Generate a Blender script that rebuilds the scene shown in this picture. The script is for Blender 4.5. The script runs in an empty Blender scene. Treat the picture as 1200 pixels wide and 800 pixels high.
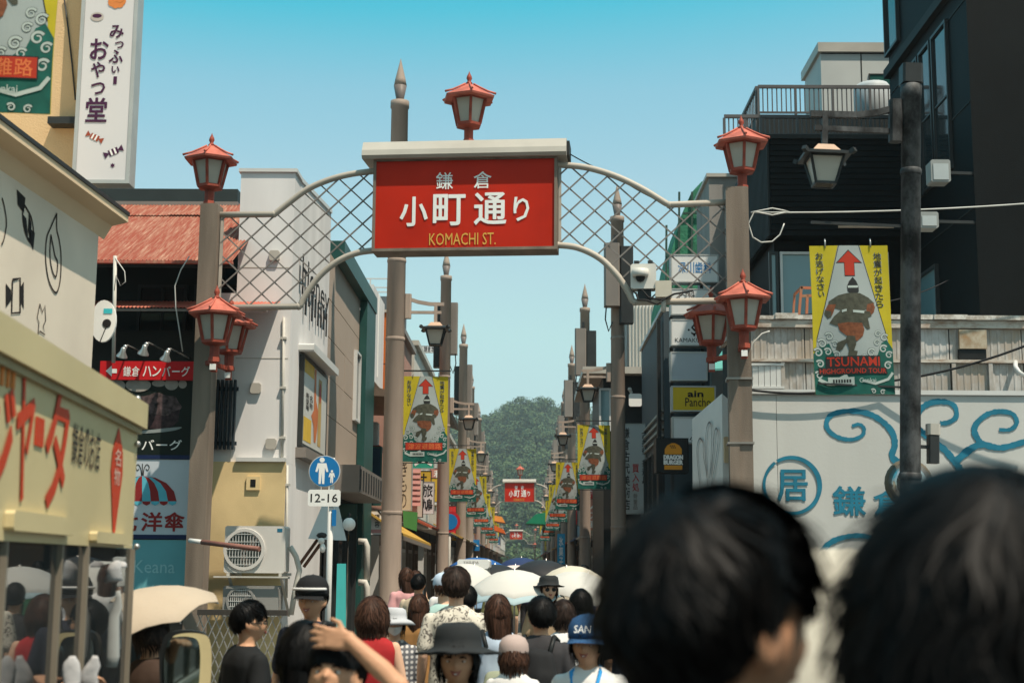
import bpy, bmesh, math, random
from mathutils import Vector, Matrix, noise as mnoise
random.seed(7)
SC = bpy.context.scene
COL = SC.collection
rad = math.radians

# ------------------------------------------------------------------ camera
CAM_LOC = Vector((0, 0, 1.62))
PITCH, YAW, ROLL, FPX = 8.93, 0.6, 0.42, 1667.0
CAM_M = Matrix.Rotation(rad(YAW), 3, 'Z') @ Matrix.Rotation(rad(90 + PITCH), 3, 'X') @ Matrix.Rotation(rad(ROLL), 3, 'Z')
camd = bpy.data.cameras.new('camera')
cam = bpy.data.objects.new('camera', camd)
COL.objects.link(cam)
cam.location = CAM_LOC
cam.rotation_euler = CAM_M.to_euler()
camd.sensor_width = 36.0
camd.lens = 36.0 * FPX / 1200.0
camd.clip_start = 0.05
camd.clip_end = 3000
camd.dof.use_dof = True
camd.dof.focus_distance = 19.0
camd.dof.aperture_fstop = 3.8
SC.camera = cam

# ------------------------------------------------------------------ light
SUN_EL, SUN_AZ = 64.0, 44.0          # behind the camera, to the right
sdir = Vector((math.cos(rad(SUN_EL)) * math.sin(rad(SUN_AZ)), -math.cos(rad(SUN_EL)) * math.cos(rad(SUN_AZ)), math.sin(rad(SUN_EL))))
W = bpy.data.worlds.new('World')
SC.world = W
W.use_nodes = True
wn = W.node_tree.nodes
sky = wn.new('ShaderNodeTexSky')
sky.sky_type = 'NISHITA'
sky.sun_disc = False
sky.sun_elevation = rad(SUN_EL)
sky.sun_rotation = math.atan2(sdir.x, sdir.y)
sky.air_density = 1.0
sky.dust_density = 1.6
sky.ozone_density = 1.0
# the photograph's teal grade of a hazy summer sky: one response curve per colour channel of the sky light
sep = wn.new('ShaderNodeSeparateColor'); comb = wn.new('ShaderNodeCombineColor')
W.node_tree.links.new(sky.outputs[0], sep.inputs[0])
SKY_K = 0.105
for ch, (k, ref, pw, top) in enumerate(((.40, .249, 3.1, .52), (.645, .364, .74, .69), (.69, .512, .42, .73))):
    m1 = wn.new('ShaderNodeMath'); m1.operation = 'MULTIPLY'; m1.inputs[1].default_value = SKY_K / ref
    m2 = wn.new('ShaderNodeMath'); m2.operation = 'POWER'; m2.inputs[1].default_value = pw
    m3 = wn.new('ShaderNodeMath'); m3.operation = 'MULTIPLY'; m3.inputs[1].default_value = k
    m4 = wn.new('ShaderNodeMath'); m4.operation = 'MINIMUM'; m4.inputs[1].default_value = top
    m5 = wn.new('ShaderNodeMath'); m5.operation = 'DIVIDE'; m5.inputs[1].default_value = SKY_K * 1.07
    W.node_tree.links.new(sep.outputs[ch], m1.inputs[0])
    for q1, q2 in ((m1, m2), (m2, m3), (m3, m4), (m4, m5)): W.node_tree.links.new(q1.outputs[0], q2.inputs[0])
    if ch == 0:                       # red rises fast above the deep blue and levels off towards the horizon
        rp = wn.new('ShaderNodeValToRGB'); e = rp.color_ramp.elements
        e[0].position = .138; e[0].color = (.015,) * 3 + (1,); e[1].position = .34; e[1].color = (.47,) * 3 + (1,)
        for ps, vl in ((.152, .055), (.160, .135), (.170, .225), (.20, .335), (.245, .41), (.28, .445)):
            q = e.new(ps); q.color = (vl, vl, vl, 1)
        m6 = wn.new('ShaderNodeMath'); m6.operation = 'MULTIPLY'; m6.inputs[1].default_value = SKY_K
        W.node_tree.links.new(sep.outputs[0], m6.inputs[0]); W.node_tree.links.new(m6.outputs[0], rp.inputs[0])
        W.node_tree.links.new(rp.outputs[0], m5.inputs[0])
    W.node_tree.links.new(m5.outputs[0], comb.inputs[ch])
W.node_tree.links.new(comb.outputs[0], wn['Background'].inputs[0])
wn['Background'].inputs[1].default_value = SKY_K
sund = bpy.data.lights.new('sun', 'SUN')
sund.energy = 5.0
sund.angle = rad(0.53)
sund.color = (1.0, 0.885, 0.73)
sun = bpy.data.objects.new('sun', sund)
COL.objects.link(sun)
sun.rotation_euler = sdir.to_track_quat('Z', 'Y').to_euler()
SC.view_settings.view_transform = 'Standard'
SC.view_settings.look = 'None'
SC.view_settings.gamma = 1
SC.view_settings.exposure = 0.32
SC.cycles.max_bounces = 6
SC.cycles.use_denoising = True

# ------------------------------------------------------------------ pixel -> place
def ray(px, py):
    return CAM_M @ Vector(((px - 600) / FPX, -(py - 400) / FPX, -1.0))
def at(px, py, Y):
    r = ray(px, py)
    return CAM_LOC + r * (Y / r.y)
def px_of(p):
    q = CAM_M.transposed() @ (Vector(p) - CAM_LOC)
    return 600 + FPX * q.x / -q.z, 400 - FPX * q.y / -q.z

class Frame:
    """a plane with right (u), up (v) and outward (n) axes"""
    def __init__(s, o, u, v=(0, 0, 1)):
        s.o = Vector(o); s.u = Vector(u).normalized(); s.v = Vector(v).normalized()
        s.n = s.u.cross(s.v).normalized()
    def p(s, a, b, c=0.0):
        return s.o + s.u * a + s.v * b + s.n * c
    def ab(s, px, py, c=0.0):
        r = ray(px, py)
        t = (s.o + s.n * c - CAM_LOC).dot(s.n) / r.dot(s.n)
        q = CAM_LOC + r * t - s.o
        return q.dot(s.u), q.dot(s.v)
    def shift(s, a=0, b=0, c=0):
        return Frame(s.p(a, b, c), s.u, s.v)
    def rect(s, x0, y0, x1, y1):
        """pixel box -> a0,a1,b0,b1"""
        xm, ym = (x0 + x1) / 2, (y0 + y1) / 2
        a0 = s.ab(x0, ym)[0]; a1 = s.ab(x1, ym)[0]
        b1 = s.ab(xm, y0)[1]; b0 = s.ab(xm, y1)[1]
        return a0, a1, b0, b1
WORLD = Frame((0, 0, 0), (1, 0, 0), (0, 1, 0))      # a=x b=y c=z
def front(Y, X=0.0, Z=0.0):                         # wall that faces the camera: u=+x v=z n=-y
    return Frame((X, Y, Z), (1, 0, 0))
def left_wall(X, Y=0.0):                            # wall on the left that faces the street: u=+y n=+x
    return Frame((X, Y, 0), (0, 1, 0))
def right_wall(X, Y=0.0):                           # wall on the right that faces the street: u=-y n=-x
    return Frame((X, Y, 0), (0, -1, 0))

# ------------------------------------------------------------------ materials
MATS = {}
def mat(name, col, rough=0.6, var=0.12, scale=3.0, bump=0.0, bscale=60.0, metal=0.0, grime=0.0, spec=None, streak=False):
    if name in MATS: return MATS[name]
    m = bpy.data.materials.new(name); MATS[name] = m
    m.use_nodes = True
    n = m.node_tree.nodes; l = m.node_tree.links
    b = n['Principled BSDF']
    b.inputs['Roughness'].default_value = rough
    b.inputs['Metallic'].default_value = metal
    b.inputs['Specular IOR Level'].default_value = .22 if spec is None else spec
    tc = n.new('ShaderNodeTexCoord')
    nz = n.new('ShaderNodeTexNoise'); nz.inputs['Scale'].default_value = scale; nz.inputs['Detail'].default_value = 6
    if streak:
        mp = n.new('ShaderNodeMapping'); mp.inputs['Scale'].default_value = (1, 1, 0.12)
        l.new(tc.outputs['Object'], mp.inputs['Vector']); l.new(mp.outputs[0], nz.inputs['Vector'])
    else:
        l.new(tc.outputs['Object'], nz.inputs['Vector'])
    rmp = n.new('ShaderNodeValToRGB')
    c = Vector(col)
    lo = c * (1 - var - grime); hi = c * (1 + var)
    rmp.color_ramp.elements[0].position = 0.3; rmp.color_ramp.elements[1].position = 0.7
    rmp.color_ramp.elements[0].color = (*[max(0, x) for x in lo], 1)
    rmp.color_ramp.elements[1].color = (*[min(1, x) for x in hi], 1)
    l.new(nz.outputs['Fac'], rmp.inputs[0])
    l.new(rmp.outputs[0], b.inputs['Base Color'])
    if bump:
        n2 = n.new('ShaderNodeTexNoise'); n2.inputs['Scale'].default_value = bscale; n2.inputs['Detail'].default_value = 3
        l.new(tc.outputs['Object'], n2.inputs['Vector'])
        bp = n.new('ShaderNodeBump'); bp.inputs['Strength'].default_value = bump; bp.inputs['Distance'].default_value = 0.02
        l.new(n2.outputs['Fac'], bp.inputs['Height']); l.new(bp.outputs[0], b.inputs['Normal'])
    return m
def rust_mat(name, paint, rust, amount=0.5, scale=4.0, stretch=(1, 1, 0.15), rough=0.75):
    if name in MATS: return MATS[name]
    m = bpy.data.materials.new(name); MATS[name] = m
    m.use_nodes = True
    n = m.node_tree.nodes; l = m.node_tree.links
    b = n['Principled BSDF']; b.inputs['Roughness'].default_value = rough; b.inputs['Specular IOR Level'].default_value = .2
    tc = n.new('ShaderNodeTexCoord'); mp = n.new('ShaderNodeMapping'); mp.inputs['Scale'].default_value = stretch
    l.new(tc.outputs['Object'], mp.inputs[0])
    nz = n.new('ShaderNodeTexNoise'); nz.inputs['Scale'].default_value = scale; nz.inputs['Detail'].default_value = 9; nz.inputs['Roughness'].default_value = 0.7
    l.new(mp.outputs[0], nz.inputs['Vector'])
    r = n.new('ShaderNodeValToRGB'); e = r.color_ramp.elements
    e[0].position = 0.5 - 0.25 * amount - 0.08; e[0].color = (*rust, 1)
    e[1].position = 0.62 - 0.1 * amount; e[1].color = (*paint, 1)
    mid = r.color_ramp.elements.new((e[0].position + e[1].position) / 2)
    mid.color = (*[(a + c) / 2 * 0.85 for a, c in zip(paint, rust)], 1)
    l.new(nz.outputs['Fac'], r.inputs[0]); l.new(r.outputs[0], b.inputs['Base Color'])
    return m
def glass_mat(name, col, rough=0.06, alpha=1.0, trans=0.0):
    if name in MATS: return MATS[name]
    m = bpy.data.materials.new(name); MATS[name] = m
    m.use_nodes = True
    b = m.node_tree.nodes['Principled BSDF']
    b.inputs['Base Color'].default_value = (*col, 1); b.inputs['Roughness'].default_value = rough
    b.inputs['Specular IOR Level'].default_value = 0.6
    b.inputs['Transmission Weight'].default_value = trans
    b.inputs['Alpha'].default_value = alpha
    return m
def C255(r, g, b, k=1.0):
    f = lambda c: (c / 255 / 12.92 if c / 255 <= 0.04045 else ((c / 255 + 0.055) / 1.055) ** 2.4)
    return (f(r) * k, f(g) * k, f(b) * k)

# ------------------------------------------------------------------ objects
def base_of(o):
    v = Vector((0, 0, 0))
    while o is not None:
        v += o.location; o = o.parent
    return v
def tag(o, label=None, cat=None, group=None, kind=None):
    if label: o['label'] = label
    if cat: o['category'] = cat
    if group: o['group'] = group
    if kind: o['kind'] = kind
    return o
def thing(name, label, cat, loc=(0, 0, 0), group=None):
    o = bpy.data.objects.new(name, None)
    o.empty_display_size = 0.2
    COL.objects.link(o); o.location = loc
    return tag(o, label, cat, group)
def link(name, me, parent=None, loc=(0, 0, 0)):
    o = bpy.data.objects.new(name, me); COL.objects.link(o)
    o.location = loc
    if parent is not None: o.parent = parent
    return o
KIDS = {}
def copy_tree(o, parent=None):
    c = o.copy(); COL.objects.link(c); c.parent = parent
    for ch in list(o.children): copy_tree(ch, c)
    return c
def dup(o, loc, rotz=0.0, label=None, scale=None, group=None):
    c = copy_tree(o); c.location = loc; c.rotation_euler = (0, 0, rotz)
    if scale: c.scale = (scale,) * 3 if not isinstance(scale, tuple) else scale
    if label: c['label'] = label
    if group: c['group'] = group
    return c

class MB:
    """collects shapes in world space and links them as ONE mesh object"""
    def __init__(s): s.v = []; s.f = []; s.m = []; s.mats = []; s.cur = 0; s.smooth = []; s.sm = False
    def use(s, m):
        if m not in s.mats: s.mats.append(m)
        s.cur = s.mats.index(m); return s
    def face(s, idx): s.f.append(idx); s.m.append(s.cur); s.smooth.append(s.sm)
    def poly(s, pts):
        k = len(s.v); s.v += [Vector(p) for p in pts]; s.face(list(range(k, k + len(pts)))); return s
    def hexa(s, P):         # 8 points: bottom ring 0-3, top ring 4-7
        k = len(s.v); s.v += [Vector(p) for p in P]
        for q in ((3, 2, 1, 0), (4, 5, 6, 7), (0, 1, 5, 4), (1, 2, 6, 5), (2, 3, 7, 6), (3, 0, 4, 7)):
            s.face([k + i for i in q])
        return s
    def box(s, F, a0, a1, b0, b1, c0, c1, bev=0.0):
        if bev > 0:
            w = min(abs(a1 - a0), abs(b1 - b0)) * 0.49; e = min(bev, w)
            ring = [(a0 + e, b0), (a1 - e, b0), (a1, b0 + e), (a1, b1 - e), (a1 - e, b1), (a0 + e, b1), (a0, b1 - e), (a0, b0 + e)]
            return s.prism(F, ring, c0, c1)
        return s.hexa([F.p(a0, b0, c0), F.p(a1, b0, c0), F.p(a1, b1, c0), F.p(a0, b1, c0), F.p(a0, b0, c1), F.p(a1, b0, c1), F.p(a1, b1, c1), F.p(a0, b1, c1)])
    def prism(s, F, ring, c0, c1):
        n = len(ring); k = len(s.v)
        s.v += [F.p(a, b, c0) for a, b in ring] + [F.p(a, b, c1) for a, b in ring]
        s.face([k + i for i in reversed(range(n))]); s.face([k + n + i for i in range(n)])
        for i in range(n):
            j = (i + 1) % n; s.face([k + i, k + j, k + n + j, k + n + i])
        return s
    def bar(s, p, q, w, h=None, up=(0, 0, 1)):
        p = Vector(p); q = Vector(q); h = h or w
        d = (q - p).normalized(); r = d.cross(Vector(up))
        if r.length < 1e-4: r = d.cross(Vector((0, 1, 0)))
        r.normalize(); t = r.cross(d)
        r = r * w / 2; t = t * h / 2
        return s.hexa([p - r - t, p + r - t, p + r + t, p - r + t, q - r - t, q + r - t, q + r + t, q - r + t])
    def tube(s, pts, rs, n=8, cap=True):
        pts = [Vector(p) for p in pts]
        if not isinstance(rs, (list, tuple)): rs = [rs] * len(pts)
        k = len(s.v); old = s.sm; s.sm = True
        ref = None
        for i, p in enumerate(pts):
            d = (pts[min(i + 1, len(pts) - 1)] - pts[max(i - 1, 0)])
            d = d.normalized() if d.length > 1e-9 else Vector((0, 0, 1))
            if ref is None: ref = Vector((0, 0, 1)) if abs(d.z) < 0.9 else Vector((1, 0, 0))
            x = (ref - d * ref.dot(d)).normalized(); ref = x; y = d.cross(x)
            for j in range(n):
                t = 2 * math.pi * j / n; s.v.append(p + (x * math.cos(t) + y * math.sin(t)) * rs[i])
        for i in range(len(pts) - 1):
            for j in range(n):
                a = k + i * n + j; b = k + i * n + (j + 1) % n; s.face([a, b, b + n, a + n])
        s.sm = old
        if cap:
            s.face([k + j for j in reversed(range(n))]); e = k + (len(pts) - 1) * n; s.face([e + j for j in range(n)])
        return s
    def lathe(s, o, prof, n=12, axis=(0, 0, 1), rot=0.0, smooth=True, squash=1.0):
        o = Vector(o); ax = Vector(axis).normalized()
        x = Vector((1, 0, 0)) if abs(ax.x) < 0.9 else Vector((0, 1, 0))
        x = (x - ax * x.dot(ax)).normalized(); y = ax.cross(x)
        k = len(s.v); old = s.sm; s.sm = smooth
        for r, h in prof:
            for j in range(n):
                t = 2 * math.pi * j / n + rot
                s.v.append(o + ax * h + (x * math.cos(t) + y * math.sin(t) * squash) * r)
        for i in range(len(prof) - 1):
            for j in range(n):
                a = k + i * n + j; b = k + i * n + (j + 1) % n; s.face([a, b, b + n, a + n])
        s.sm = old
        if prof[0][0] > 1e-5: s.face([k + j for j in reversed(range(n))])
        e = k + (len(prof) - 1) * n
        if prof[-1][0] > 1e-5: s.face([e + j for j in range(n)])
        return s
    def ball(s, c, r, n=10, sc=(1, 1, 1)):
        c = Vector(c); m = max(4, n // 2); k = len(s.v); old = s.sm; s.sm = True
        for i in range(m + 1):
            t = math.pi * i / m
            for j in range(n):
                u = 2 * math.pi * j / n
                s.v.append(c + Vector((math.sin(t) * math.cos(u) * sc[0], math.sin(t) * math.sin(u) * sc[1], -math.cos(t) * sc[2])) * r)
        for i in range(m):
            for j in range(n):
                a = k + i * n + j; b = k + i * n + (j + 1) % n; s.face([a, b, b + n, a + n])
        s.sm = old; return s
    def mesh(s, name, base=(0, 0, 0)):
        me = bpy.data.meshes.new(name); b = Vector(base)
        me.from_pydata([v - b for v in s.v], [], s.f)
        for m in s.mats: me.materials.append(m)
        me.polygons.foreach_set('material_index', s.m); me.polygons.foreach_set('use_smooth', s.smooth)
        me.update(); return me
    def build(s, name, m=None, parent=None, label=None):
        if m is not None and not s.mats: s.mats = [m]
        o = link(name, s.mesh(name, base_of(parent) if parent is not None else (0, 0, 0)), parent)
        if label: o['label'] = label
        return o
    def build_top(s, name, m, label, cat, group=None, kind=None):
        """one-mesh thing, origin at its base"""
        if m is not None and not s.mats: s.mats = [m]
        lo = Vector((min(v.x for v in s.v), min(v.y for v in s.v), min(v.z for v in s.v)))
        hi = Vector((max(v.x for v in s.v), max(v.y for v in s.v), max(v.z for v in s.v)))
        b = Vector(((lo.x + hi.x) / 2, (lo.y + hi.y) / 2, lo.z))
        return tag(link(name, s.mesh(name, b), None, b), label, cat, group, kind)

TEXTS = {}
def text_mesh(body, weight=0.0):
    weight = min(weight * .5, .012)
    k = (body, weight)
    if k in TEXTS: return TEXTS[k]
    c = bpy.data.curves.new('lettering', 'FONT'); c.body = body; c.resolution_u = 2; c.offset = weight
    c.fill_mode = 'FRONT'
    o = bpy.data.objects.new('lettering', c); COL.objects.link(o)
    bpy.context.view_layer.update()
    me = bpy.data.meshes.new_from_object(o.evaluated_get(bpy.context.evaluated_depsgraph_get()))
    vs = [v.co.copy() for v in me.vertices]; fs = [list(p.vertices) for p in me.polygons]
    bpy.data.objects.remove(o); bpy.data.curves.remove(c); bpy.data.meshes.remove(me)
    x0 = min(v.x for v in vs); x1 = max(v.x for v in vs); y0 = min(v.y for v in vs); y1 = max(v.y for v in vs)
    TEXTS[k] = ([((v.x - x0) / max(1e-6, x1 - x0), (v.y - y0) / max(1e-6, y1 - y0)) for v in vs], fs)
    return TEXTS[k]
def put_text(mb, F, body, a0, a1, b0, b1, c=0.004, weight=0.0, slant=0.0):
    vs, fs = text_mesh(body, weight); k = len(mb.v)
    mb.v += [F.p(a0 + (x + slant * (y - 0.5)) * (a1 - a0), b0 + y * (b1 - b0), c) for x, y in vs]
    for f in fs: mb.face([k + i for i in f])
    return mb
def bold_text(mb, F, body, a0, a1, b0, b1, c, k):
    w = (a1 - a0) * k
    for i, (dx, dy) in enumerate(((0, 0), (1, 0), (-1, 0), (0, .8), (0, -.8), (.7, .6), (-.7, -.6), (.7, -.6), (-.7, .6))):
        put_text(mb, F, body, a0 + dx * w, a1 + dx * w, b0 + dy * w, b1 + dy * w, c + i * .0002, .01)
    return mb
SMALL = {'っ': .62, 'ょ': .62, 'ゃ': .62, 'ぃ': .62, 'ー': None, 'い': .8, 'り': .85, '・': .3}
def put_vert(mb, F, body, a0, a1, b0, b1, c=0.004, weight=0.0, gap=0.12):
    n = len(body); h = (b1 - b0) / n
    for i, ch in enumerate(body):
        t = b1 - i * h; w = a1 - a0
        if ch == 'ー':
            mb.box(F, a0 + w * .42, a0 + w * .58, t - h * .9, t - h * .1, c - .001, c); continue
        s = SMALL.get(ch, 1.0) or 1.0
        x0 = a0 + w * (1 - s) * .7
        put_text(mb, F, ch, x0, x0 + w * s, t - h * (1 - gap / 2) * (0.5 + 0.5 * s), t - h * (gap / 2 + (1 - s) * .3), c, weight)
    return mb
def put_row(mb, F, body, a0, a1, b0, b1, c=0.004, weight=0.0, gap=0.1):
    n = len(body); w = (a1 - a0) / n
    for i, ch in enumerate(body):
        if ch == ' ': continue
        x = a0 + i * w
        if ch == 'ー':
            mb.box(F, x + w * .1, x + w * .9, (b0 + b1) / 2 - (b1 - b0) * .06, (b0 + b1) / 2 + (b1 - b0) * .06, c - .001, c); continue
        put_text(mb, F, ch, x + w * gap / 2, x + w * (1 - gap / 2), b0, b1, c, weight)
    return mb

# ================================================================== shared materials
M_GATE = mat('gate_paint', (0.20, 0.155, 0.12), 0.6, 0.2, 5, 0.2, 90, grime=0.15, streak=True)
M_TUBE = mat('gate_tube_paint', (0.40, 0.355, 0.30), 0.45, 0.08, 3, 0.05)
M_WIRE = mat('lattice_steel', (0.20, 0.18, 0.165), 0.45, 0.1, 5)
M_RED = mat('lantern_red', (0.30, 0.060, 0.036), 0.6, 0.25, 7, 0.2, 80, grime=0.12)
M_ROOFRED = mat('lantern_roof_red', (0.46, 0.125, 0.085), 0.65, 0.25, 7, 0.2, 60, grime=.1)
M_PANE = mat('frosted_pane', (0.44, 0.41, 0.35), 0.3, 0.07, 4)
M_SIGNRED = mat('sign_red', (0.47, 0.020, 0.006), 0.5, 0.10, 1.5, grime=0.06, spec=.12)
M_HOOD = mat('sign_hood_grey', (0.42, 0.39, 0.34), 0.45, 0.07, 2, grime=0.05)
M_WHITE = mat('lettering_white', (0.80, 0.78, 0.74), 0.6, 0.04)
M_GOLD = mat('lettering_gold', (0.62, 0.36, 0.07), 0.5, 0.05)
M_POLE = mat('pole_paint', (0.335, 0.262, 0.213), 0.65, 0.16, 4, 0.15, 70, grime=0.16, streak=True)
M_DKMET = mat('dark_metal', (0.028, 0.030, 0.030), 0.45, 0.2, 4, 0.05)
M_CASE = mat('equipment_case_grey', (0.20, 0.175, 0.155), 0.5, 0.08, 2)
M_BLACK = mat('black_paint', (0.012, 0.013, 0.013), 0.5, 0.2, 4)
M_STEEL = mat('bare_steel', (0.45, 0.44, 0.42), 0.35, 0.12, 6, metal=0.7)
M_COPPER = mat('lamp_hat_copper', (0.45, 0.30, 0.21), 0.5, 0.12, 5)

# ================================================================== setting: ground, street, hill
M_ASPH = mat('asphalt', (0.075, 0.072, 0.068), 0.9, 0.2, 1.2, 0.4, 120)
M_PAVE = mat('paving_stone', (0.20, 0.175, 0.15), 0.85, 0.2, 0.9, 0.3, 40)
g = MB(); g.poly([(-1500, -200, 0), (1500, -200, 0), (1500, 2500, 0), (-1500, 2500, 0)])
o = g.build('ground', M_ASPH); tag(o, kind='structure')
g = MB(); g.poly([(-3.1, 16.5, .004), (2.5, 16.5, .004), (2.4, 330, .004), (-3.3, 330, .004)])
o = g.build('street', M_PAVE); tag(o, kind='structure')
g = MB()
for X0, X1 in ((-3.12, -2.72), (2.15, 2.5)):
    g.poly([(X0, 17, .008), (X1, 17, .008), (X1, 330, .008), (X0, 330, .008)])
o = g.build('kerb', mat('gutter_stone', (0.30, 0.28, 0.25), 0.85, 0.15, 2, 0.2)); tag(o, kind='structure')

# wooded hill at the end of the street
M_SOIL = mat('forest_floor', (0.035, 0.05, 0.02), 0.95, 0.3, 0.05)
def hill_h(x, y):
    t = max(0.0, min(1.0, (y - 330) / 330))
    ridge = 60 + 6.0 * math.exp(-((x - 2) / 13) ** 2) - 2.5 * math.exp(-((x + 13) / 6) ** 2) - abs(x) * .10
    return ridge * (t * t * (3 - 2 * t)) + 4.5 * mnoise.noise((x * .03, y * .03, 3.1)) * t
g = MB(); NX, NY = 60, 26
for j in range(NY + 1):
    for i in range(NX + 1):
        x = -240 + 480 * i / NX; y = 325 + 420 * j / NY
        g.v.append(Vector((x, y, hill_h(x, y) - 0.3)))
g.sm = True
for j in range(NY):
    for i in range(NX):
        a = j * (NX + 1) + i; g.face([a, a + 1, a + NX + 2, a + NX + 1])
o = g.build('hill', M_SOIL); tag(o, kind='structure')
def leaf_mat(name, c1, c2, scale=0.25):
    m = bpy.data.materials.new(name); m.use_nodes = True
    n = m.node_tree.nodes; l = m.node_tree.links; b = n['Principled BSDF']
    b.inputs['Roughness'].default_value = 0.75; b.inputs['Specular IOR Level'].default_value = 0.2
    gi = n.new('ShaderNodeNewGeometry'); tc = n.new('ShaderNodeTexCoord')
    nz = n.new('ShaderNodeTexNoise'); nz.inputs['Scale'].default_value = scale; nz.inputs['Detail'].default_value = 4
    l.new(tc.outputs['Object'], nz.inputs['Vector'])
    ad = n.new('ShaderNodeMath'); ad.operation = 'MULTIPLY_ADD'; ad.inputs[1].default_value = 0.45; 
    l.new(gi.outputs['Random Per Island'], ad.inputs[0]); l.new(nz.outputs['Fac'], ad.inputs[2])
    r = n.new('ShaderNodeValToRGB'); r.color_ramp.elements[0].position = .35; r.color_ramp.elements[1].position = .95
    r.color_ramp.elements[0].color = (*c1, 1); r.color_ramp.elements[1].color = (*c2, 1)
    l.new(ad.outputs[0], r.inputs[0]); l.new(r.outputs[0], b.inputs['Base Color'])
    return m
M_LEAF = leaf_mat('hill_foliage', (0.014, 0.042, 0.020), (0.075, 0.118, 0.045), 0.06)
rng = random.Random(3)
g = MB()
def crown(g, c, R, n, leaf, rng, flat=0.8):
    """a crown of many small leaf clumps with an uneven outline"""
    lobes = [(Vector((rng.gauss(0, .5), rng.gauss(0, .5), rng.uniform(-.3, .75))) * R, R * rng.uniform(.30, .60)) for _ in range(9)]
    for k in range(n):
        lc, lr = lobes[k % 9]
        d = Vector((rng.gauss(0, 1), rng.gauss(0, 1), rng.gauss(0, 1) + .35)).normalized()
        p = c + lc + d * lr * (rng.random() ** 0.3); p.z = c.z + (p.z - c.z) * flat
        nn = (d + Vector((rng.gauss(0, .3), rng.gauss(0, .3), rng.gauss(0, .3) + .3))).normalized()
        a = nn.orthogonal().normalized(); b2 = nn.cross(a); t = rng.uniform(0, 6.3)
        u = (a * math.cos(t) + b2 * math.sin(t)); w = nn.cross(u); s = leaf * rng.uniform(.6, 1.4)
        g.poly([p - u * s, p + w * s * .7 + nn * s * .2, p + u * s, p - w * s * .7 + nn * s * .15])
tops = []
for k in range(800):
    y = 335 + 330 * math.sqrt(rng.random()); x = rng.uniform(-85, 75) * (y / 500)
    z = hill_h(x, y); R = rng.choice((3.2, 4.2, 5.0, 6.2, 7.2)) * rng.uniform(.9, 1.1)
    vis = -30 < x * 500 / y < 24
    crown(g, Vector((x, y, z + R * .5 + rng.uniform(-1.0, 3.2))), R, int(26 * R * R) if vis else 40, .46 if vis else 1.2, rng)
for px, py, R in (() if True else ((568, 487, 6), (583, 486, 4.5), (603, 474, 6.5), (613, 468, 7.5), (624, 472, 6), (634, 473, 6.5), (645, 482, 5.5), (594, 482, 4))):
    p = at(px, py + 8, 640); crown(g, p, R, 260, .8, rng, .9)
o = g.build('forest', M_LEAF); tag(o, kind='stuff')

# ================================================================== hexagonal lantern (built once, then copied)
def hexring(r, z): return [(r * math.cos(math.pi / 3 * k + math.pi / 6), r * math.sin(math.pi / 3 * k + math.pi / 6), z) for k in range(6)]
def lantern_proto():
    mb = MB(); mb.use(M_RED)
    mb.lathe((0, 0, 0), [(.075, 0), (.075, .05), (.062, .06), (.062, .19), (.10, .205), (.155, .215), (.165, .225), (.165, .245), (.14, .25)], 6, rot=math.pi / 6, smooth=False)
    b0 = hexring(.150, .245); b1 = hexring(.225, .565)
    for k in range(6): mb.bar(b0[k], b1[k], .032)
    for k in range(6):
        mb.bar(b0[k], b0[(k + 1) % 6], .026); mb.bar(b1[k], b1[(k + 1) % 6], .03)
    frame = ('lantern', mb.mesh('lantern'))
    rf = MB(); rf.use(M_ROOFRED)
    n = 6; prof = [(.335, .560), (.345, .585), (.25, .640), (.15, .700), (.07, .752), (.03, .775)]
    rf.lathe((0, 0, 0), prof, 6, rot=math.pi / 6, smooth=False)
    for k in range(6):                      # upturned ridge ribs
        t = math.pi / 3 * k + math.pi / 6
        P = [Vector((r * math.cos(t), r * math.sin(t), z + .008)) for r, z in [(.36, .598), (.25, .646), (.15, .705), (.06, .762)]]
        rf.tube(P, [.016, .013, .012, .012], 5)
    roof = ('lantern_roof', rf.mesh('lantern_roof'))
    fi = MB(); fi.use(M_RED); fi.lathe((0, 0, 0), [(.03, .765), (.045, .785), (.028, .80), (.022, .815), (.036, .845), (.030, .875), (.012, .91), (0, .945)], 8)
    fin = ('finial', fi.mesh('finial'))
    panes = []
    for k in range(6):
        p = MB(); p.use(M_PANE)
        A, B = Vector(b0[k]), Vector(b0[(k + 1) % 6]); C, D = Vector(b1[(k + 1) % 6]), Vector(b1[k])
        m = (A + B + C + D) / 4; inn = Vector((-m.x, -m.y, 0)).normalized() * .012
        q = [A.lerp(B, .08) + inn, A.lerp(B, .92) + inn, D.lerp(C, .92) + inn, D.lerp(C, .08) + inn]
        p.hexa([v for v in q] + [v + inn * .6 for v in q]); panes.append(('pane', p.mesh('pane')))
    return frame, [roof, fin] + panes
LANT = lantern_proto()
def add_lantern(parent, loc_world, rot=0.0):
    f, subs = LANT
    o = link(f[0], f[1], parent, Vector(loc_world) - base_of(parent)); o.rotation_euler = (0, 0, rot)
    for n, me in subs: link(n, me, o)
    return o

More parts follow.
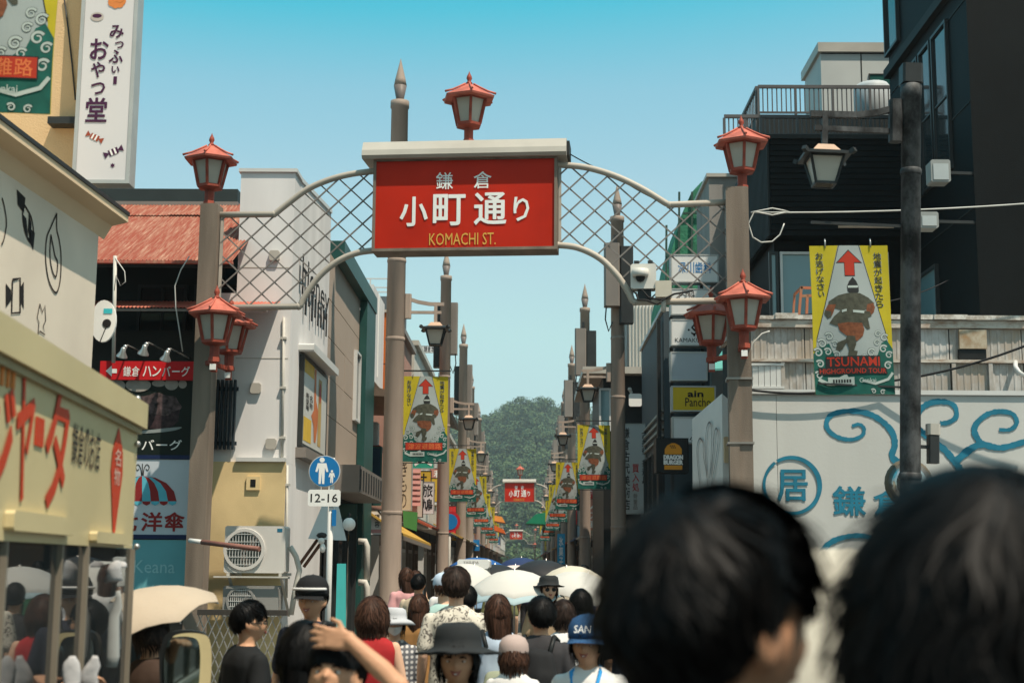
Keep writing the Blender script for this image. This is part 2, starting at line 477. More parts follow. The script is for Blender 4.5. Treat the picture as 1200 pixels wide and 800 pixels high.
# ================================================================== the street gate
PL = at(246, 300, 17.3); PR = at(864, 300, 16.75)
GL = Vector((PL.x, PL.y, 0)); GR = Vector((PR.x, PR.y, 0))
G = Frame(GL, GR - GL)
gate = thing('street_gate', 'arched lattice gate with large red Komachi sign, domed camera and seven red lanterns', 'gate', (GL + GR) / 2, 'red sign gates over the street')
def gz(px, py, c=0.0): return G.ab(px, py, c)
span = (GR - GL).length
zt = gz(246, 241)[1]
for nm, a, wdt, zz in (('gate_post', 0, .225, zt), ('gate_post', span, .27, gz(864, 222)[1])):
    mb = MB(); mb.use(M_GATE); mb.box(G, a - wdt / 2, a + wdt / 2, 0, zz, -wdt / 2, wdt / 2, .012)
    mb.box(G, a - wdt / 2 - .03, a + wdt / 2 + .03, 0, .35, -wdt / 2 - .03, wdt / 2 + .03)
    mb.box(G, a - wdt / 2 + .03, a + wdt / 2 - .03, zz, zz + .012, -wdt / 2 + .03, wdt / 2 - .03)
    mb.build(nm, None, gate)
# half post plate in front of the right post, and steel straps
mb = MB(); mb.use(M_GATE); mb.box(G, span - .135 + .0, span - .02, .0, gz(855, 224)[1], .138, .152); mb.build('cover_plate', None, gate)
M_STRAP = mat('strap_steel', (.30, .27, .24), .4, .1, 5, metal=.5)
for py in (520, 445):
    mb = MB(); mb.use(M_STRAP); z = gz(866, py)[1]; mb.box(G, span - .16, span + .15, z - .012, z + .012, -.145, .162); mb.build('strap', None, gate)
def curve_pts(pix, n=6):
    P = [Vector((*gz(x, y), 0)) for x, y in pix]
    out = []
    for i in range(len(P) - 1):
        p0 = P[max(0, i - 1)]; p1 = P[i]; p2 = P[i + 1]; p3 = P[min(len(P) - 1, i + 2)]
        for k in range(n):
            t = k / n
            out.append(.5 * ((2 * p1) + (p2 - p0) * t + (2 * p0 - 5 * p1 + 4 * p2 - p3) * t * t + (3 * p1 - p0 - 3 * p2 + p3) * t ** 3))
    out.append(P[-1]); return [(q.x, q.y) for q in out]
LT = [(gz(255, 252)), (gz(321, 251))] + curve_pts([(323, 250), (338, 238), (360, 222), (385, 211), (412, 204), (444, 200)])
LB = [(gz(255, 361)), (gz(350, 359))] + curve_pts([(352, 358), (358, 346), (374, 324), (396, 306), (420, 296), (446, 293)])
RT = curve_pts([(650, 193), (685, 196), (720, 206), (752, 221), (780, 238)]) + [gz(784, 240), gz(856, 237)]
RB = curve_pts([(650, 287), (676, 290), (702, 302), (722, 321), (735, 340), (741, 352)]) + [gz(744, 354), gz(858, 352)]
for path in (LT, LB, RT, RB):
    mb = MB(); mb.use(M_TUBE); mb.tube([G.p(a, b) for a, b in path], .040, 10)
    for k in (1, len(path) - 2):
        if k < len(path): 
            q = G.p(*path[k]); mb.ball(q, .046, 10)
    mb.build('arch_tube', None, gate)
def interp(path, a):
    for (a0, b0), (a1, b1) in zip(path, path[1:]):
        if a0 <= a <= a1: return b0 + (b1 - b0) * (a - a0) / max(1e-6, a1 - a0)
    return None
def lattice(top, bot, a_lo, a_hi, da, slope, phase):
    for sgn in (1, -1):
        k0 = -30
        for k in range(k0, 40):
            # line b = bb + sgn*slope*(a - am)
            am = a_lo + phase + k * da
            run = []
            for i in range(0, 220):
                a = a_lo + (a_hi - a_lo) * i / 219
                t, b_ = interp(top, a), interp(bot, a)
                b = 3.6 + (sgn * slope) * (a - am) if sgn > 0 else 3.6 - slope * (a - am)
                if t is not None and b_ is not None and b_ + .02 < b < t - .02: run.append((a, b))
                elif run:
                    if len(run) > 6:
                        mb = MB(); mb.use(M_WIRE); mb.bar(G.p(*run[0], sgn * .011), G.p(*run[-1], sgn * .011), .017, .017); mb.build('lattice_bar', None, gate)
                    run = []
            if len(run) > 6:
                mb = MB(); mb.use(M_WIRE); mb.bar(G.p(*run[0], sgn * .011), G.p(*run[-1], sgn * .011), .017, .017); mb.build('lattice_bar', None, gate)
pxm = gz(390, 300)[0] - gz(361, 300)[0]
lattice(LT, LB, gz(258, 300)[0], gz(441, 300)[0], pxm, .93, .08)
pxm2 = gz(780, 300)[0] - gz(750, 300)[0]
lattice(RT, RB, gz(656, 300)[0], gz(851, 300)[0], pxm2, .93, .12)
for px in (259, 441, 656):
    mb = MB(); mb.use(M_TUBE); a = gz(px, 300)[0]; pth = (LT, LB) if px < 500 else (RT, RB)
    t, b = interp(pth[0], a), interp(pth[1], a)
    mb.bar(G.p(a, b), G.p(a, t), .035); mb.build('lattice_edge_bar', None, gate)
# sign box
a0, a1, b0, b1 = G.rect(440, 189, 654, 297); dep = .17
mb = MB(); mb.use(M_GATE)
mb.box(G, a0, a1, b0, b1, -dep, dep - .012)
fw = .035
for q in ((a0, a1, b0, b0 + fw), (a0, a1, b1 - fw, b1), (a0, a0 + fw, b0 + fw, b1 - fw), (a1 - fw, a1, b0 + fw, b1 - fw)):
    mb.box(G, q[0], q[1], q[2], q[3], dep - .012, dep + .02)
sign = mb.build('sign_box', None, gate)
mb = MB(); mb.use(M_SIGNRED); mb.box(G, a0 + fw, a1 - fw, b0 + fw, b1 - fw, dep - .012, dep - .002)
GB = Frame(G.p(0, 0, 0), -G.u)
mb.box(G, a0 + fw, a1 - fw, b0 + fw, b1 - fw, -dep - .01, -dep - .001)
mb.build('sign_face', None, sign)
SF = G.shift(0, 0, dep)
def sgn(body, x0, y0, x1, y1, m, w=0.0, slant=0.0):
    q = SF.rect(x0, y0, x1, y1)
    mb = MB(); mb.use(m)
    if w > .015: bold_text(mb, SF, body, *q, .006, .016)
    else: put_text(mb, SF, body, *q, .006, w)
    mb.build('lettering', None, sign)
sgn('鎌', 511, 202, 531, 222, M_WHITE, .012); sgn('倉', 555, 201, 576, 221, M_WHITE, .012)
sgn('小', 469, 231, 501, 265, M_WHITE, .03, .06); sgn('町', 508, 228, 545, 264, M_WHITE, .03, .06)
sgn('通', 556, 226, 593, 263, M_WHITE, .03, .06); sgn('り', 602, 231, 620, 259, M_WHITE, .02, .08)
sgn('KOMACHI ST.', 503, 273, 581, 287, M_GOLD, .0)
# hood over the sign
ha0, ha1, hb0, hb1 = G.rect(431, 170, 663, 190)
mb = MB(); mb.use(M_HOOD)
prof = [(-.24, hb0 + .01), (.25, hb0 - .005), (.285, hb0 + .03), (.27, hb0 + .10), (.20, hb1), (-.20, hb1), (-.24, hb0 + .12)]
k = len(mb.v); n = len(prof)
for a in (ha0 - .02, ha1 + .02): mb.v += [G.p(a, b, c) for c, b in prof]
mb.face([k + i for i in range(n)]); mb.face([k + n + i for i in reversed(range(n))])
for i in range(n): mb.face([k + i, k + n + i, k + n + (i + 1) % n, k + (i + 1) % n])
mb.build('hood', None, gate)
mb = MB(); mb.use(M_DKMET); mb.box(G, ha1 + .022, ha1 + .055, hb0 + .02, hb1 - .02, -.2, .16); mb.build('hood_end_cap', None, gate)
# lanterns
ga = lambda px, py: gz(px, py)
add_lantern(gate, G.p(*ga(245, 241)))
add_lantern(gate, G.p(*ga(870, 223)))
add_lantern(gate, G.p(*ga(549, 169)), .15)
low = []
for px, py, c in ((251, 424, .42), (268, 434, -.55), (872, 408, .42), (834, 424, -.45)):
    q = at(px, py, (G.p(ga(px, py)[0], 0, c)).y)
    add_lantern(gate, q)
    post = G.p(0 if px < 500 else span, q.z + .03, 0)
    mb = MB(); mb.use(M_RED); mb.bar(Vector((q.x, q.y, q.z + .02)), post, .06, .05)
    mb.bar(Vector((q.x, q.y, q.z - .12)), Vector((q.x, q.y, q.z + .02)), .07)
    mb.use(M_WHITE); mb.box(Frame((q.x, q.y, q.z), G.u), -.035, .035, -.10, -.03, .036, .06)
    mb.build('lantern_bracket', None, gate)

# ================================================================== pole with spear tip, lantern arm and banner arm (arm towards +x)
def lamp4_parts(x, zt):
    """square hanging street lamp, top of its hat at zt"""
    S = .83; xc = x; zc = zt
    fr = MB(); fr.use(M_DKMET)
    b = [(-1, -1), (1, -1), (1, 1), (-1, 1)]
    zT, zB = zt - .085, zt - .37
    top = [Vector((x + .175 * i, .175 * j, zT)) for i, j in b]; bot = [Vector((x + .105 * i, .105 * j, zB)) for i, j in b]
    for k in range(4):
        fr.bar(top[k], bot[k], .022); fr.bar(bot[k], bot[(k + 1) % 4], .024); fr.bar(top[k], top[(k + 1) % 4], .02)
    F2 = Frame((x, 0, 0), (1, 0, 0), (0, 1, 0))
    fr.box(F2, -.245, .245, -.245, .245, zt - .085, zt - .055)
    for i, j in b: fr.bar((x + .235 * i, .235 * j, zt - .07), (x + .27 * i, .27 * j, zt - .045), .05)
    fr.lathe((x, 0, 0), [(.24 * 1.41, zt - .055), (.14 * 1.41, zt - .02)], 4, rot=math.pi / 4, smooth=False)
    hat = MB(); hat.use(M_COPPER); hat.lathe((x, 0, 0), [(.145 * 1.41, zt - .02), (.085 * 1.41, zt + .055), (.05, zt + .06)], 4, rot=math.pi / 4, smooth=False)
    panes = []
    for k in range(4):
        p = MB(); p.use(M_PANE); A, B, C, D = bot[k], bot[(k + 1) % 4], top[(k + 1) % 4], top[k]
        m = (A + B + C + D) / 4; inn = Vector((x - m.x, -m.y, 0)).normalized() * .01
        q = [A.lerp(B, .05) + inn, A.lerp(B, .95) + inn, D.lerp(C, .95) + inn, D.lerp(C, .05) + inn]
        p.hexa(q + [v + inn for v in q]); panes.append(p)
    for q in [fr, hat] + panes: q.v = [Vector((xc + (v.x - xc) * S, v.y * S, zc + (v.z - zc) * S)) for v in q.v]
    return fr, hat, panes
def make_pole(shaft_m, h=8.97, r0=.165, r1=.135, spike=True, case=True, arm=.66, zoff=0.0, armz=5.68):
    root = thing('street_pole', 'x', 'pole')
    mb = MB(); mb.use(shaft_m)
    prof = [(r0 * 1.05, 0), (r0 * 1.05, .3), (r0, .32), (r1, h - .12), (r1 * 1.12, h - .11), (r1 * 1.12, h), (r1 * .9, h + .01)]
    mb.lathe((0, 0, 0), prof, 16)
    for zz in (2.4, 5.1, 6.35):
        if zz > h: continue
        rr = r0 + (r1 - r0) * zz / h; mb.lathe((0, 0, 0), [(rr + .001, zz - .03), (rr + .008, zz - .02), (rr + .008, zz + .02), (rr + .001, zz + .03)], 16)
    mb.build('shaft', None, root)
    if spike:
        mb = MB(); mb.use(mat('spike_base', (.15, .125, .115), .5, .1)); mb.lathe((0, 0, 0), [(.055, h), (.065, h + .05), (.105, h + .26)], 10); s = mb.build('spear_tip', None, root)
        mb = MB(); mb.use(M_POLE); mb.lathe((0, 0, 0), [(.105, h + .26), (.085, h + .37), (.0, h + .73)], 10); mb.build('point', None, s)
    if case:
        mb = MB(); mb.use(M_CASE); F2 = Frame((0, 0, 0), (1, 0, 0), (0, 1, 0))
        mb.box(F2, -.02, .30, .14, .44, h - 2.0, h - .66, .03); mb.use(M_DKMET); mb.box(F2, -.31, -.022, .12, .40, h - 2.35, h - .72, .03)
        mb.box(F2, .02, .10, .15, .25, h - .655, h - .45); mb.tube([(.25, .2, h - 2.0), (.27, .2, h - 2.25), (.2, .18, h - 2.5), (.12, .13, h - 2.3)], .016, 5)
        mb.build('equipment_case', None, root)
    za = armz
    mb = MB(); mb.use(shaft_m if not spike else M_POLE)
    F2 = Frame((0, 0, 0), (1, 0, 0), (0, 1, 0))
    mb.box(F2, r1, r1 + .11, -.05, .05, za - .25, za + .14, .02)
    P = [(r1 + .08, 0, za + .06), (r1 + .22, 0, za + .015), (r1 + .40, 0, za - .015), (arm + .10, 0, za - .02)]
    for p, q in zip(P, P[1:]): mb.bar(p, q, .045, .055)
    mb.bar((r1 + .08, 0, za - .15), (arm + .06, 0, za - .15), .04, .045)
    mb.bar((arm - .03, 0, za - .03), (arm - .03, 0, za - .36), .05, .05)
    mb.build('lamp_arm', None, root)
    fr, hat, panes = lamp4_parts(arm - .03, za - .36)
    L = fr.build('hanging_lamp', None, root); hat.build('lamp_hat', None, L)
    for p in panes: p.build('pane', None, L)
    mb = MB(); mb.use(M_DKMET); mb.bar((.05, 0, 4.605), (.88, 0, 4.605), .022); mb.build('banner_arm', None, root); mb = MB(); mb.use(M_DKMET); mb.bar((.05, 0, 3.17), (.80, 0, 3.17), .016); mb.build('banner_arm', None, root)
    return root

# ================================================================== printed banner, built once in its own frame (a right, b up), then copied
B_YEL = mat('banner_yellow', (0.42, 0.34, 0.015), 0.75, 0.07, 4)
B_GREY = mat('banner_pale_grey', (0.29, 0.325, 0.315), 0.75, 0.07, 3)
B_RED = mat('banner_red', (0.36, 0.028, 0.012), 0.75, 0.08, 4)
B_DK = mat('banner_ink', (0.018, 0.020, 0.020), 0.8, 0.1)
B_ARM = mat('banner_olive', (0.055, 0.056, 0.040), 0.8, 0.35, 26)
B_BRN = mat('banner_brown', (0.16, 0.055, 0.025), 0.8, 0.35, 30)
B_TEAL = mat('banner_teal', (0.008, 0.085, 0.066), 0.75, 0.3, 9)
B_FOAM = mat('banner_foam', (0.36, 0.41, 0.38), 0.75, 0.06)
B_W, B_H = .69, 1.33
BF = Frame((0, 0, 0), (1, 0, 0))
def bp(pts, m, mb, c):
    mb.use(m); mb.poly([BF.p(x * B_W, y * B_H, c) for x, y in pts])
def strip(mb, m, pts, w, c):
    mb.use(m)
    for (x0, y0), (x1, y1) in zip(pts, pts[1:]):
        p = Vector((x0 * B_W, y0 * B_H)); q = Vector((x1 * B_W, y1 * B_H)); d = (q - p); 
        if d.length < 1e-6: continue
        d.normalize(); nrm = Vector((-d.y, d.x)) * w / 2; p -= d * w * .2; q += d * w * .2
        mb.poly([BF.p(*(p - nrm), c), BF.p(*(q - nrm), c), BF.p(*(q + nrm), c), BF.p(*(p + nrm), c)])
def curl(mb, x, y, r, c, flip=1, rot=0.0):
    """one generic foam scroll: a pale spiral stroke with a dark outline, tapering inwards"""
    X, Y = x * B_W, y * B_H; n = 22; turns = 1.25
    def pts(off): return [(X + flip * (r - off) * (1 - .72 * k / n) * math.cos(2.6 - 6.2832 * turns * k / n + rot), Y + (r - off) * (1 - .72 * k / n) * math.sin(2.6 - 6.2832 * turns * k / n + rot)) for k in range(n + 1)]
    for wd, m, dc in ((.50, B_DK, 0), (.36, B_FOAM, .0009)):
        P = pts(r * .2); mb.use(m); kk = len(mb.v)
        for k, (a, b) in enumerate(P):
            a0, b0 = P[max(0, k - 1)]; a1, b1 = P[min(n, k + 1)]; d = Vector((a1 - a0, b1 - b0)).normalized(); w = r * wd * (1 - .55 * k / n) / 2
            mb.v += [BF.p(a - d.y * -w, b - d.x * w, c + dc + k * .00001), BF.p(a + d.y * -w, b + d.x * w, c + dc + k * .00001)]
        for k in range(n): mb.face([kk + 2 * k, kk + 2 * k + 2, kk + 2 * k + 3, kk + 2 * k + 1])
def make_banner(variant):
    root = thing('street_banner', 'x', 'banner')
    cl = MB(); cl.use(B_YEL)
    cl.box(BF, 0, B_W, 0, B_H, -.003, .003)
    cloth = cl.build('cloth', None, root)
    m = MB()
    bp([(.36, 1), (.64, 1), (.945, .36), (.98, .0), (.02, .0), (.045, .36)], B_GREY, m, .005)
    strip(m, B_DK, [(.37, 1), (.05, .37)], .006, .0058); strip(m, B_DK, [(.63, 1), (.94, .37)], .006, .0058)
    # waves
    bp([(0, 0), (1, 0), (1, .30), (.93, .36), (.86, .34), (.80, .26), (.66, .21), (.5, .17), (.36, .20), (.27, .25), (.20, .34), (.10, .33), (0, .27)], B_TEAL, m, .0066)
    for (x, y, r, f) in ((.20, .385, .045, 1), (.11, .34, .05, 1), (.27, .335, .038, 1), (.06, .28, .05, 1), (.18, .285, .042, 1), (.29, .265, .04, 1), (.08, .205, .045, 1), (.20, .215, .04, 1), (.33, .225, .03, 1),
                         (.82, .40, .036, -1), (.90, .375, .042, -1), (.80, .34, .036, -1), (.72, .275, .045, -1), (.88, .30, .045, -1), (.95, .26, .04, -1), (.62, .235, .04, -1), (.77, .235, .036, -1), (.93, .19, .045, -1), (.06, .13, .045, 1), (.52, .215, .03, -1)):
        curl(m, x, y, r, .0074, f)
    strip(m, B_FOAM, [(.06, .10), (.16, .075), (.30, .10), (.40, .125)], .03, .0112); strip(m, B_FOAM, [(.60, .09), (.75, .07), (.92, .10), (.98, .14)], .022, .0112)
    curl(m, .72, .02, .028, .0108, 1); curl(m, .84, .015, .028, .0108, -1)
    m.build('wave_print', None, root)
    # arrow
    m = MB()
    ar = [(.49, .963), (.645, .885), (.556, .885), (.556, .795), (.434, .795), (.434, .885), (.345, .885)]
    bp([(.49, .972), (.665, .880), (.562, .880), (.562, .789), (.428, .789), (.428, .880), (.325, .880)], B_DK, m, .0062); bp(ar, B_RED, m, .0070)
    m.build('arrow', None, root)
    # running warrior seen from behind, plain print
    m = MB(); c = .0068
    bp([(.53, .785), (.575, .755), (.60, .72), (.60, .685), (.565, .665), (.50, .665), (.455, .685), (.45, .72), (.48, .755)], B_DK, m, c)
    bp([(.46, .725), (.595, .727), (.592, .712), (.462, .710)], B_FOAM, m, c + .0008)
    bp([(.45, .675), (.61, .675), (.72, .645), (.79, .61), (.78, .575), (.66, .56), (.62, .545), (.40, .545), (.33, .565), (.20, .585), (.21, .62), (.33, .66)], B_ARM, m, c + .0004)
    bp([(.20, .60), (.30, .60), (.27, .555), (.24, .52), (.20, .525), (.165, .565)], B_BRN, m, c + .0012)
    bp([(.16, .565), (.24, .55), (.235, .515), (.19, .505), (.15, .535)], B_ARM, m, c + .0016)
    bp([(.78, .61), (.70, .60), (.68, .55), (.72, .515), (.78, .545), (.80, .58)], B_BRN, m, c + .0012)
    bp([(.66, .555), (.73, .55), (.75, .52), (.69, .505), (.65, .525)], B_ARM, m, c + .0016)
    bp([(.36, .56), (.66, .56), (.70, .50), (.72, .435), (.68, .43), (.62, .47), (.44, .475), (.30, .455), (.21, .475), (.27, .52)], B_ARM, m, c + .0020)
    bp([(.37, .560), (.43, .568), (.43, .553), (.37, .545)], B_FOAM, m, c + .0026); bp([(.51, .560), (.66, .555), (.65, .538), (.51, .545)], B_FOAM, m, c + .0026)
    bp([(.31, .470), (.44, .478), (.62, .472), (.645, .43), (.62, .385), (.54, .350), (.42, .385), (.33, .425)], B_BRN, m, c + .0024)
    bp([(.42, .385), (.40, .365), (.30, .345), (.28, .30), (.32, .285), (.36, .30), (.40, .335), (.46, .36)], B_ARM, m, c + .0030)
    bp([(.42, .39), (.52, .385), (.53, .33), (.50, .29), (.545, .285), (.53, .255), (.47, .235), (.42, .25), (.44, .30), (.41, .345)], B_ARM, m, c + .0032)
    m.build('figure_print', None, root)
    # lettering
    m = MB()
    for body, x0, x1, y0, y1 in (('お逃げなさい', .075, .165, .645, .955), ('地震が起きたら', .815, .91, .575, .955)):
        x0, x1, y0, y1 = x0 * B_W, x1 * B_W, y0 * B_H, y1 * B_H
        m.use(B_FOAM); put_vert(m, BF, body, x0 - .004, x1 + .004, y0, y1, .0060, .05); m.use(B_DK); put_vert(m, BF, body, x0, x1, y0, y1, .0072, .015)
    if variant == 'latin':
        bp([(.15, .255), (.83, .255), (.83, .178), (.15, .178)], B_DK, m, .0118); bp([(.05, .178), (.90, .178), (.92, .135), (.06, .130)], B_DK, m, .0118)
        m.use(B_RED); put_text(m, BF, 'TSUNAMI', .165 * B_W, .82 * B_W, .186 * B_H, .248 * B_H, .0128, .03)
        put_text(m, BF, 'HIGHGROUND TOUR', .07 * B_W, .90 * B_W, .139 * B_H, .172 * B_H, .0128, .02)
    else:
        bp([(.06, .225), (.90, .225), (.90, .133), (.06, .133)], B_DK, m, .0118); bp([(.07, .220), (.89, .220), (.89, .138), (.07, .138)], B_RED, m, .0124)
        m.use(mat('banner_orange', (.55, .13, .04), .7)); put_row(m, BF, '津波避難路', .12 * B_W, .87 * B_W, .144 * B_H, .214 * B_H, .0132, .02)
    bp([(.17, .115), (.49, .115), (.49, .062), (.17, .062)], B_FOAM, m, .0124)
    m.use(B_DK); 
    for k in range(7): m.box(BF, (.23 + .033 * k) * B_W, (.252 + .033 * k) * B_W, .078 * B_H, .100 * B_H, .0130, .0132)
    m.use(B_FOAM); put_text(m, BF, 'Genkai', .55 * B_W, .76 * B_W, .078 * B_H, .108 * B_H, .0130, .01)
    m.build('lettering', None, root)
    m = MB(); m.use(M_STEEL)
    for x in (.2, .78):
      m = MB(); m.use(M_STEEL); m.tube([BF.p(x * B_W, B_H - .02, .008), BF.p(x * B_W, B_H + .03, .012), BF.p(x * B_W, B_H + .062, 0)], .006, 5); m.build('hook', None, root)
    return root
def ripple(root, ph, amp=.012):
    pass
def wavy(root):
    """cut the flat print finely and let the cloth billow a little"""
    for o in root.children:
        if o.name.startswith('hook'): continue
        bm = bmesh.new(); bm.from_mesh(o.data); bmesh.ops.triangulate(bm, faces=bm.faces[:])
        for L in (.30, .15, .075, .042):
            es = [e for e in bm.edges if e.calc_length() > L]
            if es: bmesh.ops.subdivide_edges(bm, edges=es, cuts=1, use_grid_fill=False); bmesh.ops.triangulate(bm, faces=bm.faces[:])
        for v in bm.verts:
            x, z = v.co.x / B_W, v.co.z / B_H; f = max(0.0, 1 - z) ** .5
            v.co.y += .015 * math.sin(7.5 * x + 1.6 * z) * (.35 + .65 * f) + .012 * math.sin(5.2 * z + 2.2 * x + 1.0) * f
            v.co.x += .008 * math.sin(6.0 * z + 3 * x) * f * (x - .5)
        bm.to_mesh(o.data); bm.free(); o.data.update()
ban_l = make_banner('latin'); ban_j = make_banner('kanji'); wavy(ban_l); wavy(ban_j)

# ------------------------------------------------------------------ place the poles and banners
M_POLEDK = rust_mat('dark_pole_paint', (0.008, 0.0075, 0.0075), (0.10, 0.10, 0.10), 0.06, 3.2, (1, 1, .6), .6)
pole = make_pole(M_POLE)
used = {'p': False, 'l': False, 'j': False}
def place_pole(px, py, Y, side, label):
    q = at(px, py, Y)
    if not used['p']: o = pole; used['p'] = True
    else: o = copy_tree(pole)
    o.location = (q.x, q.y, 0); o.rotation_euler = (0, 0, 0 if side < 0 else math.pi)
    o['label'] = label; o['group'] = 'spear-tipped poles along the street'
    return o
def place_banner(kind, x, y, z, label, yaw=0.0):
    src = ban_l if kind == 'l' else ban_j
    if not used[kind]: o = src; used[kind] = True
    else: o = copy_tree(src)
    o.location = (x, y, z); o.rotation_euler = (.03 * math.sin(7 * y), .012 * math.sin(5 * y), yaw); o['label'] = label; o['group'] = 'yellow and grey tsunami banners'
    return o
ORD = ['first', 'second', 'third', 'fourth', 'fifth', 'sixth', 'seventh', 'eighth', 'ninth', 'tenth', 'eleventh', 'twelfth', 'thirteenth']
lp = [(461, 500, 22.0), (520, 520, 36.0), (541.5, 540, 47.5), (551, 560, 59), (560, 580, 72), (566, 590, 86), (571, 590, 102), (576, 600, 122), (582, 610, 150)]
for i, (px, py, Y) in enumerate(lp):
    o = place_pole(px, py, Y, -1, 'tall beige spear-tipped pole nearest on the left, partly behind the red sign' if i == 0 else '%s beige spear-tipped pole on the left, counting from the gate' % ORD[i])
    if i < 7:
        place_banner('j', o.location.x + .15, Y + .0, 3.19, 'tsunami banner on the %s left pole, beyond the gate' % ORD[i] if i else 'tsunami banner with Japanese red band on the nearest left pole', .16 * math.sin(i * 2.1 + .3))
rp = [(724, 420, 29.6), (685.5, 500, 40.5), (670, 520, 52), (661, 540, 64.5), (654, 560, 77), (648, 580, 92), (643, 590, 110), (638, 600, 140)]
for i, (px, py, Y) in enumerate(rp):
    o = place_pole(px, py, Y, 1, 'beige spear-tipped pole seen through the right lattice of the gate' if i == 0 else '%s beige spear-tipped pole on the right, counting from the gate' % ORD[i])
    if i < 6:
        place_banner('j', o.location.x - .15 - B_W, Y + .0, 3.19, 'tsunami banner on the %s right pole, beyond the gate' % ORD[i] if i else 'tsunami banner on the right pole beside the antique shop board', .16 * math.sin(i * 1.7 + 1))
# dark lamp pole in front of the hoarding, with the large banner
dk = make_pole(M_POLEDK, 5.90, .092, .085, False, False, .80, 0, 5.62)
q = at(1064, 400, 12.3); dk.location = (q.x - .115, q.y, 0); dk.rotation_euler = (0, rad(-2.2), math.pi)
dk['label'] = 'dark lamp pole carrying the TSUNAMI banner in front of the white hoarding'; dk.name = 'lamp_pole'
mb = MB(); mb.use(M_DKMET); F2 = Frame((0, 0, 0), (1, 0, 0), (0, 1, 0)); mb.box(F2, -.09, .09, -.10, .08, 5.915, 6.09, .02); c = mb.build('top_box', None); c.parent = dk
mb = MB(); mb.use(M_DKMET); mb.bar((0, 0, 2.66), (-.19, 0, 2.66), .03); mb.box(F2, -.24, -.15, -.05, .05, 2.52, 2.76, .01); mb.use(M_HOOD); mb.box(F2, -.25, -.14, -.055, .055, 2.765, 2.86, .02); c = mb.build('sensor_box', None); c.parent = dk
place_banner('l', q.x - .125 - B_W, q.y - .0, 3.10, 'large TSUNAMI banner hanging on the dark lamp pole')
# big near banner, top left
q = at(58, 133, 6.9)
nb = place_banner('j', q.x - B_W, q.y, q.z, 'tsunami banner hung from a steel bar on the snack shop')
mb = MB(); mb.use(M_DKMET); mb.bar((-3.48, q.y, q.z + B_H + .06), (q.x + .05, q.y, q.z + B_H + .06), .03); mb.bar((-3.48, q.y, q.z + B_H - .3), (-2.9, q.y, q.z + B_H + .05), .02)
mb.build_top('banner_bracket', None, 'dark steel bar carrying the closest tsunami banner out from the snack shop', 'bracket')
# convex mirror on the dark pole
q = at(1065, 566, 12.55)
t = thing('traffic_mirror', 'round convex mirror low on the dark lamp pole, in front of the white hoarding', 'mirror', (q.x, q.y, q.z - .2))
mb = MB(); mb.use(mat('mirror_rim', (.12, .10, .07), .5)); mb.lathe(q, [(.0, .03), (.20, .03), (.215, 0), (.20, -.02), (.19, -.005)], 24, axis=(0, -1, 0)); mb.build('mirror_rim', None, t)
mb = MB(); mb.use(mat('mirror_glass', (.55, .55, .52), .12, .02, metal=.9)); mb.lathe(q, [(.19, .031), (.12, .05), (.06, .057), (0, .06)], 24, axis=(0, -1, 0)); mb.build('mirror_glass', None, t)

# ================================================================== building helpers
M_GLASSD = glass_mat('dark_window_glass', (0.02, 0.028, 0.03), 0.05)
M_GLASSB = glass_mat('pale_blue_window_glass', (0.16, 0.27, 0.29), 0.08)
M_FRAMEW = mat('white_frame', (0.55, 0.55, 0.53), .4, .05)
M_FRAMED = mat('dark_frame', (0.03, 0.032, 0.032), .4, .1)
M_CREAM = mat('cream_plaster', (0.60, 0.42, 0.235), .85, .06, 1.5, .25, 60, grime=.06)
M_BEIGE = mat('beige_render', (0.66, 0.575, 0.47), .85, .06, 1.2, .10, 130, grime=.06)
M_WALLW = mat('white_render', (0.68, 0.66, 0.645), .85, .05, 1.7, .07, 120, grime=.12, streak=True)
M_YELW = mat('yellow_plaster', (0.64, 0.485, 0.255), .85, .10, 1.6, .10, 90, grime=.08)
M_PIPE = mat('pale_pipe', (0.50, 0.48, 0.43), .45, .1, 4)
M_CABLE = mat('black_cable', (.012, .012, .013), .6)
M_CABLEW = mat('white_cable', (.55, .54, .50), .6)
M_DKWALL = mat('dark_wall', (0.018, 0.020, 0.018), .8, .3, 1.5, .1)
def window(parent, F, a0, a1, b0, b1, fm=None, gm=None, cols=2, rows=1, depth=.06, fw=.045):
    fm = fm or M_FRAMEW; gm = gm or M_GLASSD
    mb = MB(); mb.use(fm)
    for q in ((a0, a1, b0, b0 + fw), (a0, a1, b1 - fw, b1), (a0, a0 + fw, b0 + fw, b1 - fw), (a1 - fw, a1, b0 + fw, b1 - fw)):
        mb.box(F, *q, -.01, depth)
    for k in range(1, cols):
        a = a0 + (a1 - a0) * k / cols; mb.box(F, a - fw * .35, a + fw * .35, b0 + fw, b1 - fw, 0, depth * .8)
    for k in range(1, rows):
        b = b0 + (b1 - b0) * k / rows; mb.box(F, a0 + fw, a1 - fw, b - fw * .3, b + fw * .3, 0, depth * .7)
    w = mb.build('window', None, parent)
    mb = MB(); mb.use(gm); mb.box(F, a0 + fw, a1 - fw, b0 + fw, b1 - fw, .004, .016); mb.build('pane', None, w)
    return w
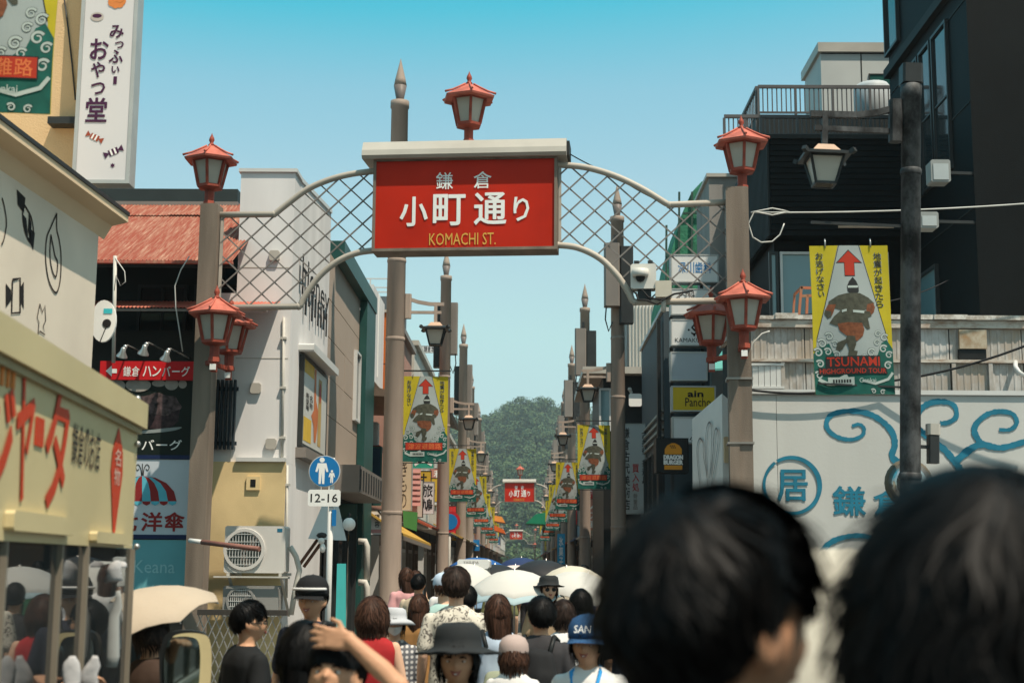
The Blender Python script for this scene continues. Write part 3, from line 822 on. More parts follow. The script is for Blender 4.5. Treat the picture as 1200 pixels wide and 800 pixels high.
def board(name, F, q, t, face_m, edge_m, label, cat='sign', group=None, rim=.02):
    """sign board thing: body with rim; returns (root, frame on its face)"""
    a0, a1, b0, b1 = q
    root = thing(name, label, cat, F.p((a0 + a1) / 2, b0, 0), group)
    mb = MB(); mb.use(edge_m); mb.box(F, a0, a1, b0, b1, -t, -.006)
    if rim:
        for r in ((a0, a1, b0, b0 + rim), (a0, a1, b1 - rim, b1), (a0, a0 + rim, b0 + rim, b1 - rim), (a1 - rim, a1, b0 + rim, b1 - rim)): mb.box(F, *r, -.006, .008)
    mb.build('board', None, root)
    mb = MB(); mb.use(face_m); mb.box(F, a0 + rim + .001, a1 - rim - .001, b0 + rim + .001, b1 - rim - .001, -.005, 0); mb.build('face', None, root)
    return root
def lettering(parent, F, body, q, m, w=0.0, mode='row', c=.004, gap=.1):
    mb = MB(); mb.use(m)
    if mode == 'row': put_row(mb, F, body, *q, c, w, gap)
    elif mode == 'vert': put_vert(mb, F, body, *q, c, w, gap)
    elif w >= .02: bold_text(mb, F, body, *q, c, .02)
    else: put_text(mb, F, body, *q, c, w)
    return mb.build('lettering', None, parent)
def flat(mb, F, pts, m, c=.004):
    mb.use(m); mb.poly([F.p(a, b, c) for a, b in pts]); return mb
def pixflat(mb, F, pix, m, c=.004):
    mb.use(m); mb.poly([F.p(*F.ab(x, y, c), c) for x, y in pix]); return mb
def circle_pts(a, b, r, n=24, r2=None):
    return [(a + r * math.cos(6.2832 * k / n), b + (r2 or r) * math.sin(6.2832 * k / n)) for k in range(n)]
def ring_flat(mb, F, a, b, r0, r1, m, c=.004, n=28):
    mb.use(m); k = len(mb.v)
    for i in range(n):
        t = 6.2832 * i / n
        mb.v += [F.p(a + r0 * math.cos(t), b + r0 * math.sin(t), c), F.p(a + r1 * math.cos(t), b + r1 * math.sin(t), c)]
    for i in range(n):
        j = (i + 1) % n; mb.face([k + 2 * i, k + 2 * i + 1, k + 2 * j + 1, k + 2 * j])
def stroke(mb, F, pts, w, m, c=.004):
    """flat painted line of width w (or list of widths) through plane points"""
    mb.use(m); n = len(pts); ws = w if isinstance(w, (list, tuple)) else [w] * n; k = len(mb.v)
    for i in range(n):
        p = Vector(pts[max(0, i - 1)]); q = Vector(pts[min(n - 1, i + 1)]); d = (q - p)
        d = d.normalized() if d.length > 1e-9 else Vector((1, 0)); nn = Vector((-d.y, d.x)) * ws[i] / 2; o = Vector(pts[i])
        mb.v += [F.p(*(o - nn), c), F.p(*(o + nn), c)]
    for i in range(n - 1): mb.face([k + 2 * i, k + 2 * i + 2, k + 2 * i + 3, k + 2 * i + 1])
def smooth2(pts, n=6):
    P = [Vector(p) for p in pts]; out = []
    for i in range(len(P) - 1):
        p0 = P[max(0, i - 1)]; p1 = P[i]; p2 = P[i + 1]; p3 = P[min(len(P) - 1, i + 2)]
        for k in range(n):
            t = k / n; out.append(.5 * ((2 * p1) + (p2 - p0) * t + (2 * p0 - 5 * p1 + 4 * p2 - p3) * t * t + (3 * p1 - p0 - 3 * p2 + p3) * t ** 3))
    out.append(P[-1]); return out

# ================================================================== L1: beige snack shop on the left
e = at(145, 245, 11.0)
F1 = Frame((e.x - .19, e.y, 0), Vector((.046, 1, 0)))          # u runs up the street, a<=0 is nearer
L1 = thing('snack_shop', 'beige rendered snack shop with painted sweets on its wall, behind the food van', 'building', (e.x - 2, 7, 0))
H1 = e.z - .06
mb = MB(); mb.use(M_BEIGE); mb.box(F1, -9.6, 0, 0, H1 + .02, -4.0, 0); mb.build('wall', None, L1)
mb = MB(); mb.use(mat('soffit_cream', (.66, .50, .33), .8, .05, 2, .1))
ring = [(-.001, H1 - .16), (.06, H1 - .05), (.19, H1 - .02), (.19, H1 + .03), (-4.0, H1 + .03), (-4.0, H1 + .021), (-.001, H1 + .021)]
k = len(mb.v); n = len(ring)
for a in (-9.7, .13): mb.v += [F1.p(a, b, c) for c, b in ring]
mb.face([k + i for i in range(n)]); mb.face([k + n + i for i in reversed(range(n))])
for i in range(n): mb.face([k + i, k + n + i, k + n + (i + 1) % n, k + (i + 1) % n])
ev = mb.build('eave', None, L1)
mb = MB(); mb.use(M_DKMET); mb.box(F1, -9.7, .135, H1 + .031, H1 + .062, -.2, .20); mb.build('flashing', None, ev)
FU = front(11.45)
ax = FU.ab(93, 100)[0]
mb = MB(); mb.use(M_CREAM); mb.box(FU, -9, ax, H1 + .065, 9.6, -.45, 0); mb.build('upper_wall', None, L1)
mb = MB(); mb.use(M_DKMET); mb.tube([FU.p(*FU.ab(x, y), .015) for x, y in ((76, 0), (80, 30), (85, 75), (89, 118))], .007, 5); mb.build('cable', None, L1)
# painted sweets
M_INK = mat('wall_paint_ink', (.016, .014, .014), .8, .1)
def doodle(paths, w=.014, fills=()):
    mb = MB()
    for f in fills: pixflat(mb, F1, f, M_INK, .004)
    for p in paths: stroke(mb, F1, [Vector(F1.ab(x, y)) for x, y in p], w, M_INK, .005)
    mb.build('painted_sweet', None, L1)
doodle([smooth2([(28, 240), (36, 255), (39, 275), (36, 285), (29, 272), (26, 252), (28, 240)])], .016,
       ([(20, 222), (30, 232), (28, 250), (21, 240)], [(26, 250), (31, 256), (33, 278), (29, 272)], [(34, 250), (37, 262), (36, 283), (33, 270)], [(36, 268), (41, 273), (39, 293), (34, 280)]))
doodle([smooth2([(66, 250), (59, 266), (54, 280), (53, 305), (57, 330), (65, 343), (70, 328), (71, 300), (69, 282), (66, 268), (66, 250)]), smooth2([(59, 275), (58, 300), (61, 318), (65, 324), (67, 308), (64, 300), (62, 290), (59, 275)])], .016)
doodle([[(14, 328), (23, 326), (23, 366), (13, 367), (14, 328)]], .022, ([(13, 340), (7, 332), (7, 360), (13, 352)], [(23, 338), (28, 330), (28, 362), (23, 350)]))
doodle([[(46, 356), (49, 366), (52, 358), (53, 375), (50, 382), (52, 392), (46, 388), (44, 392), (45, 378), (43, 372), (46, 356)]], .012)
doodle([smooth2([(2, 232), (5, 245), (7, 262), (4, 280), (1, 287)])], .014)
# small round sign at the far end of the wall
FD = front(11.15); a, b = FD.ab(121, 376)
t = thing('round_sign', 'small white round sign with cyan mark at the end of the snack shop wall', 'sign', FD.p(a, b - .17))
mb = MB(); mb.use(M_WHITE); mb.prism(FD, circle_pts(a, b, .10, 24, .17), -.03, 0); mb.build('disc', None, t)
mb = MB(); flat(mb, FD, [(a + .0, b + .06), (a + .07, b + .06), (a + .07, b + .10), (a + .0, b + .10)], mat('cyan_mark', (.05, .5, .55), .6)); mb.build('cyan_mark', None, t)
mb = MB(); flat(mb, FD, circle_pts(a + .03, b - .02, .035), M_INK); mb.bar(FD.p(a + .03, b - .04, .005), FD.p(a - .02, b - .18, .005), .012, .004); mb.build('dark_mark', None, t)
# tall white sign with violet lettering
FS = front(11.25)
q = FS.rect(90, 0, 157, 215); q = (q[0], q[1], q[2], q[3] + .95)
M_SIGNW = mat('acrylic_white', (.60, .58, .58), .4, .03, 1)
M_ALU = mat('aluminium_edge', (.42, .42, .40), .4, .08, 4, metal=.3)
t = board('vertical_sign', FS, q, .16, M_SIGNW, M_ALU, 'tall white vertical sign with violet hiragana and candy pictures, above the snack shop', 'sign', rim=.03)
M_VIO = mat('violet_print', (.055, .012, .045), .6); M_ORG = mat('orange_print', (.62, .20, .05), .6)
def sp(x0, y0, x1, y1): return FS.rect(x0, y0, x1, y1)
for ch, x0, y0, x1, y1 in (('み', 129, 30, 145, 45), ('っ', 135, 49, 145, 57), ('ふ', 128, 59, 144, 74), ('ぃ', 131, 78, 140, 86), ('お', 106, 46, 127, 70), ('や', 107, 73, 123, 91), ('つ', 107, 97, 123, 111), ('堂', 101, 115, 125, 143)):
    lettering(t, FS, ch, sp(x0, y0, x1, y1), M_VIO, .028, 'text')
mb = MB(); mb.use(M_VIO); mb.box(FS, *sp(133, 90, 137, 99), .002, .004); mb.build('lettering', None, t)
def candy(x, y, s, ang, m):
    a, b = FS.ab(x, y); ca, sa = math.cos(ang), math.sin(ang); P = lambda u, v: (a + s * (u * ca - v * sa), b + s * (u * sa + v * ca))
    mb = MB(); flat(mb, FS, [P(-.55, -.35), (P(.55, -.35)), P(.55, .35), P(-.55, .35)], m, .004)
    flat(mb, FS, [P(-.5, 0), P(-1.1, -.4), P(-1.1, .4)], m, .0045); flat(mb, FS, [P(.5, 0), P(1.1, .4), P(1.1, -.4)], m, .0045)
    for u in (-.35, .1): flat(mb, FS, [P(u, -.33), P(u + .2, -.33), P(u + .2, .33), P(u, .33)], M_WHITE, .0055)
    mb.build('candy_print', None, t)
candy(111, 161, .068, -.45, mat('brown_red_print', (.30, .06, .03), .6)); candy(133, 178, .075, .42, M_VIO)
mb = MB()
for i in range(7): a, b = FS.ab(137 + 6 * math.cos(i * .9), 2 + 4 * math.sin(i * .9)); flat(mb, FS, circle_pts(a, b, .035, 8), M_ORG, .004 + .0004 * i)
mb.build('flower_print', None, t)
mb = MB(); flat(mb, FS, circle_pts(*FS.ab(114, 20), .055, 14, .04), mat('pale_print', (.45, .40, .36), .6), .004); flat(mb, FS, circle_pts(*FS.ab(114, 19), .04, 12, .018), M_VIO, .005); mb.build('bun_print', None, t)
mb = MB(); ring = []; a, b = FS.ab(132, 194)
for i in range(12): r = .022 if i % 2 else .012; ring.append((a + r * math.cos(i * .5236), b + r * math.sin(i * .5236)))
flat(mb, FS, ring, M_VIO); mb.build('star_print', None, t)
for zz in (5.2, 7.2):
    mb = MB(); mb.use(M_DKMET); mb.box(FS, q[0] - .25, q[0] - .001, zz, zz + .06, -.22, -.06); mb.build('bracket', None, t)

# ================================================================== L2: dark grill house with rusty red corrugated roofs
L2 = thing('grill_house', 'dark two storey grill house with rusty red corrugated iron roofs', 'building', (-5.2, 20, 0))
FE = front(18.0)
xr = at(281, 300, 18.3).x
mb = MB(); mb.use(M_DKWALL); F2_ = front(18.55)
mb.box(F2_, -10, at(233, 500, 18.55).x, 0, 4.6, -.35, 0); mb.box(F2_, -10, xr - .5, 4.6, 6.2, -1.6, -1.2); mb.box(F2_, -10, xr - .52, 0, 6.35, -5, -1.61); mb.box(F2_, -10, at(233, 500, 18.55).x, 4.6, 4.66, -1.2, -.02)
mb.build('wall', None, L2)
M_RUST = rust_mat('rusty_red_sheet', (.24, .060, .036), (.50, .30, .21), .62, 3.4, (9, .6, .6))
M_RUST2 = rust_mat('red_sheet', (.42, .10, .07), (.50, .26, .18), .5, 3, (5, 1, 1))
def corrugated(F, a0, a1, b0, c0, b1, c1, period, amp, m, name, parent, per=4, t=.004):
    """one corrugated sheet from edge (b0,c0) to edge (b1,c1), ridges along the slope"""
    n = int((a1 - a0) / period * per); mb = MB(); mb.use(m); k = 0
    s = Vector((b1 - b0, c1 - c0)).normalized(); nb, nc = -s.y, s.x
    if nc < 0: nb, nc = -nb, -nc
    for i in range(n + 1):
        a = a0 + (a1 - a0) * i / n; h = amp * math.sin(2 * math.pi * i / per)
        for b, c in ((b0, c0), ((b0 + b1) / 2, (c0 + c1) / 2), (b1, c1)):
            mb.v.append(F.p(a, b + nb * h, c + nc * h))
    for i in range(n):
        for j in (0, 1):
            q = 3 * i + j; mb.face([q, q + 3, q + 4, q + 1])
    return mb.build(name, None, parent)
z0 = at(200, 306, 18.0).z; z1 = at(200, 240, 21.0).z
rr = random.Random(5)
for r, (f0, f1, lift) in enumerate(((0, .82, 0), (.76, 1.0, .02))):
    x = xr - .03
    while x > -6.6:
        w = .72; bb0 = z0 + (z1 - z0) * f0 + lift + rr.uniform(0, .012); bb1 = z0 + (z1 - z0) * f1 + lift
        corrugated(FE, x - w - .03, x, bb0, -3.0 * f0, bb1, -3.0 * f1, .048, .009, M_RUST, 'roof_sheet', L2)
        x -= w
mb = MB(); mb.use(M_DKMET); mb.bar((-7, 18.03, z0 - .05), (xr - .02, 18.03, z0 - .05), .03, .05); mb.use(M_RUST2); mb.bar((-7, 17.98, z0 - .02), (xr - .02, 17.98, z0 - .02), .07, .035)
mb.build('gutter', None, L2)
zf = at(200, 222, 21.0).z
mb = MB(); mb.use(mat('fascia_dark_green', (.025, .034, .034), .6, .1)); mb.box(front(21.0), -10, at(279, 230, 21).x, z1 + .03, zf, -.6, .04)
mb.use(M_CASE); mb.box(front(21.0), -10, at(279, 230, 21).x + .02, z1 - .03, z1 + .028, -.3, .10); mb.build('fascia', None, L2)
za = at(180, 360, 18.0).z; xa = at(313, 362, 18.0).x
x = xa
while x > -6.4:
    corrugated(front(18.0), x - .75, x, za, 0, za + .26, -.985, .048, .009, M_RUST2, 'awning_sheet', L2); x -= .72
mb = MB(); mb.use(M_CASE); mb.bar((-7, 18.03, za - .03), (xa, 18.03, za - .03), .03, .03); mb.build('awning_rail', None, L2)
# dim window openings behind
for x0, x1 in ((-5.5, -4.8), (-4.7, -4.05)):
    window(L2, front(19.75), x0, x1, 4.75, 5.5, M_FRAMED, M_GLASSD, 2)
mb = MB(); mb.use(M_PIPE); mb.tube([at(133, 425, 17.6), at(135, 300, 17.6)], .024, 8); mb.build_top('downpipe', None, 'grey vertical pipe in front of the dark grill house, above the red arrow sign', 'pipe')
mb = MB(); mb.use(M_CABLEW); mb.tube([at(x, y, 17.55) for x, y in ((222, 300), (212, 316), (205, 335), (206, 360), (210, 385), (214, 412))], .008, 5)
mb.build_top('loose_cable', None, 'pale loose cable hanging under the red corrugated roof', 'cable')
mb = MB(); mb.use(M_CABLEW); mb.tube([at(x, y, 17.58) for x, y in ((135, 302), (146, 318), (147, 330), (141, 335), (136, 322), (134, 340))], .007, 5)
mb.build_top('loose_cable', None, 'white cable loop at the top of the grey pipe', 'cable')
# signs on the grill house
FB = front(17.72)
def pb(name, x0, y0, x1, y1, face, edge, label, F=FB, t=.06, rim=.0, cat='sign', group=None):
    return board(name, F, F.rect(x0, y0, x1, y1), t, face, edge, label, cat, group, rim)
M_SRED = mat('bright_red_panel', (.52, .012, .016), .45, .06, 3)
t = pb('arrow_sign', 117, 423, 229, 445, M_SRED, M_SRED, 'bright red sign with white arrow and katakana on the dark grill house', FB.shift(0, 0, .05))
FA = FB.shift(0, 0, .05)
mb = MB(); pixflat(mb, FA, [(124, 434.5), (131, 428), (131, 432), (137, 432), (137, 437), (131, 437), (131, 441)], M_WHITE); mb.build('arrow', None, t)
lettering(t, FA, '鎌倉', FA.rect(144, 429, 164, 441), M_WHITE, .012); lettering(t, FA, 'ハンバーグ', FA.rect(167, 429, 223, 441), M_WHITE, .025)
M_BILL = mat('billboard_dark', (.010, .016, .013), .4, .3, 2)
t = pb('burger_billboard', 117, 446, 227, 536, M_BILL, M_FRAMED, 'dark billboard with a grilled meat picture below the red arrow sign')
M_MEAT = mat('meat_print', (.085, .055, .055), .6, .75, 14, grime=.2); M_MEATD = mat('meat_print_dark', (.040, .022, .024), .6, .6, 20)
mb = MB(); ring = []
for k in range(30):
    t6 = 6.2832 * k / 30; ring.append((184 + (28 + 2 * math.sin(5 * t6)) * math.cos(t6), 474 + (13 + 1.5 * math.sin(7 * t6)) * math.sin(t6)))
pixflat(mb, FB, [(157, 478), (211, 478), (209, 494), (198, 502), (160, 502)], M_MEATD, .004); pixflat(mb, FB, list(reversed(ring)), M_MEAT, .006)
pixflat(mb, FB, smooth2([(150, 506), (180, 503), (212, 500), (205, 504), (180, 507), (150, 508), (150, 506)], 3), mat('plate_print', (.25, .27, .26), .6), .005)
mb.build('meat_print', None, t)
mb = MB()
for x, y, rx, ry in ((136, 452, 11, 8), (162, 451, 15, 8), (186, 449, 8, 4), (201, 450, 8, 7), (214, 450, 5, 5)):
    pixflat(mb, FB, [(x + rx * math.cos(6.2832 * k / 18), y + ry * math.sin(6.2832 * k / 18)) for k in range(18)][::-1], mat('pale_blur_print', (.30, .27, .24), .7, .25, 6), .005 + .0003 * rx)
mb.build('garnish_print', None, t)
lettering(t, FB, 'ハンバーグ', FB.rect(133, 515, 214, 527), M_WHITE, .02, c=.007)
mb = MB(); mb.use(mat('navy_strip', (.01, .02, .07), .5)); mb.box(FB, *FB.rect(117, 533, 226, 537.5), .001, .012); mb.build('navy_strip', None, t)
t = pb('parasol_shop_sign', 117, 538, 224, 630, mat('panel_pale_blue', (.50, .54, .58), .45, .03), M_ALU, 'pale sign with red and blue parasol picture and red kanji', FB.shift(0, 0, .002))
FP = FB.shift(0, 0, .002)
M_PRED = mat('print_dark_red', (.26, .020, .020), .6); M_PBLU = mat('print_sky_blue', (.10, .42, .52), .6)
ax_, ay = 167, 557
tops_ = [(167 + 4 * (i - 4) * .4, 557) for i in range(9)]
mb = MB()
edges = [126 + (207 - 126) * k / 8 for k in range(9)]
for k in range(8):
    x0, x1 = edges[k], edges[k + 1]; m = M_PRED if k % 2 else M_PBLU
    def arc(x):
        dx = (x - 166.5) / 40.5; return [(166.5 + (x - 166.5) * math.sin(t * math.pi / 2), 557 + 30 * (1 - math.cos(t * math.pi / 2))) for t in (0, .25, .5, .75, 1)]
    A, B = arc(x0), arc(x1)
    for i in range(4): pixflat(mb, FP, [A[i], A[i + 1], B[i + 1], B[i]], m, .004)
    pixflat(mb, FP, [(x0, 587), (x0 + 1, 590), ((x0 + x1) / 2, 592), (x1 - 1, 590), (x1, 587)], M_PBLU if k % 2 else M_PRED, .005)
mb.build('parasol_print', None, t)
mb = MB()
for s in (-1, 1):
    stroke(mb, FP, [Vector(FP.ab(167 + s * x, y)) for x, y in smooth2([(1, 557), (2, 549), (5, 544), (8, 547), (6, 551), (4, 549)])], .010, M_INK); 
stroke(mb, FP, [Vector(FP.ab(167, y)) for y in (557, 543)], .010, M_INK, .005); mb.build('scroll_print', None, t)
for ch, x0, x1 in (('七', 137, 161), ('洋', 166, 190), ('傘', 193, 216)): lettering(t, FP, ch, FP.rect(x0, 600, x1, 622), M_PRED, .035, 'text')
mb = MB(); mb.use(mat('navy_strip', (0, 0, 0))); mb.box(FP, *FP.rect(117, 626, 223, 631), .001, .01); mb.build('navy_strip', None, t)
t = pb('shop_window_sign', 117, 632, 219, 692, mat('teal_panel', (.13, .36, .40), .3, .08, 2, grime=.05), M_ALU, 'glossy teal window panel below the parasol sign', FB.shift(0, 0, .001))
lettering(t, FB.shift(0, 0, .001), 'Keana', FB.rect(157, 656, 205, 671), mat('teal_letter', (.28, .52, .55), .5), .0, 'text')
mb = MB(); 
for k in range(3):
    x = 132 + 26 * k; mb2 = MB()
def spot(px, py, label):
    p = at(px, py, 17.45); t = thing('spotlight', label, 'lamp', p, 'spotlights above the arrow sign')
    mb = MB(); mb.use(M_STEEL); mb.lathe(p, [(.015, .06), (.03, .05), (.035, 0), (.07, -.06), (.072, -.07)], 14, axis=(.25, -.35, .8)); mb.build('lamp_shade', None, t)
    mb = MB(); mb.use(M_WHITE); mb.lathe(p, [(.0, -.060), (.064, -.062)], 14, axis=(.25, -.35, .8)); mb.build('lamp_glass', None, t)
    mb = MB(); mb.use(M_STEEL); mb.tube([p + Vector((0, .02, .04)), p + Vector((.02, .12, .10)), Vector((p.x + .02, 18.55, p.z + .12))], .011, 6); mb.ball(p + Vector((.01, .06, .07)), .03, 8); mb.build('arm', None, t)
spot(144, 412, 'leftmost of three steel spotlights above the red arrow sign'); spot(169, 409, 'middle steel spotlight above the red arrow sign'); spot(195, 416, 'rightmost steel spotlight above the red arrow sign, by the gate post')

# ================================================================== L3: white corner shop with yellow base
L3 = thing('corner_shop', 'white corner shop with pale yellow ground floor beside the left gate post', 'building', (-3.7, 20.5, 0))
F3 = front(19.0); XS = F3.ab(340, 400)[0]
W3 = left_wall(XS)                                              # a == world y
xl = F3.ab(279, 300)[0]; zb = F3.ab(310, 541)[1]; zt3 = F3.ab(310, 202)[1]
y2 = W3.ab(384, 400)[0]; zt4 = W3.ab(388, 250)[1]
yx0 = F3.ab(232, 600)[0]; yx1 = F3.ab(334, 600)[0]
mb = MB(); mb.use(M_WALLW)
ring = [(19.0, zb), (y2, zb), (y2, zt4), (19.0 + .45, zt3), (19.0, zt3)]
k = len(mb.v); n = len(ring)
for c in (XS, xl): mb.v += [Vector((c, y, z)) for y, z in ring]
mb.face([k + i for i in range(n)]); mb.face([k + n + i for i in reversed(range(n))])
for i in range(n): mb.face([k + i, k + n + i, k + n + (i + 1) % n, k + (i + 1) % n])
mb.box(F3, yx0 - .1, xl - .002, zb, 5.25, -1.5, 0); mb.build('upper_wall', None, L3)
mb = MB(); mb.use(M_FRAMEW); mb.box(F3, xl - .03, XS + .03, zt3 + .001, zt3 + .05, -.45, .03); mb.bar((XS - .02, 19.46, zt3 + .03), (XS - .02, y2, zt4 + .03), .08, .06); mb.build('parapet_cap', None, L3)
yx0 = F3.ab(232, 600)[0]; yx1 = F3.ab(334, 600)[0]
mb = MB(); mb.use(M_YELW); mb.box(front(18.93), yx0, yx1, 0, zb - .004, -.6, 0); mb.build('yellow_wall', None, L3)
mb = MB(); mb.use(M_WALLW); mb.box(front(18.97), yx1 + .001, XS - .01, 0, zb - .004, -2.2, 0); mb.box(left_wall(XS - .02), 19.6, y2, 0, zb - .004, -.5, -.01); mb.build('lower_wall', None, L3)
mb = MB(); mb.use(M_FRAMEW); mb.box(front(18.95), yx0 + .5, XS, zb - .003, zb + .05, -.05, .07); mb.build('string_course', None, L3)
F3y = front(18.93); a, b = F3y.ab(297, 566)
mb = MB(); mb.use(M_YELW); mb.box(F3y, a - .09, a + .09, b - .09, b + .09, 0, .03); mb.use(M_BLACK); mb.box(F3y, a - .035, a + .035, b - .05, b + .05, .03, .034); mb.build('vent', None, L3)
# dark louvre screen on the front
a0, a1, b0, b1 = F3.rect(244, 446, 279, 527); lv = None
mb = MB(); M_LOUV = mat('louvre_navy', (.018, .028, .036), .45, .15, 4)
mb.use(M_LOUV)
for b in (b0 + .06, b1 - .14): mb.box(F3, a0, a1, b, b + .05, .02, .06)
lv = mb.build('louvre_screen', None, L3)
for k in range(7):
    mb = MB(); mb.use(M_LOUV); a = a0 + (a1 - a0) * (k + .15) / 7; mb.box(F3, a, a + (a1 - a0) * .075, b0, b1, .061, .13); mb.build('slat', None, lv)
# raised dark lettering on the street side
mb = MB(); mb.use(M_INK)
aa0, aa1 = W3.ab(350, 320)[0], W3.ab(383, 320)[0]
zl = W3.ab(352, 334)[1]
put_text(mb, W3, 'Honey', aa0, aa1, zl - .12, zl + .42, .05, .04); mb.build('lettering', None, L3)
for k in range(9):
    mb = MB(); mb.use(M_INK); a = aa0 + (aa1 - aa0) * (k + .5) / 9; mb.box(W3, a - .035, a + .035, zl - .14 - .24 * abs(math.sin(k * 1.7)), zl + .02, .03, .045); mb.build('lettering_drip', None, L3)
# framed poster box
pa0, pa1 = W3.ab(349.5, 460)[0], W3.ab(378, 480)[0]; pz1 = W3.ab(350, 414)[1]; pz0 = W3.ab(350, 524)[1]
WP = W3.shift(0, 0, .065)
t = board('poster_case', WP, (pa0, pa1, pz0, pz1), -.0 - .05 + .11, mat('poster_paper', (.55, .54, .50), .35, .05), M_FRAMED, 'framed poster case with orange figure on the side of the white corner shop', 'poster', None, .05)
U = lambda x, y: (pa0 + (pa1 - pa0) * x, pz0 + (pz1 - pz0) * y)
mb = MB()
flat(mb, WP, [U(.04, .82), U(.42, .82), U(.42, .97), U(.04, .97)], mat('poster_yellow', (.65, .42, .05), .5), .003); flat(mb, WP, [U(.05, .08), U(.35, .08), U(.35, .34), U(.05, .34)], mat('poster_yellow', (0, 0, 0)), .003)
flat(mb, WP, [U(.62, .1), U(.75, .1), U(.75, .88), U(.62, .88)], mat('poster_gold', (.45, .30, .10), .5), .003); flat(mb, WP, [U(*p) for p in [(.44, .95), (.50, .95), (.52, .6), (.62, .5), (.60, .3), (.54, .12), (.47, .12), (.44, .3), (.34, .40), (.44, .48)]], mat('poster_orange', (.55, .16, .05), .5), .004)
flat(mb, WP, circle_pts(*U(.68, .72), .10, 14, .16), mat('poster_red', (.35, .03, .02), .5), .005)
mb.build('poster_print', None, t)
lettering(t, WP, '新登場', (*[U(.12, 0)[0], U(.24, 0)[0]], U(0, .42)[1], U(0, .62)[1]), M_INK, .02, 'vert'); lettering(t, WP, '名物', (*[U(.26, 0)[0], U(.38, 0)[0]], U(0, .46)[1], U(0, .62)[1]), M_INK, .02, 'vert')
mb = MB(); mb.use(M_FRAMEW); mb.box(W3, pa0 - .1, pa1 + .15, pz1 + .03, pz1 + .14, .0, .22, .02); mb.use(M_DKMET); mb.bar(W3.p((pa0 + pa1) / 2, pz1 + .14, .1), W3.p((pa0 + pa1) / 2, pz1 + .30, .02), .03); mb.build('lamp_bar', None, t)
mb = MB(); mb.use(M_CASE); mb.box(W3, pa0 - .1, pa1 + .1, pz0 - .16, pz0 - .02, .0, .15); mb.build('shelf', None, t)

# conduits, clips and small fittings on the white wall
for k, (x0, y0, x1, y1) in enumerate(((333, 372, 331, 538), (337, 545, 336, 700))):
    mb = MB(); mb.use(M_PIPE); A_, B_ = F3.ab(x0, y0), F3.ab(x1, y1); mb.tube([F3.p(*A_, .025), F3.p(*B_, .025)], .018, 6)
    for f in (.15, .5, .85): q_ = F3.p(*Vector(A_).lerp(Vector(B_), f), .02); mb.box(Frame(q_, (1, 0, 0)), -.04, .04, -.015, .015, -.02, .03)
    mb.build('conduit', None, L3)
for x_, y_ in ((322, 300), (300, 455), (318, 520)):
    a_, b_ = F3.ab(x_, y_); mb = MB(); mb.use(M_HOOD); mb.box(F3, a_ - .07, a_ + .07, b_ - .07, b_ + .07, .001, .05, .02); mb.build('vent_cover', None, L3)
mb = MB(); mb.use(M_HOOD)
for b_ in (4.35, 5.6): mb.box(F3, xl + .02, XS - .02, b_, b_ + .012, .0005, .004)
mb.build('render_joint', None, L3)
# air conditioner on its bracket
FAC = front(18.15)
def ac_unit(F, q, depth, label, name='air_conditioner', body_m=None, grille_side=0):
    a0, a1, b0, b1 = q; body_m = body_m or mat('ac_white', (.60, .57, .53), .45, .04, 2, grime=.05)
    t = thing(name, label, 'air conditioner', F.p((a0 + a1) / 2, b0, -depth / 2), None)
    mb = MB(); mb.use(body_m); mb.box(F, a0, a1, b0, b1, -depth, 0, .02); mb.build('casing', None, t)
    w = (a1 - a0); h = b1 - b0; ca = a0 + w * .33; cb = b0 + h * .5; R = min(h * .44, w * .31)
    mb = MB(); mb.use(body_m); ring_flat(mb, F, ca, cb, R * .93, R * 1.1, body_m, .030); mb.lathe(F.p(ca, cb, 0), [(R * 1.12, -.0), (R * 1.12, .012), (R, .012), (R, .002)], 28, axis=F.n); mb.build('fan_ring', None, t)
    mb = MB(); mb.use(mat('fan_dark', (.085, .10, .09), .6, .2)); mb.prism(F, circle_pts(ca, cb, R * .99), .001, .003); mb.build('fan_opening', None, t)
    mb = MB(); mb.use(M_CASE); mb.prism(F, circle_pts(ca, cb, R * .22), .004, .008)
    for k in range(3):
        u = k * 2.094; pts = [(ca + R * rr_ * math.cos(u + d), cb + R * rr_ * math.sin(u + d)) for rr_, d in ((.2, 0), (.6, .25), (.92, .5), (.92, 1.1), (.5, .9), (.2, .6))]
        flat(mb, F, pts, M_CASE, .005)
    mb.build('fan', None, t)
    g = MB(); g.use(M_FRAMEW)
    for k in range(13):
        a = ca - R + 2 * R * (k + .5) / 13; hh = math.sqrt(max(0, R * R - (a - ca) ** 2)); g.box(F, a - .004, a + .004, cb - hh, cb + hh, .014, .02)
    for k in range(5):
        b = cb - R + 2 * R * (k + .5) / 5; hh = math.sqrt(max(0, R * R - (b - cb) ** 2)); g.box(F, ca - hh, ca + hh, b - .004, b + .004, .021, .027)
    g.build('grille', None, t)
    return t
q = FAC.rect(263, 616, 334, 671)
t = ac_unit(FAC, q, .36, 'pale air conditioner with round fan grille on the yellow wall')
mb = MB(); mb.use(mat('blue_badge', (.02, .15, .25), .4)); mb.box(FAC, *FAC.rect(325, 619, 331, 623), .001, .003); mb.build('badge', None, t)
mb = MB(); mb.use(M_PIPE); z = q[2]
for a in (q[0] + .06, q[1] - .05):
    mb.bar(FAC.p(a, z - .02, .02), FAC.p(a, z - .02, -.76), .035, .035); mb.bar(FAC.p(a, z - .04, -.05), FAC.p(a, z - .55, -.76), .03, .03)
mb.bar(FAC.p(q[0] - .12, z - .05, .02), FAC.p(q[1] + .05, z - .05, .02), .03, .02)
mb.build_top('wall_bracket', None, 'steel wall bracket carrying the pale air conditioner', 'bracket')
q2 = FAC.rect(262, 686, 326, 722)
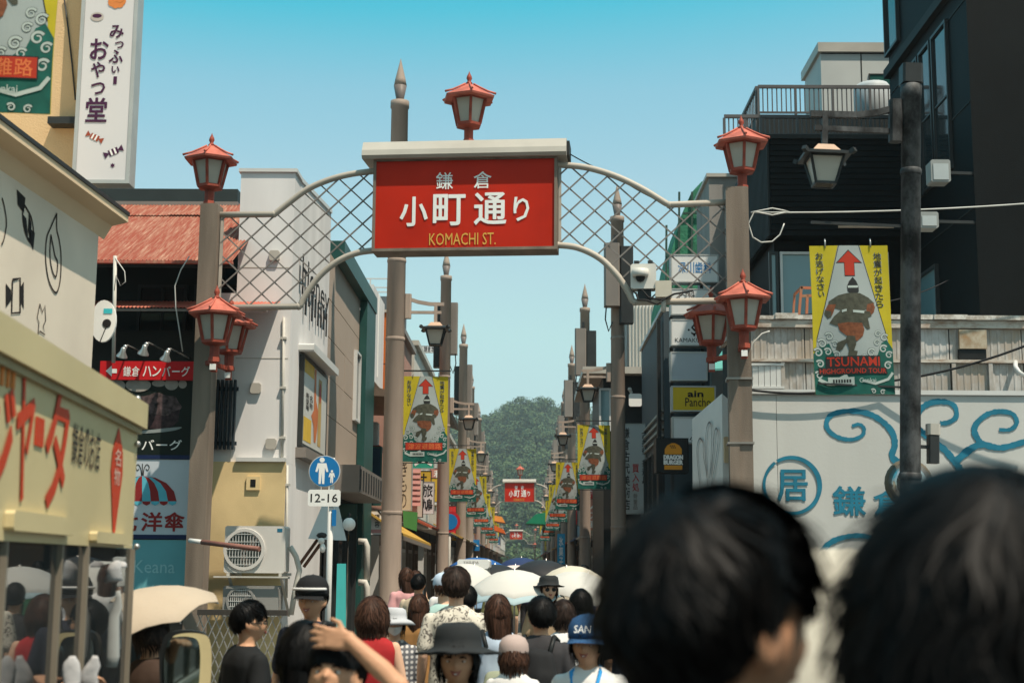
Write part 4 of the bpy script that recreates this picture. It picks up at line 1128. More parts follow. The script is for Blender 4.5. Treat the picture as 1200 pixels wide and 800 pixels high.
t = ac_unit(front(18.2), front(18.2).rect(261, 686, 326, 722), .34, 'dull grey outdoor unit under the pale air conditioner', 'outdoor_unit', mat('unit_grey', (.26, .255, .24), .55, .06, 2))
mb = MB(); mb.use(M_PIPE)
mb.tube([at(x, y, 18.3) for x, y in ((340, 640), (347, 652), (351, 668), (346, 690), (341, 720))], .035, 8)
mb.build_top('pipe_bundle', None, 'lagged white pipe bending down beside the air conditioner', 'pipe')
for k, dx in enumerate((0, 7)):
    mb = MB(); mb.use(mat('brown_pipe', (.16, .075, .05), .5)); mb.tube([at(372 + dx, 632, 18.6), at(349 + dx, 664, 18.5)], .022, 8)
    mb.build_top('brown_pipe', None, ['left', 'right'][k] + ' of two slanting brown pipes under the white hood', 'pipe', 'slanting brown pipes')
# white hood
FH = front(18.5)
mb = MB(); mb.use(M_FRAMEW)
tp = [at(377, 593, 18.5), at(397, 593, 18.5), at(397, 593, 18.95), at(377, 593, 18.95)]; bt = [at(361, 631, 18.3), at(406, 633, 18.3), at(406, 633, 18.95), at(361, 631, 18.95)]
mb.hexa(bt + tp); mb.build_top('vent_hood', None, 'white tapered vent hood behind the pedestrian sign post', 'hood')
p = at(409, 614, 18.4); t = thing('globe_lamp', 'white globe lamp beside the vent hood', 'lamp', p)
mb = MB(); mb.use(M_WHITE); mb.ball(p, .085, 14); mb.build('globe', None, t); mb = MB(); mb.use(M_DKMET); mb.tube([p + Vector((0, 0, .08)), p + Vector((0, 0, .13)), p + Vector((-.05, .5, .14))], .015, 6); mb.build('arm', None, t)
p = at(377, 627, 18.2); mb = MB(); mb.use(M_DKMET); mb.ball(p, .05, 8, (1.4, 1, .8)); mb.use(M_WHITE); mb.ball(p + Vector((.0, -.02, -.07)), .045, 8); mb.ball(p + Vector((.02, -.02, -.16)), .05, 8, (.8, .8, 1.2)); mb.build_top('sensor_lamp', None, 'small white sensor lamp under the vent hood', 'lamp')
# sign post
FSG = front(16.2)
pb_ = at(388, 560, 16.2)
t = thing('pedestrian_sign', 'blue pedestrians sign with 12-16 plate on a white post', 'road sign', (pb_.x, 16.2, 0))
mb = MB(); mb.use(mat('post_white', (.62, .60, .57), .4, .06, 3)); mb.lathe((pb_.x, 16.24, 0), [(.034, 0), (.034, at(388, 536, 16.2).z)], 12); mb.build('post', None, t)
a, b = FSG.ab(380.5, 552); R = abs(FSG.ab(399, 552)[0] - a)
M_SBLUE = mat('sign_blue', (.012, .16, .40), .4, .05)
mb = MB(); mb.use(M_FRAMEW); mb.prism(FSG, circle_pts(a, b, R, 36), 0, .012); ds = mb.build('disc', None, t)
mb = MB(); mb.use(M_SBLUE); mb.prism(FSG, circle_pts(a, b, R * .95, 36), .0125, .015); mb.build('blue_face', None, ds)
mb = MB(); c = .017
def ped(cx, cy, s, arm=True):
    mb.use(M_WHITE); P = lambda x, y: (cx + s * x, cy + s * y)
    mb.poly([FSG.p(*q, c) for q in circle_pts(*P(0, .40), s * .095, 12)])
    flat(mb, FSG, [P(-.16, .28), P(.16, .28), P(.24, -.03), P(.17, -.05), P(.11, .12), P(.10, -.48), P(.02, -.48), P(.0, -.06), P(-.03, -.48), P(-.11, -.48), P(-.11, .12), P(-.17, -.05), P(-.24, -.03)], M_WHITE, c)
ped(a - .03, b + .005, .31); ped(a + .085, b - .06, .15)
mb.build('pedestrian_print', None, ds)
q = FSG.rect(361, 573.5, 399, 593)
mb = MB(); mb.use(M_WHITE); mb.box(FSG, *q, 0, .012, .02); pl = mb.build('plate', None, t)
mb = MB(); mb.use(M_INK); put_text(mb, FSG, '12-16', q[0] + .03, q[1] - .03, q[2] + .045, q[3] - .045, .0135, .02); mb.build('lettering', None, pl)
mb = MB(); mb.use(M_SBLUE); mb.box(FSG, *FSG.rect(389, 597, 394, 616), .0, .008); mb.build('sticker', None, t)
# lattice gate (folding) in front of the shop
Y = 13.5; FF = front(Y); fa0, fa1, fb0, fb1 = FF.rect(231, 714, 336, 775); fb0 = .12
t = thing('folding_fence', 'low silver folding lattice fence with dark top rail below the air conditioner', 'fence', FF.p((fa0 + fa1) / 2, 0))
mb = MB(); mb.use(mat('rail_dark', (.05, .045, .04), .4)); mb.box(FF, fa0, fa1, fb1 - .05, fb1, -.04, .04); mb.box(FF, fa0, fa1, fb0, fb0 + .04, -.04, .04); mb.build('rail', None, t)
step = .075; h = fb1 - .05 - fb0 - .04; n = int((fa1 - fa0) / step)
for k in range(-5, n + 1):
    for sg in (1, -1):
        x0 = fa0 + k * step; x1 = x0 + .42
        if sg < 0: x0, x1 = x1, x0
        za, zb_ = fb0 + .04, fb1 - .05
        # clip to the panel
        lo, hi = 0.0, 1.0
        dx = x1 - x0
        tt = sorted(((fa0 - x0) / dx, (fa1 - x0) / dx)); lo = max(lo, tt[0]); hi = min(hi, tt[1])
        if hi - lo < .05: continue
        mb = MB(); mb.use(M_STEEL); mb.bar(FF.p(x0 + dx * lo, za + (zb_ - za) * lo, .012 * sg), FF.p(x0 + dx * hi, za + (zb_ - za) * hi, .012 * sg), .02, .008); mb.build('slat', None, t)
# red and white pole on the gate post
mb = MB(); A, B = at(222, 633, 17.0), at(304, 643, 16.6)
mb.use(M_FRAMEW); mb.tube([A, A.lerp(B, .18)], .028, 8); mb.use(mat('worn_red_brown', (.20, .09, .07), .6, .2, 8)); mb.tube([A.lerp(B, .18), B], .03, 8)
mb.build_top('barrier_pole', None, 'red brown wooden pole with white end reaching right from the gate post', 'pole')
# turquoise board leaning by the green column
mb = MB(); mb.use(mat('turquoise_board', (.06, .42, .42), .5, .06)); P = [at(393, 735, 21), at(405, 735, 21), at(405, 660, 21), at(395, 660, 21)]
mb.hexa([p for p in P[:2]] + [P[1] + Vector((0, .06, 0)), P[0] + Vector((0, .06, 0))] + [P[3], P[2], P[2] + Vector((0, .06, 0)), P[3] + Vector((0, .06, 0))])
mb.build_top('surf_board', None, 'turquoise upright board between the sign post and green column', 'board')

# ================================================================== L4: tan panelled building with green frame
L4 = thing('panelled_building', 'tan panelled building with dark green steel frame next to the white corner shop', 'building', (XS - 2, 25, 0))
y3 = W3.ab(421, 400)[0]; y4 = W3.ab(430.5, 450)[0]
M_TAN = mat('tan_panel', (.40, .315, .25), .7, .05, .8, .12, 50, grime=.04); M_GRN = mat('frame_green', (.018, .068, .060), .45, .1, 3)
mb = MB(); mb.use(M_DKWALL); mb.box(W3, y2 + .01, y4, 0, 6.5, -4, -.05); mb.build('wall', None, L4)
zz = [W3.ab(384, y)[1] for y in (541, 486, 440, 393, 347)] + [6.62]
for i in range(5):
    for (ya, yb) in ((y2 + .02, (y2 + y3) / 2 + .1), ((y2 + y3) / 2 + .11, y3)):
        mb = MB(); mb.use(M_TAN); mb.box(W3, ya, yb, zz[i] + .006, zz[i + 1] - .006, -.049, -.006 + .002 * ((i * 7 + int(ya)) % 3)); mb.build('wall_panel', None, L4)
mb = MB(); mb.use(M_GRN); mb.box(W3, y3 + .02, y4, 0, 6.62, .0, .14); mb.build('column', None, L4)
mb = MB(); mb.use(M_GRN); mb.box(W3, y2 + .6, y4 + .02, 6.625, 6.95, -.1, .16); mb.build('beam', None, L4)
window(L4, W3.shift(0, 0, .0), y3 - .75, y3 - .05, zz[1] + .25, zz[3] + .3, M_FRAMEW, M_GLASSD, 1)
mb = MB(); mb.use(M_CASE); mb.box(W3, y2 + .1, y3, 2.75, zz[0] - .06, -.04, .55); mb.use(M_DKMET)
for k in range(10): mb.box(W3, y2 + .2 + k * .4, y2 + .35 + k * .4, 2.80, zz[0] - .12, .551, .56)
mb.build('canopy_box', None, L4)
window(L4, W3, y2 + .3, y3 - .3, .2, 2.5, M_FRAMED, M_GLASSD, 3, depth=.08)
# street lamp box etc. on the green frame
t = pb('shop_lamp_box', 396, 590, 418, 608, mat('box_green', (.04, .09, .07), .5), M_GRN, 'small dark green sign box beside the green column', front(24), rim=.02)

# ================================================================== L5: white overhanging upper storey with orange column, and barber shop below
L5 = thing('barber_building', 'white building with orange end column just beyond the green frame', 'building', (XS - 2, 31, 0))
y5 = W3.ab(446.5, 400)[0]
mb = MB(); mb.use(M_WALLW); mb.box(W3, y4 + .2, y5, 5.35, 7.28, -4, .06); mb.build('upper_wall', None, L5)
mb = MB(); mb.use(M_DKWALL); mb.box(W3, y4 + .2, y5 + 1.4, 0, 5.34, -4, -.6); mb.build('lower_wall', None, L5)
mb = MB(); mb.use(M_WHITE); mb.box(W3, (y4 + y5) / 2 - .02, (y4 + y5) / 2 + .02, 5.5, 7.28, .06, .075); mb.build('joint_strip', None, L5)
mb = MB(); mb.use(mat('orange_panel', (.50, .13, .025), .5, .08, 2)); 
for b0, b1 in ((5.3, 5.95), (5.97, 7.1)): mb.box(front(y5 + .05), XS - .3, XS + .25, b0, b1, -1.3, 0)
mb.build('orange_column', None, L5)
mb = MB(); mb.use(M_HOOD); mb.box(front(y5 + .04), XS - .3, XS + .27, 7.11, 7.17, -1.3, .03); mb.build('column_cap', None, L5)
M_TILEB = mat('brown_eave', (.13, .09, .065), .7, .2, 5)
mb = MB(); mb.use(M_TILEB)
P0 = [(y4 + .1, 5.30), (y5 + 1.6, 5.30)]
mb.hexa([W3.p(y4 + .1, 4.95, .75), W3.p(y5 + 1.6, 4.95, .75), W3.p(y5 + 1.6, 5.0, -.55), W3.p(y4 + .1, 5.0, -.55), W3.p(y4 + .1, 5.0, .78), W3.p(y5 + 1.6, 5.0, .78), W3.p(y5 + 1.6, 5.33, -.55), W3.p(y4 + .1, 5.33, -.55)]); mb.build('eave', None, L5)
mb = MB(); mb.use(mat('balcony_red', (.25, .05, .04), .6)); mb.box(front(30.0), XS - .6, XS + .12, 4.02, 4.10, -1, 0); mb.build('balcony', None, L5)
ac_unit(front(30.05), (XS - .52, XS + .06, 4.105, 4.60), .3, 'small white air conditioner on the red balcony beyond the green column')
t = board('shop_window_blue', front(29.6), front(29.6).rect(428, 523, 447, 592), .1, mat('navy_panel', (.012, .035, .06), .25, .3, 3), M_GRN, 'navy blue glazed panel above the barber sign', 'panel', None, .03)
for py in (560, 571):
    mb = MB(); mb.use(M_WHITE); mb.box(front(29.6), *front(29.6).rect(441, py, 446, py + 5), .002, .01); mb.build('notice', None, t)
FO = front(28.6)
t = board('barber_sign', FO, FO.rect(424, 597, 450, 627), .12, mat('sign_face_white', (.60, .58, .56), .4, .03), M_FRAMED, 'white sign with black katakana and kanji beside the beige pole', 'sign', None, .015)
lettering(t, FO, 'オオキ', FO.rect(428, 601, 435, 621), M_INK, .03, 'vert'); lettering(t, FO, '理容', FO.rect(439, 602, 445, 618), M_INK, .03, 'vert')
mb = MB(); mb.use(mat('pink_print', (.5, .25, .25), .6)); mb.box(FO, *FO.rect(434, 620, 447, 624), .002, .004); stroke(mb, FO, [Vector(FO.ab(425, 618)), Vector(FO.ab(431, 626))], .03, M_INK); stroke(mb, FO, [Vector(FO.ab(443, 598)), Vector(FO.ab(449, 605))], .03, M_INK); mb.build('stripe_print', None, t)
mb = MB(); mb.use(M_PIPE); mb.tube([at(x, y, 24.5) for x, y in ((420, 634), (428, 634), (430, 640), (430, 680))], .055, 8); mb.build_top('white_downpipe', None, 'white downpipe with elbow near the barber sign, upper piece', 'pipe', 'white downpipes')
mb = MB(); mb.use(M_PIPE); mb.tube([at(x, y, 24.4) for x, y in ((420, 682), (428, 682), (430, 688), (430, 730))], .055, 8); mb.build_top('white_downpipe', None, 'lower white downpipe elbow near the barber sign', 'pipe', 'white downpipes')
L6 = thing('grey_rooftop_building', 'grey building with rooftop railing behind the nearest left pole', 'building', (-4.2, 38, 0))
za = at(430, 347, 36).z
mb = MB(); mb.use(mat('slate_grey_wall', (.10, .115, .125), .7, .06)); mb.box(front(36), -9, -3.35, 0, za + .0, -3, 0); mb.build('wall', None, L6)
mb = MB(); mb.use(M_FRAMEW)
zr = at(430, 326, 36).z
for z in (za + .12, za + .24, zr): mb.bar((-9, 36.05, z), (-3.4, 36.05, z), .03)
for k in range(10): mb.bar((-3.45 - .6 * k, 36.05, za), (-3.45 - .6 * k, 36.05, zr), .035)
mb.build('railing', None, L6)

# ================================================================== right side: hoarding, shed, black buildings
R0 = front(17.6)
hx0 = R0.ab(878, 600)[0]; hz = R0.ab(1000, 458)[1]
M_HOARD = mat('hoarding_white', (.50, .495, .465), .6, .05, 1.4, .06, 30, grime=.05, streak=True); M_PBL = mat('brush_blue', (.015, .155, .235), .75, .18, 6)
H = thing('white_hoarding', 'long white hoarding painted with blue scrolls and kanji, right of the gate', 'hoarding', (hx0 + 2.2, 17.6, 0))
xs = [hx0, hx0 + .36, hx0 + 2.1, hx0 + 3.9, hx0 + 5.6]
for i in range(4):
    mb = MB(); mb.use(M_HOARD); mb.box(R0, xs[i] + .003, xs[i + 1] - .003, .05, hz - .05, -.05, -.001 * (i % 2) - .001); mb.build('hoarding_panel', None, H)
mb = MB(); mb.use(M_FRAMEW); mb.box(R0, hx0 - .04, xs[-1], hz - .045, hz + .012, -.09, .03); mb.build('top_rail', None, H)
zpt = lambda x, y: Vector(R0.ab(840 + x / 3.3333, 440 + y / 3.3333))
def brush(pts, w0, w1, seed):
    P = smooth2([zpt(*p) for p in pts], 8); n = len(P); r_ = random.Random(seed)
    ws = [(w0 + (w1 - w0) * i / (n - 1)) * (1 + .16 * r_.uniform(-1, 1)) for i in range(n)]
    mb = MB(); stroke(mb, R0, P, ws, M_PBL, .005 + .0012 * seed); return mb.build('painted_scroll', None, H)
brush([(528, 197), (555, 190), (574, 205), (568, 232), (530, 249), (480, 243), (440, 218), (428, 185), (450, 152), (515, 138), (590, 148), (645, 178), (685, 222), (695, 270), (684, 310), (705, 335), (760, 345)], .040, .085, 1)
brush([(872, 186), (905, 182), (934, 160), (930, 122), (895, 103), (840, 105), (797, 130), (779, 175), (795, 215), (842, 252), (890, 290), (932, 340), (960, 380)], .055, .085, 2)
brush([(1102, 211), (1145, 210), (1171, 184), (1155, 150), (1108, 140), (1058, 150), (1015, 185), (1006, 220), (1028, 262)], .045, .075, 3)
brush([(932, 335), (985, 290), (1030, 268), (1070, 276), (1115, 281), (1200, 258), (1270, 230)], .095, .06, 4)
brush([(372, 718), (408, 690), (438, 655), (490, 632), (560, 624), (640, 640)], .085, .05, 5)
mb = MB(); c = zpt(293, 428); rr_ = (zpt(405, 428) - zpt(181, 428)).length / 2
P = [c + Vector((math.cos(t), math.sin(t))) * rr_ * .97 for t in [2.2 + 6.2 * k / 48 for k in range(49)]]
stroke(mb, R0, P, [.05 * (1 - .55 * abs(math.sin(k / 48 * 3.0 + 1.0))) + .012 for k in range(49)], M_PBL, .0115); mb.build('painted_ring', None, H)
def zq(x0, y0, x1, y1): a, b = zpt(x0, y1), zpt(x1, y0); return (a.x, b.x, a.y, b.y)
for ch, q in (('居', (238, 368, 352, 488)), ('鎌', (455, 432, 578, 545)), ('倉', (615, 440, 735, 548))): mb = MB(); mb.use(M_PBL); bold_text(mb, R0, ch, *zq(*q), .007, .016); mb.build('lettering', None, H)
# corrugated shed wall above
M_SHED = rust_mat('grey_shed_sheet', (.46, .45, .43), (.33, .27, .21), .16, 1.6, (1.4, 1.4, .7)); M_SHEDR = rust_mat('rusty_trim', (.50, .46, .40), (.26, .11, .04), .75, 3, (1.2, 3, 3))
S = thing('corrugated_shed', 'rusty corrugated iron shed front rising behind the white hoarding', 'shed', (hx0 + 2.4, 18.3, 0))
R1 = front(17.95); sx0 = R1.ab(878, 420)[0]; zA, zB, zC = R1.ab(1000, 457)[1], R1.ab(1000, 422)[1], R1.ab(1000, 384)[1]; zD = R1.ab(1000, 371)[1]
def rib_sheet(F, a0, a1, b0, b1, c, m, name, parent, period=.085, dpt=.007):
    mb = MB(); mb.use(m); n = max(1, int((a1 - a0) / period)); pts = []
    for i in range(n):
        a = a0 + (a1 - a0) * i / n; w = (a1 - a0) / n
        pts += [(a, c), (a + w * .62, c), (a + w * .70, c + dpt), (a + w * .92, c + dpt)]
    pts.append((a1, c)); k = len(mb.v)
    for a, cc in pts: mb.v += [F.p(a, b0, cc), F.p(a, b1, cc)]
    for i in range(len(pts) - 1): mb.face([k + 2 * i, k + 2 * i + 2, k + 2 * i + 3, k + 2 * i + 1])
    return mb.build(name, None, parent)
mb = MB(); mb.use(M_DKWALL); mb.box(R1, sx0 + .02, sx0 + 5.6, 0, zD - .02, -2.6, -.06); mb.build('wall', None, S)
x = sx0; i = 0
for w in (.72, .92, .92, .92, .92, .92):
    rib_sheet(R1, x, x + w - .012, zB + .012, zC - .004, -.03 + .003 * (i % 2), M_SHED, 'corrugated_sheet', S); rib_sheet(R1, x, x + w - .012, hz - .3, zB - .035, -.002 + .003 * (i % 2), M_SHED, 'corrugated_sheet', S)
    x += w; i += 1
mb = MB(); mb.use(M_SHEDR); mb.box(R1, sx0, sx0 + 5.5, zB - .03, zB + .008, -.04, .055); mb.build('rusty_ledge', None, S)
mb = MB(); mb.use(M_SHEDR); mb.box(R1, sx0 - .03, sx0 + 5.5, zC, zD - .05, -.1, .03); mb.build('rusty_fascia', None, S)
mb = MB(); mb.use(rust_mat('weathered_white_edge', (.62, .59, .54), (.30, .24, .18), .35, 5, (2, 2, 2)))
r_ = random.Random(4); a = sx0 - .05
while a < sx0 + 5.4:
    w = r_.uniform(.25, .8); mb.box(R1, a, a + w, zD - .045 + r_.uniform(0, .008), zD + r_.uniform(-.02, .035), -2.4, .06 + r_.uniform(-.02, .03)); a += w + .002
mb.build('roof_edge', None, S)
a0, a1, b0, b1 = R1.rect(1123, 387, 1155, 409); mb = MB(); mb.use(rust_mat('tan_rust_plate', (.42, .36, .27), (.30, .16, .06), .6, 5, (1, 1, 1))); mb.box(R1, a0, a1, b0, b1, .0, .05); mb.build('tan_plate', None, S)
a0, a1, b0, b1 = R1.rect(1123, 409.5, 1155, 421); mb = MB(); mb.use(M_BLACK); mb.box(R1, a0, a1, b0, b1, -.01, .03); mb.build('dark_gap', None, S)
for px in (917, 1117, 1160): 
    mb = MB(); mb.use(M_SHED); mb.box(R1, R1.ab(px, 440)[0] - .025, R1.ab(px, 440)[0] + .025, hz, zB - .035, .015, .05); mb.build('batten', None, S)
q = R1.rect(881, 429, 916, 453)
mb = MB(); mb.use(M_FRAMEW)
for k in range(5): mb.box(R1, q[0] + (q[1] - q[0]) * (k + .04) / 5, q[0] + (q[1] - q[0]) * (k + .96) / 5, q[2], q[3], .02, .045)
mb.box(R1, q[0] - .02, q[1] + .02, q[3] + .001, q[3] + .03, .01, .06); mb.box(R1, q[0] - .02, q[1] + .02, q[2] - .03, q[2] - .001, .01, .06); mb.build('white_shutter', None, S)
mb = MB(); mb.use(M_FRAMEW); mb.tube([at(1200, 440, 17.7), at(1194, 436, 17.7), at(1190, 430, 17.75), at(1190, 424, 17.9)], .03, 8); mb.build_top('overflow_pipe', None, 'short white bent pipe at the far end of the corrugated shed', 'pipe')
mb = MB(); mb.use(rust_mat('rusty_stand_paint', (.40, .12, .06), (.30, .2, .12), .5, 8, (1, 1, 1)))
for x0, y0, x1, y1 in ((936, 372, 939, 336), (945, 372, 946, 345), (938, 337, 962, 338), (938, 347, 962, 346)): mb.bar(at(x0, y0, 19.2), at(x1, y1, 19.2), .035)
mb.bar(at(939, 337, 19.2), at(939, 337, 19.2) + Vector((0, .5, 0)), .03); mb.bar(at(937, 371, 19.2) + Vector((0, .5, 0)), at(939, 337, 19.2) + Vector((0, .5, 0)), .03)
mb.build_top('rusty_stand', None, 'rusty red metal stand on the shed roof left of the large banner', 'stand')

# black clad building with roof terrace
BK = thing('black_clad_building', 'black clapboard building with roof terrace railings on the right', 'building', (5, 24, 0))
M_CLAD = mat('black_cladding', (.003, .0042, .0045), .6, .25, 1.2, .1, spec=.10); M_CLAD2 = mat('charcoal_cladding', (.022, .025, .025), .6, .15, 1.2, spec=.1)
R2 = front(22.0); bx0 = R2.ab(903, 230)[0]; bz1 = R2.ab(960, 163)[1]; bz0 = R2.ab(960, 276)[1]
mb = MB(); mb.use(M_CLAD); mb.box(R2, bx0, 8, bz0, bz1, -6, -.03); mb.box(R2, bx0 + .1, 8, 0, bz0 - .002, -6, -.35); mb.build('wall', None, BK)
n = 17
for i in range(n):
    b0 = bz0 + (bz1 - bz0) * i / n; b1 = bz0 + (bz1 - bz0) * (i + 1) / n; mb = MB(); mb.use(M_CLAD)
    mb.hexa([R2.p(bx0, b0, -.029), R2.p(5.93, b0, -.029), R2.p(5.93, b0, .004), R2.p(bx0, b0, .004), R2.p(bx0, b1 - .004, -.029), R2.p(5.93, b1 - .004, -.029), R2.p(5.93, b1 - .004, -.016), R2.p(bx0, b1 - .004, -.016)]); mb.build('siding_board', None, BK)
RS = right_wall(bx0)
mb = MB(); mb.use(M_CLAD2)
for k in range(22):
    y = 22.05 + k * .118; mb.bar((bx0 - .03, y, bz0), (bx0 - .03, y, bz1), .03, .05)
mb.build('side_slats', None, BK)
mb = MB(); mb.use(M_CLAD2); mb.box(R2, bx0 - .1, 5.94, bz1 + .001, bz1 + .07, -6, .03); mb.build('parapet_cap', None, BK)
wz0, wz1 = R2.ab(940, 372)[1], R2.ab(940, 291)[1]
for x0, x1 in ((905, 916), (918, 960), (962, 1003), (1005, 1047)):
    a0, a1 = R2.ab(x0, 330)[0], R2.ab(x1, 330)[0]; window(BK, R2.shift(0, 0, -.30), a0, a1, wz0 - .5, wz1, M_FRAMED if x0 < 910 else M_FRAMEW, M_GLASSB, 1, fw=.04)
mb = MB(); mb.use(M_COPPER); mb.box(R2, R2.ab(982, 266)[0], R2.ab(1047, 266)[0], R2.ab(1000, 267.5)[1], R2.ab(1000, 265)[1], .006, .03); mb.build('light_strip', None, BK)
def railing(parent, p, q, h, n, m=M_DKMET):
    mb = MB(); mb.use(m); p = Vector(p); q = Vector(q); up = Vector((0, 0, h))
    mb.bar(p + up, q + up, .05, .06); mb.bar(p + Vector((0, 0, .08)), q + Vector((0, 0, .08)), .035)
    r = mb.build('railing', None, parent)
    for k in range(n + 1):
        mb = MB(); mb.use(m); s = p.lerp(q, k / n); w = .045 if k % 8 == 0 else .02; mb.bar(s + Vector((0, 0, .0 if k % 8 == 0 else .08)), s + up - Vector((0, 0, .03)), w); mb.build('baluster', None, r)
M_RAIL = mat('rail_grey', (.10, .095, .095), .5, .1)
pz = at(950, 163, 24.3).z; pa = at(849, 163, 24.3); pq = at(1053, 163, 24.3)
railing(BK, (pa.x, 24.3, pz), (pq.x, 24.3, pz), at(950, 137, 24.3).z - pz, 38, M_RAIL)
pz2 = at(950, 137, 26).z; pa2 = at(889, 137, 26); pq2 = at(1053, 137, 26)
railing(BK, (pa2.x, 26, pz2), (pq2.x, 26, pz2), at(950, 102, 26).z - pz2, 30, M_RAIL)
railing(BK, (pa2.x - .02, 26.05, pz2), (pa2.x - .02, 28.2, pz2), at(950, 102, 26).z - pz2, 12, M_RAIL)
mb = MB(); mb.use(M_CLAD2); mb.box(front(26), pa2.x - .05, 7, pz - .2, pz2, -2, .02); mb.build('terrace_wall', None, BK)
R27 = front(27.2); q = R27.rect(963, 62, 1056, 170)
mb = MB(); mb.use(mat('plant_box_white', (.46, .47, .45), .6, .05, 1, grime=.05)); mb.box(R27, q[0], q[1], q[2] - .6, q[3], -1.6, 0); mb.build('penthouse', None, BK)
mb = MB(); mb.use(M_HOOD); mb.box(R27, q[0] - .06, q[1], q[3] + .002, R27.ab(1000, 51)[1], -1.7, .06); mb.build('penthouse_roof', None, BK)
mb = MB(); mb.use(M_BLACK); a = R27.ab(1010, 100)[0]; mb.box(R27, a - .012, a + .012, q[2], q[3], .001, .006); mb.box(R27, q[0], q[1], q[3] - .03, q[3] - .01, .001, .006); mb.build('panel_joint', None, BK)
window(BK, R27, *R27.rect(1018, 87, 1048, 101), M_FRAMED, mat('green_pane', (.02, .08, .07), .2), 1, depth=.03, fw=.02)
mb = MB(); mb.use(mat('tank_white', (.40, .43, .44), .5, .05)); p = at(1024, 160, 26.6); mb.lathe((p.x, p.y, pz2 - .3), [(.36, 0), (.36, 1.05), (.30, 1.14), (0, 1.16)], 18); mb.build_top('water_tank', None, 'round pale tank on the roof terrace in front of the white penthouse', 'tank')
# tall black tower
TW = thing('black_tower', 'tall black tower beside the black clapboard building, with grey box lamps', 'building', (7.5, 21, 0))
R3 = front(19.0); tx = R3.ab(1141, 200)[0]; RT3 = right_wall(tx)
yfar = 23.2; tz = 15.5
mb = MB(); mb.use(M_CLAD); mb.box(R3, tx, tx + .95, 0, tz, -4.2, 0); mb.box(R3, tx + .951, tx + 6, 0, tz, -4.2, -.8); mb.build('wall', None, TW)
ry = lambda px: tx * 1667 / (px - 617)
for i, (x0, x1) in enumerate(((1080, 1094), (1096, 1110), (1112, 1131))):
    yb, ya = ry(x0), ry(x1); window(TW, RT3, -yb, -ya, 7.3, 9.55, M_FRAMED, M_GLASSD, 1, 2, depth=.05)
window(TW, RT3, -ry(1055), -ry(1108), 5.05, 6.1, M_FRAMED, M_GLASSB, 2, 1)
for z0_, z1_ in ((10.2, 12.2),):
    window(TW, RT3, -ry(1056), -ry(1072), z0_, z1_, M_FRAMED, M_GLASSD, 1, 1)
r_ = random.Random(8)
for i in range(7):
    z = 5.0 + i * 1.5; mb = MB(); mb.use(M_CLAD2); mb.box(RT3, -yfar + .05, -19.03, z, z + .02, .001, .012); mb.build('panel_seam', None, TW)
mb = MB(); mb.use(M_CLAD2); mb.box(RT3, -yfar, -19.02, 9.8, 9.95, 0, .10); mb.build('ledge', None, TW)
window(TW, R3.shift(0, 0, -.8), tx + 1.0, tx + 2.4, 7.2, 13.5, M_FRAMEW, M_GLASSB, 1, 2)
window(TW, R3.shift(0, 0, -.8), tx + 1.0, tx + 2.4, 4.9, 6.3, M_FRAMEW, M_GLASSB, 1, 1)
for nm, box, lab in (('wall_lamp', (1091, 187, 1114, 213), 'upper grey box lamp on the side of the black tower'), ('wall_lamp', (1078, 248, 1100, 267), 'lower grey box lamp on the black tower, behind the dark pole')):
    Fq = front(18.9); q = Fq.rect(*box); t = thing(nm, lab, 'lamp', Fq.p((q[0] + q[1]) / 2, q[2]), 'grey box lamps on the black tower')
    mb = MB(); mb.use(mat('lamp_box_grey', (.25, .26, .25), .5)); mb.box(Fq, *q, -.25, 0, .02); mb.build('housing', None, t)
    mb = MB(); mb.use(mat('lamp_glass_grey', (.38, .41, .41), .3)); mb.box(Fq, q[0] + .03, q[1] - .03, q[2] + .03, q[3] - .06, .001, .012); mb.build('lamp_glass', None, t)
    mb = MB(); mb.use(M_DKMET); mb.bar(Fq.p(q[1] - .05, (q[2] + q[3]) / 2, -.1), Vector((tx + .02, 19.2, (q[2] + q[3]) / 2 + q[0])), .05); mb.bar(Fq.p(q[1] - .05, (q[2] + q[3]) / 2, -.1), Vector((tx + .02, 19.05, (q[2] + q[3]) / 2)), .04); mb.v = mb.v[8:]; mb.f = mb.f[6:]; mb.f = [[i - 8 for i in f] for f in mb.f]; mb.m = mb.m[6:]; mb.smooth = mb.smooth[6:]; mb.build('arm', None, t)
# wires
def wire(pts, r, m, label, sag=.0, n=10, cat='cable', group=None):
    P = [Vector(p) for p in pts]; out = []
    for p, q in zip(P, P[1:]):
        for k in range(n):
            t = k / n; s = p.lerp(q, t); s.z -= sag * 4 * t * (1 - t); out.append(s)
    out.append(P[-1]); mb = MB(); mb.use(m); mb.tube(out, r, 5); return mb.build_top('overhead_wire', None, label, cat, group)
wire([at(880, 249, 17.2), at(1260, 234, 17.4)], .010, M_CABLEW, 'pale overhead wire running right from the right gate post', .05)
wire([at(868, 455, 17.5), at(1040, 447, 17.5), at(1260, 380, 17)], .016, M_CABLE, 'thick black cable sagging across the rusty shed', .1)
wire([at(905, 372, 19), at(1046, 352, 19), at(1112, 328, 19.3)], .009, M_CABLE, 'thin dark cable rising to the black tower', .03)
wire([at(x, y, 17.1) for x, y in ((880, 249), (905, 244), (925, 248), (905, 252), (884, 248), (877, 262), (882, 278), (892, 284), (905, 283), (914, 275), (919, 262))], .009, M_CABLEW, 'tangled pale cable loops beside the right gate post', 0, 3)
wire([at(x, y, 17.0) for x, y in ((902, 388), (893, 391), (882, 402), (877, 420), (876, 440), (880, 460))], .010, M_CABLEW, 'white cable curling down beside the right lower lantern', 0, 3)
wire([at(667, 180, 16.9), at(720, 205, 19), at(765, 232, 22)], .008, M_CABLE, 'thin dark wire from the sign hood to the right', .02)

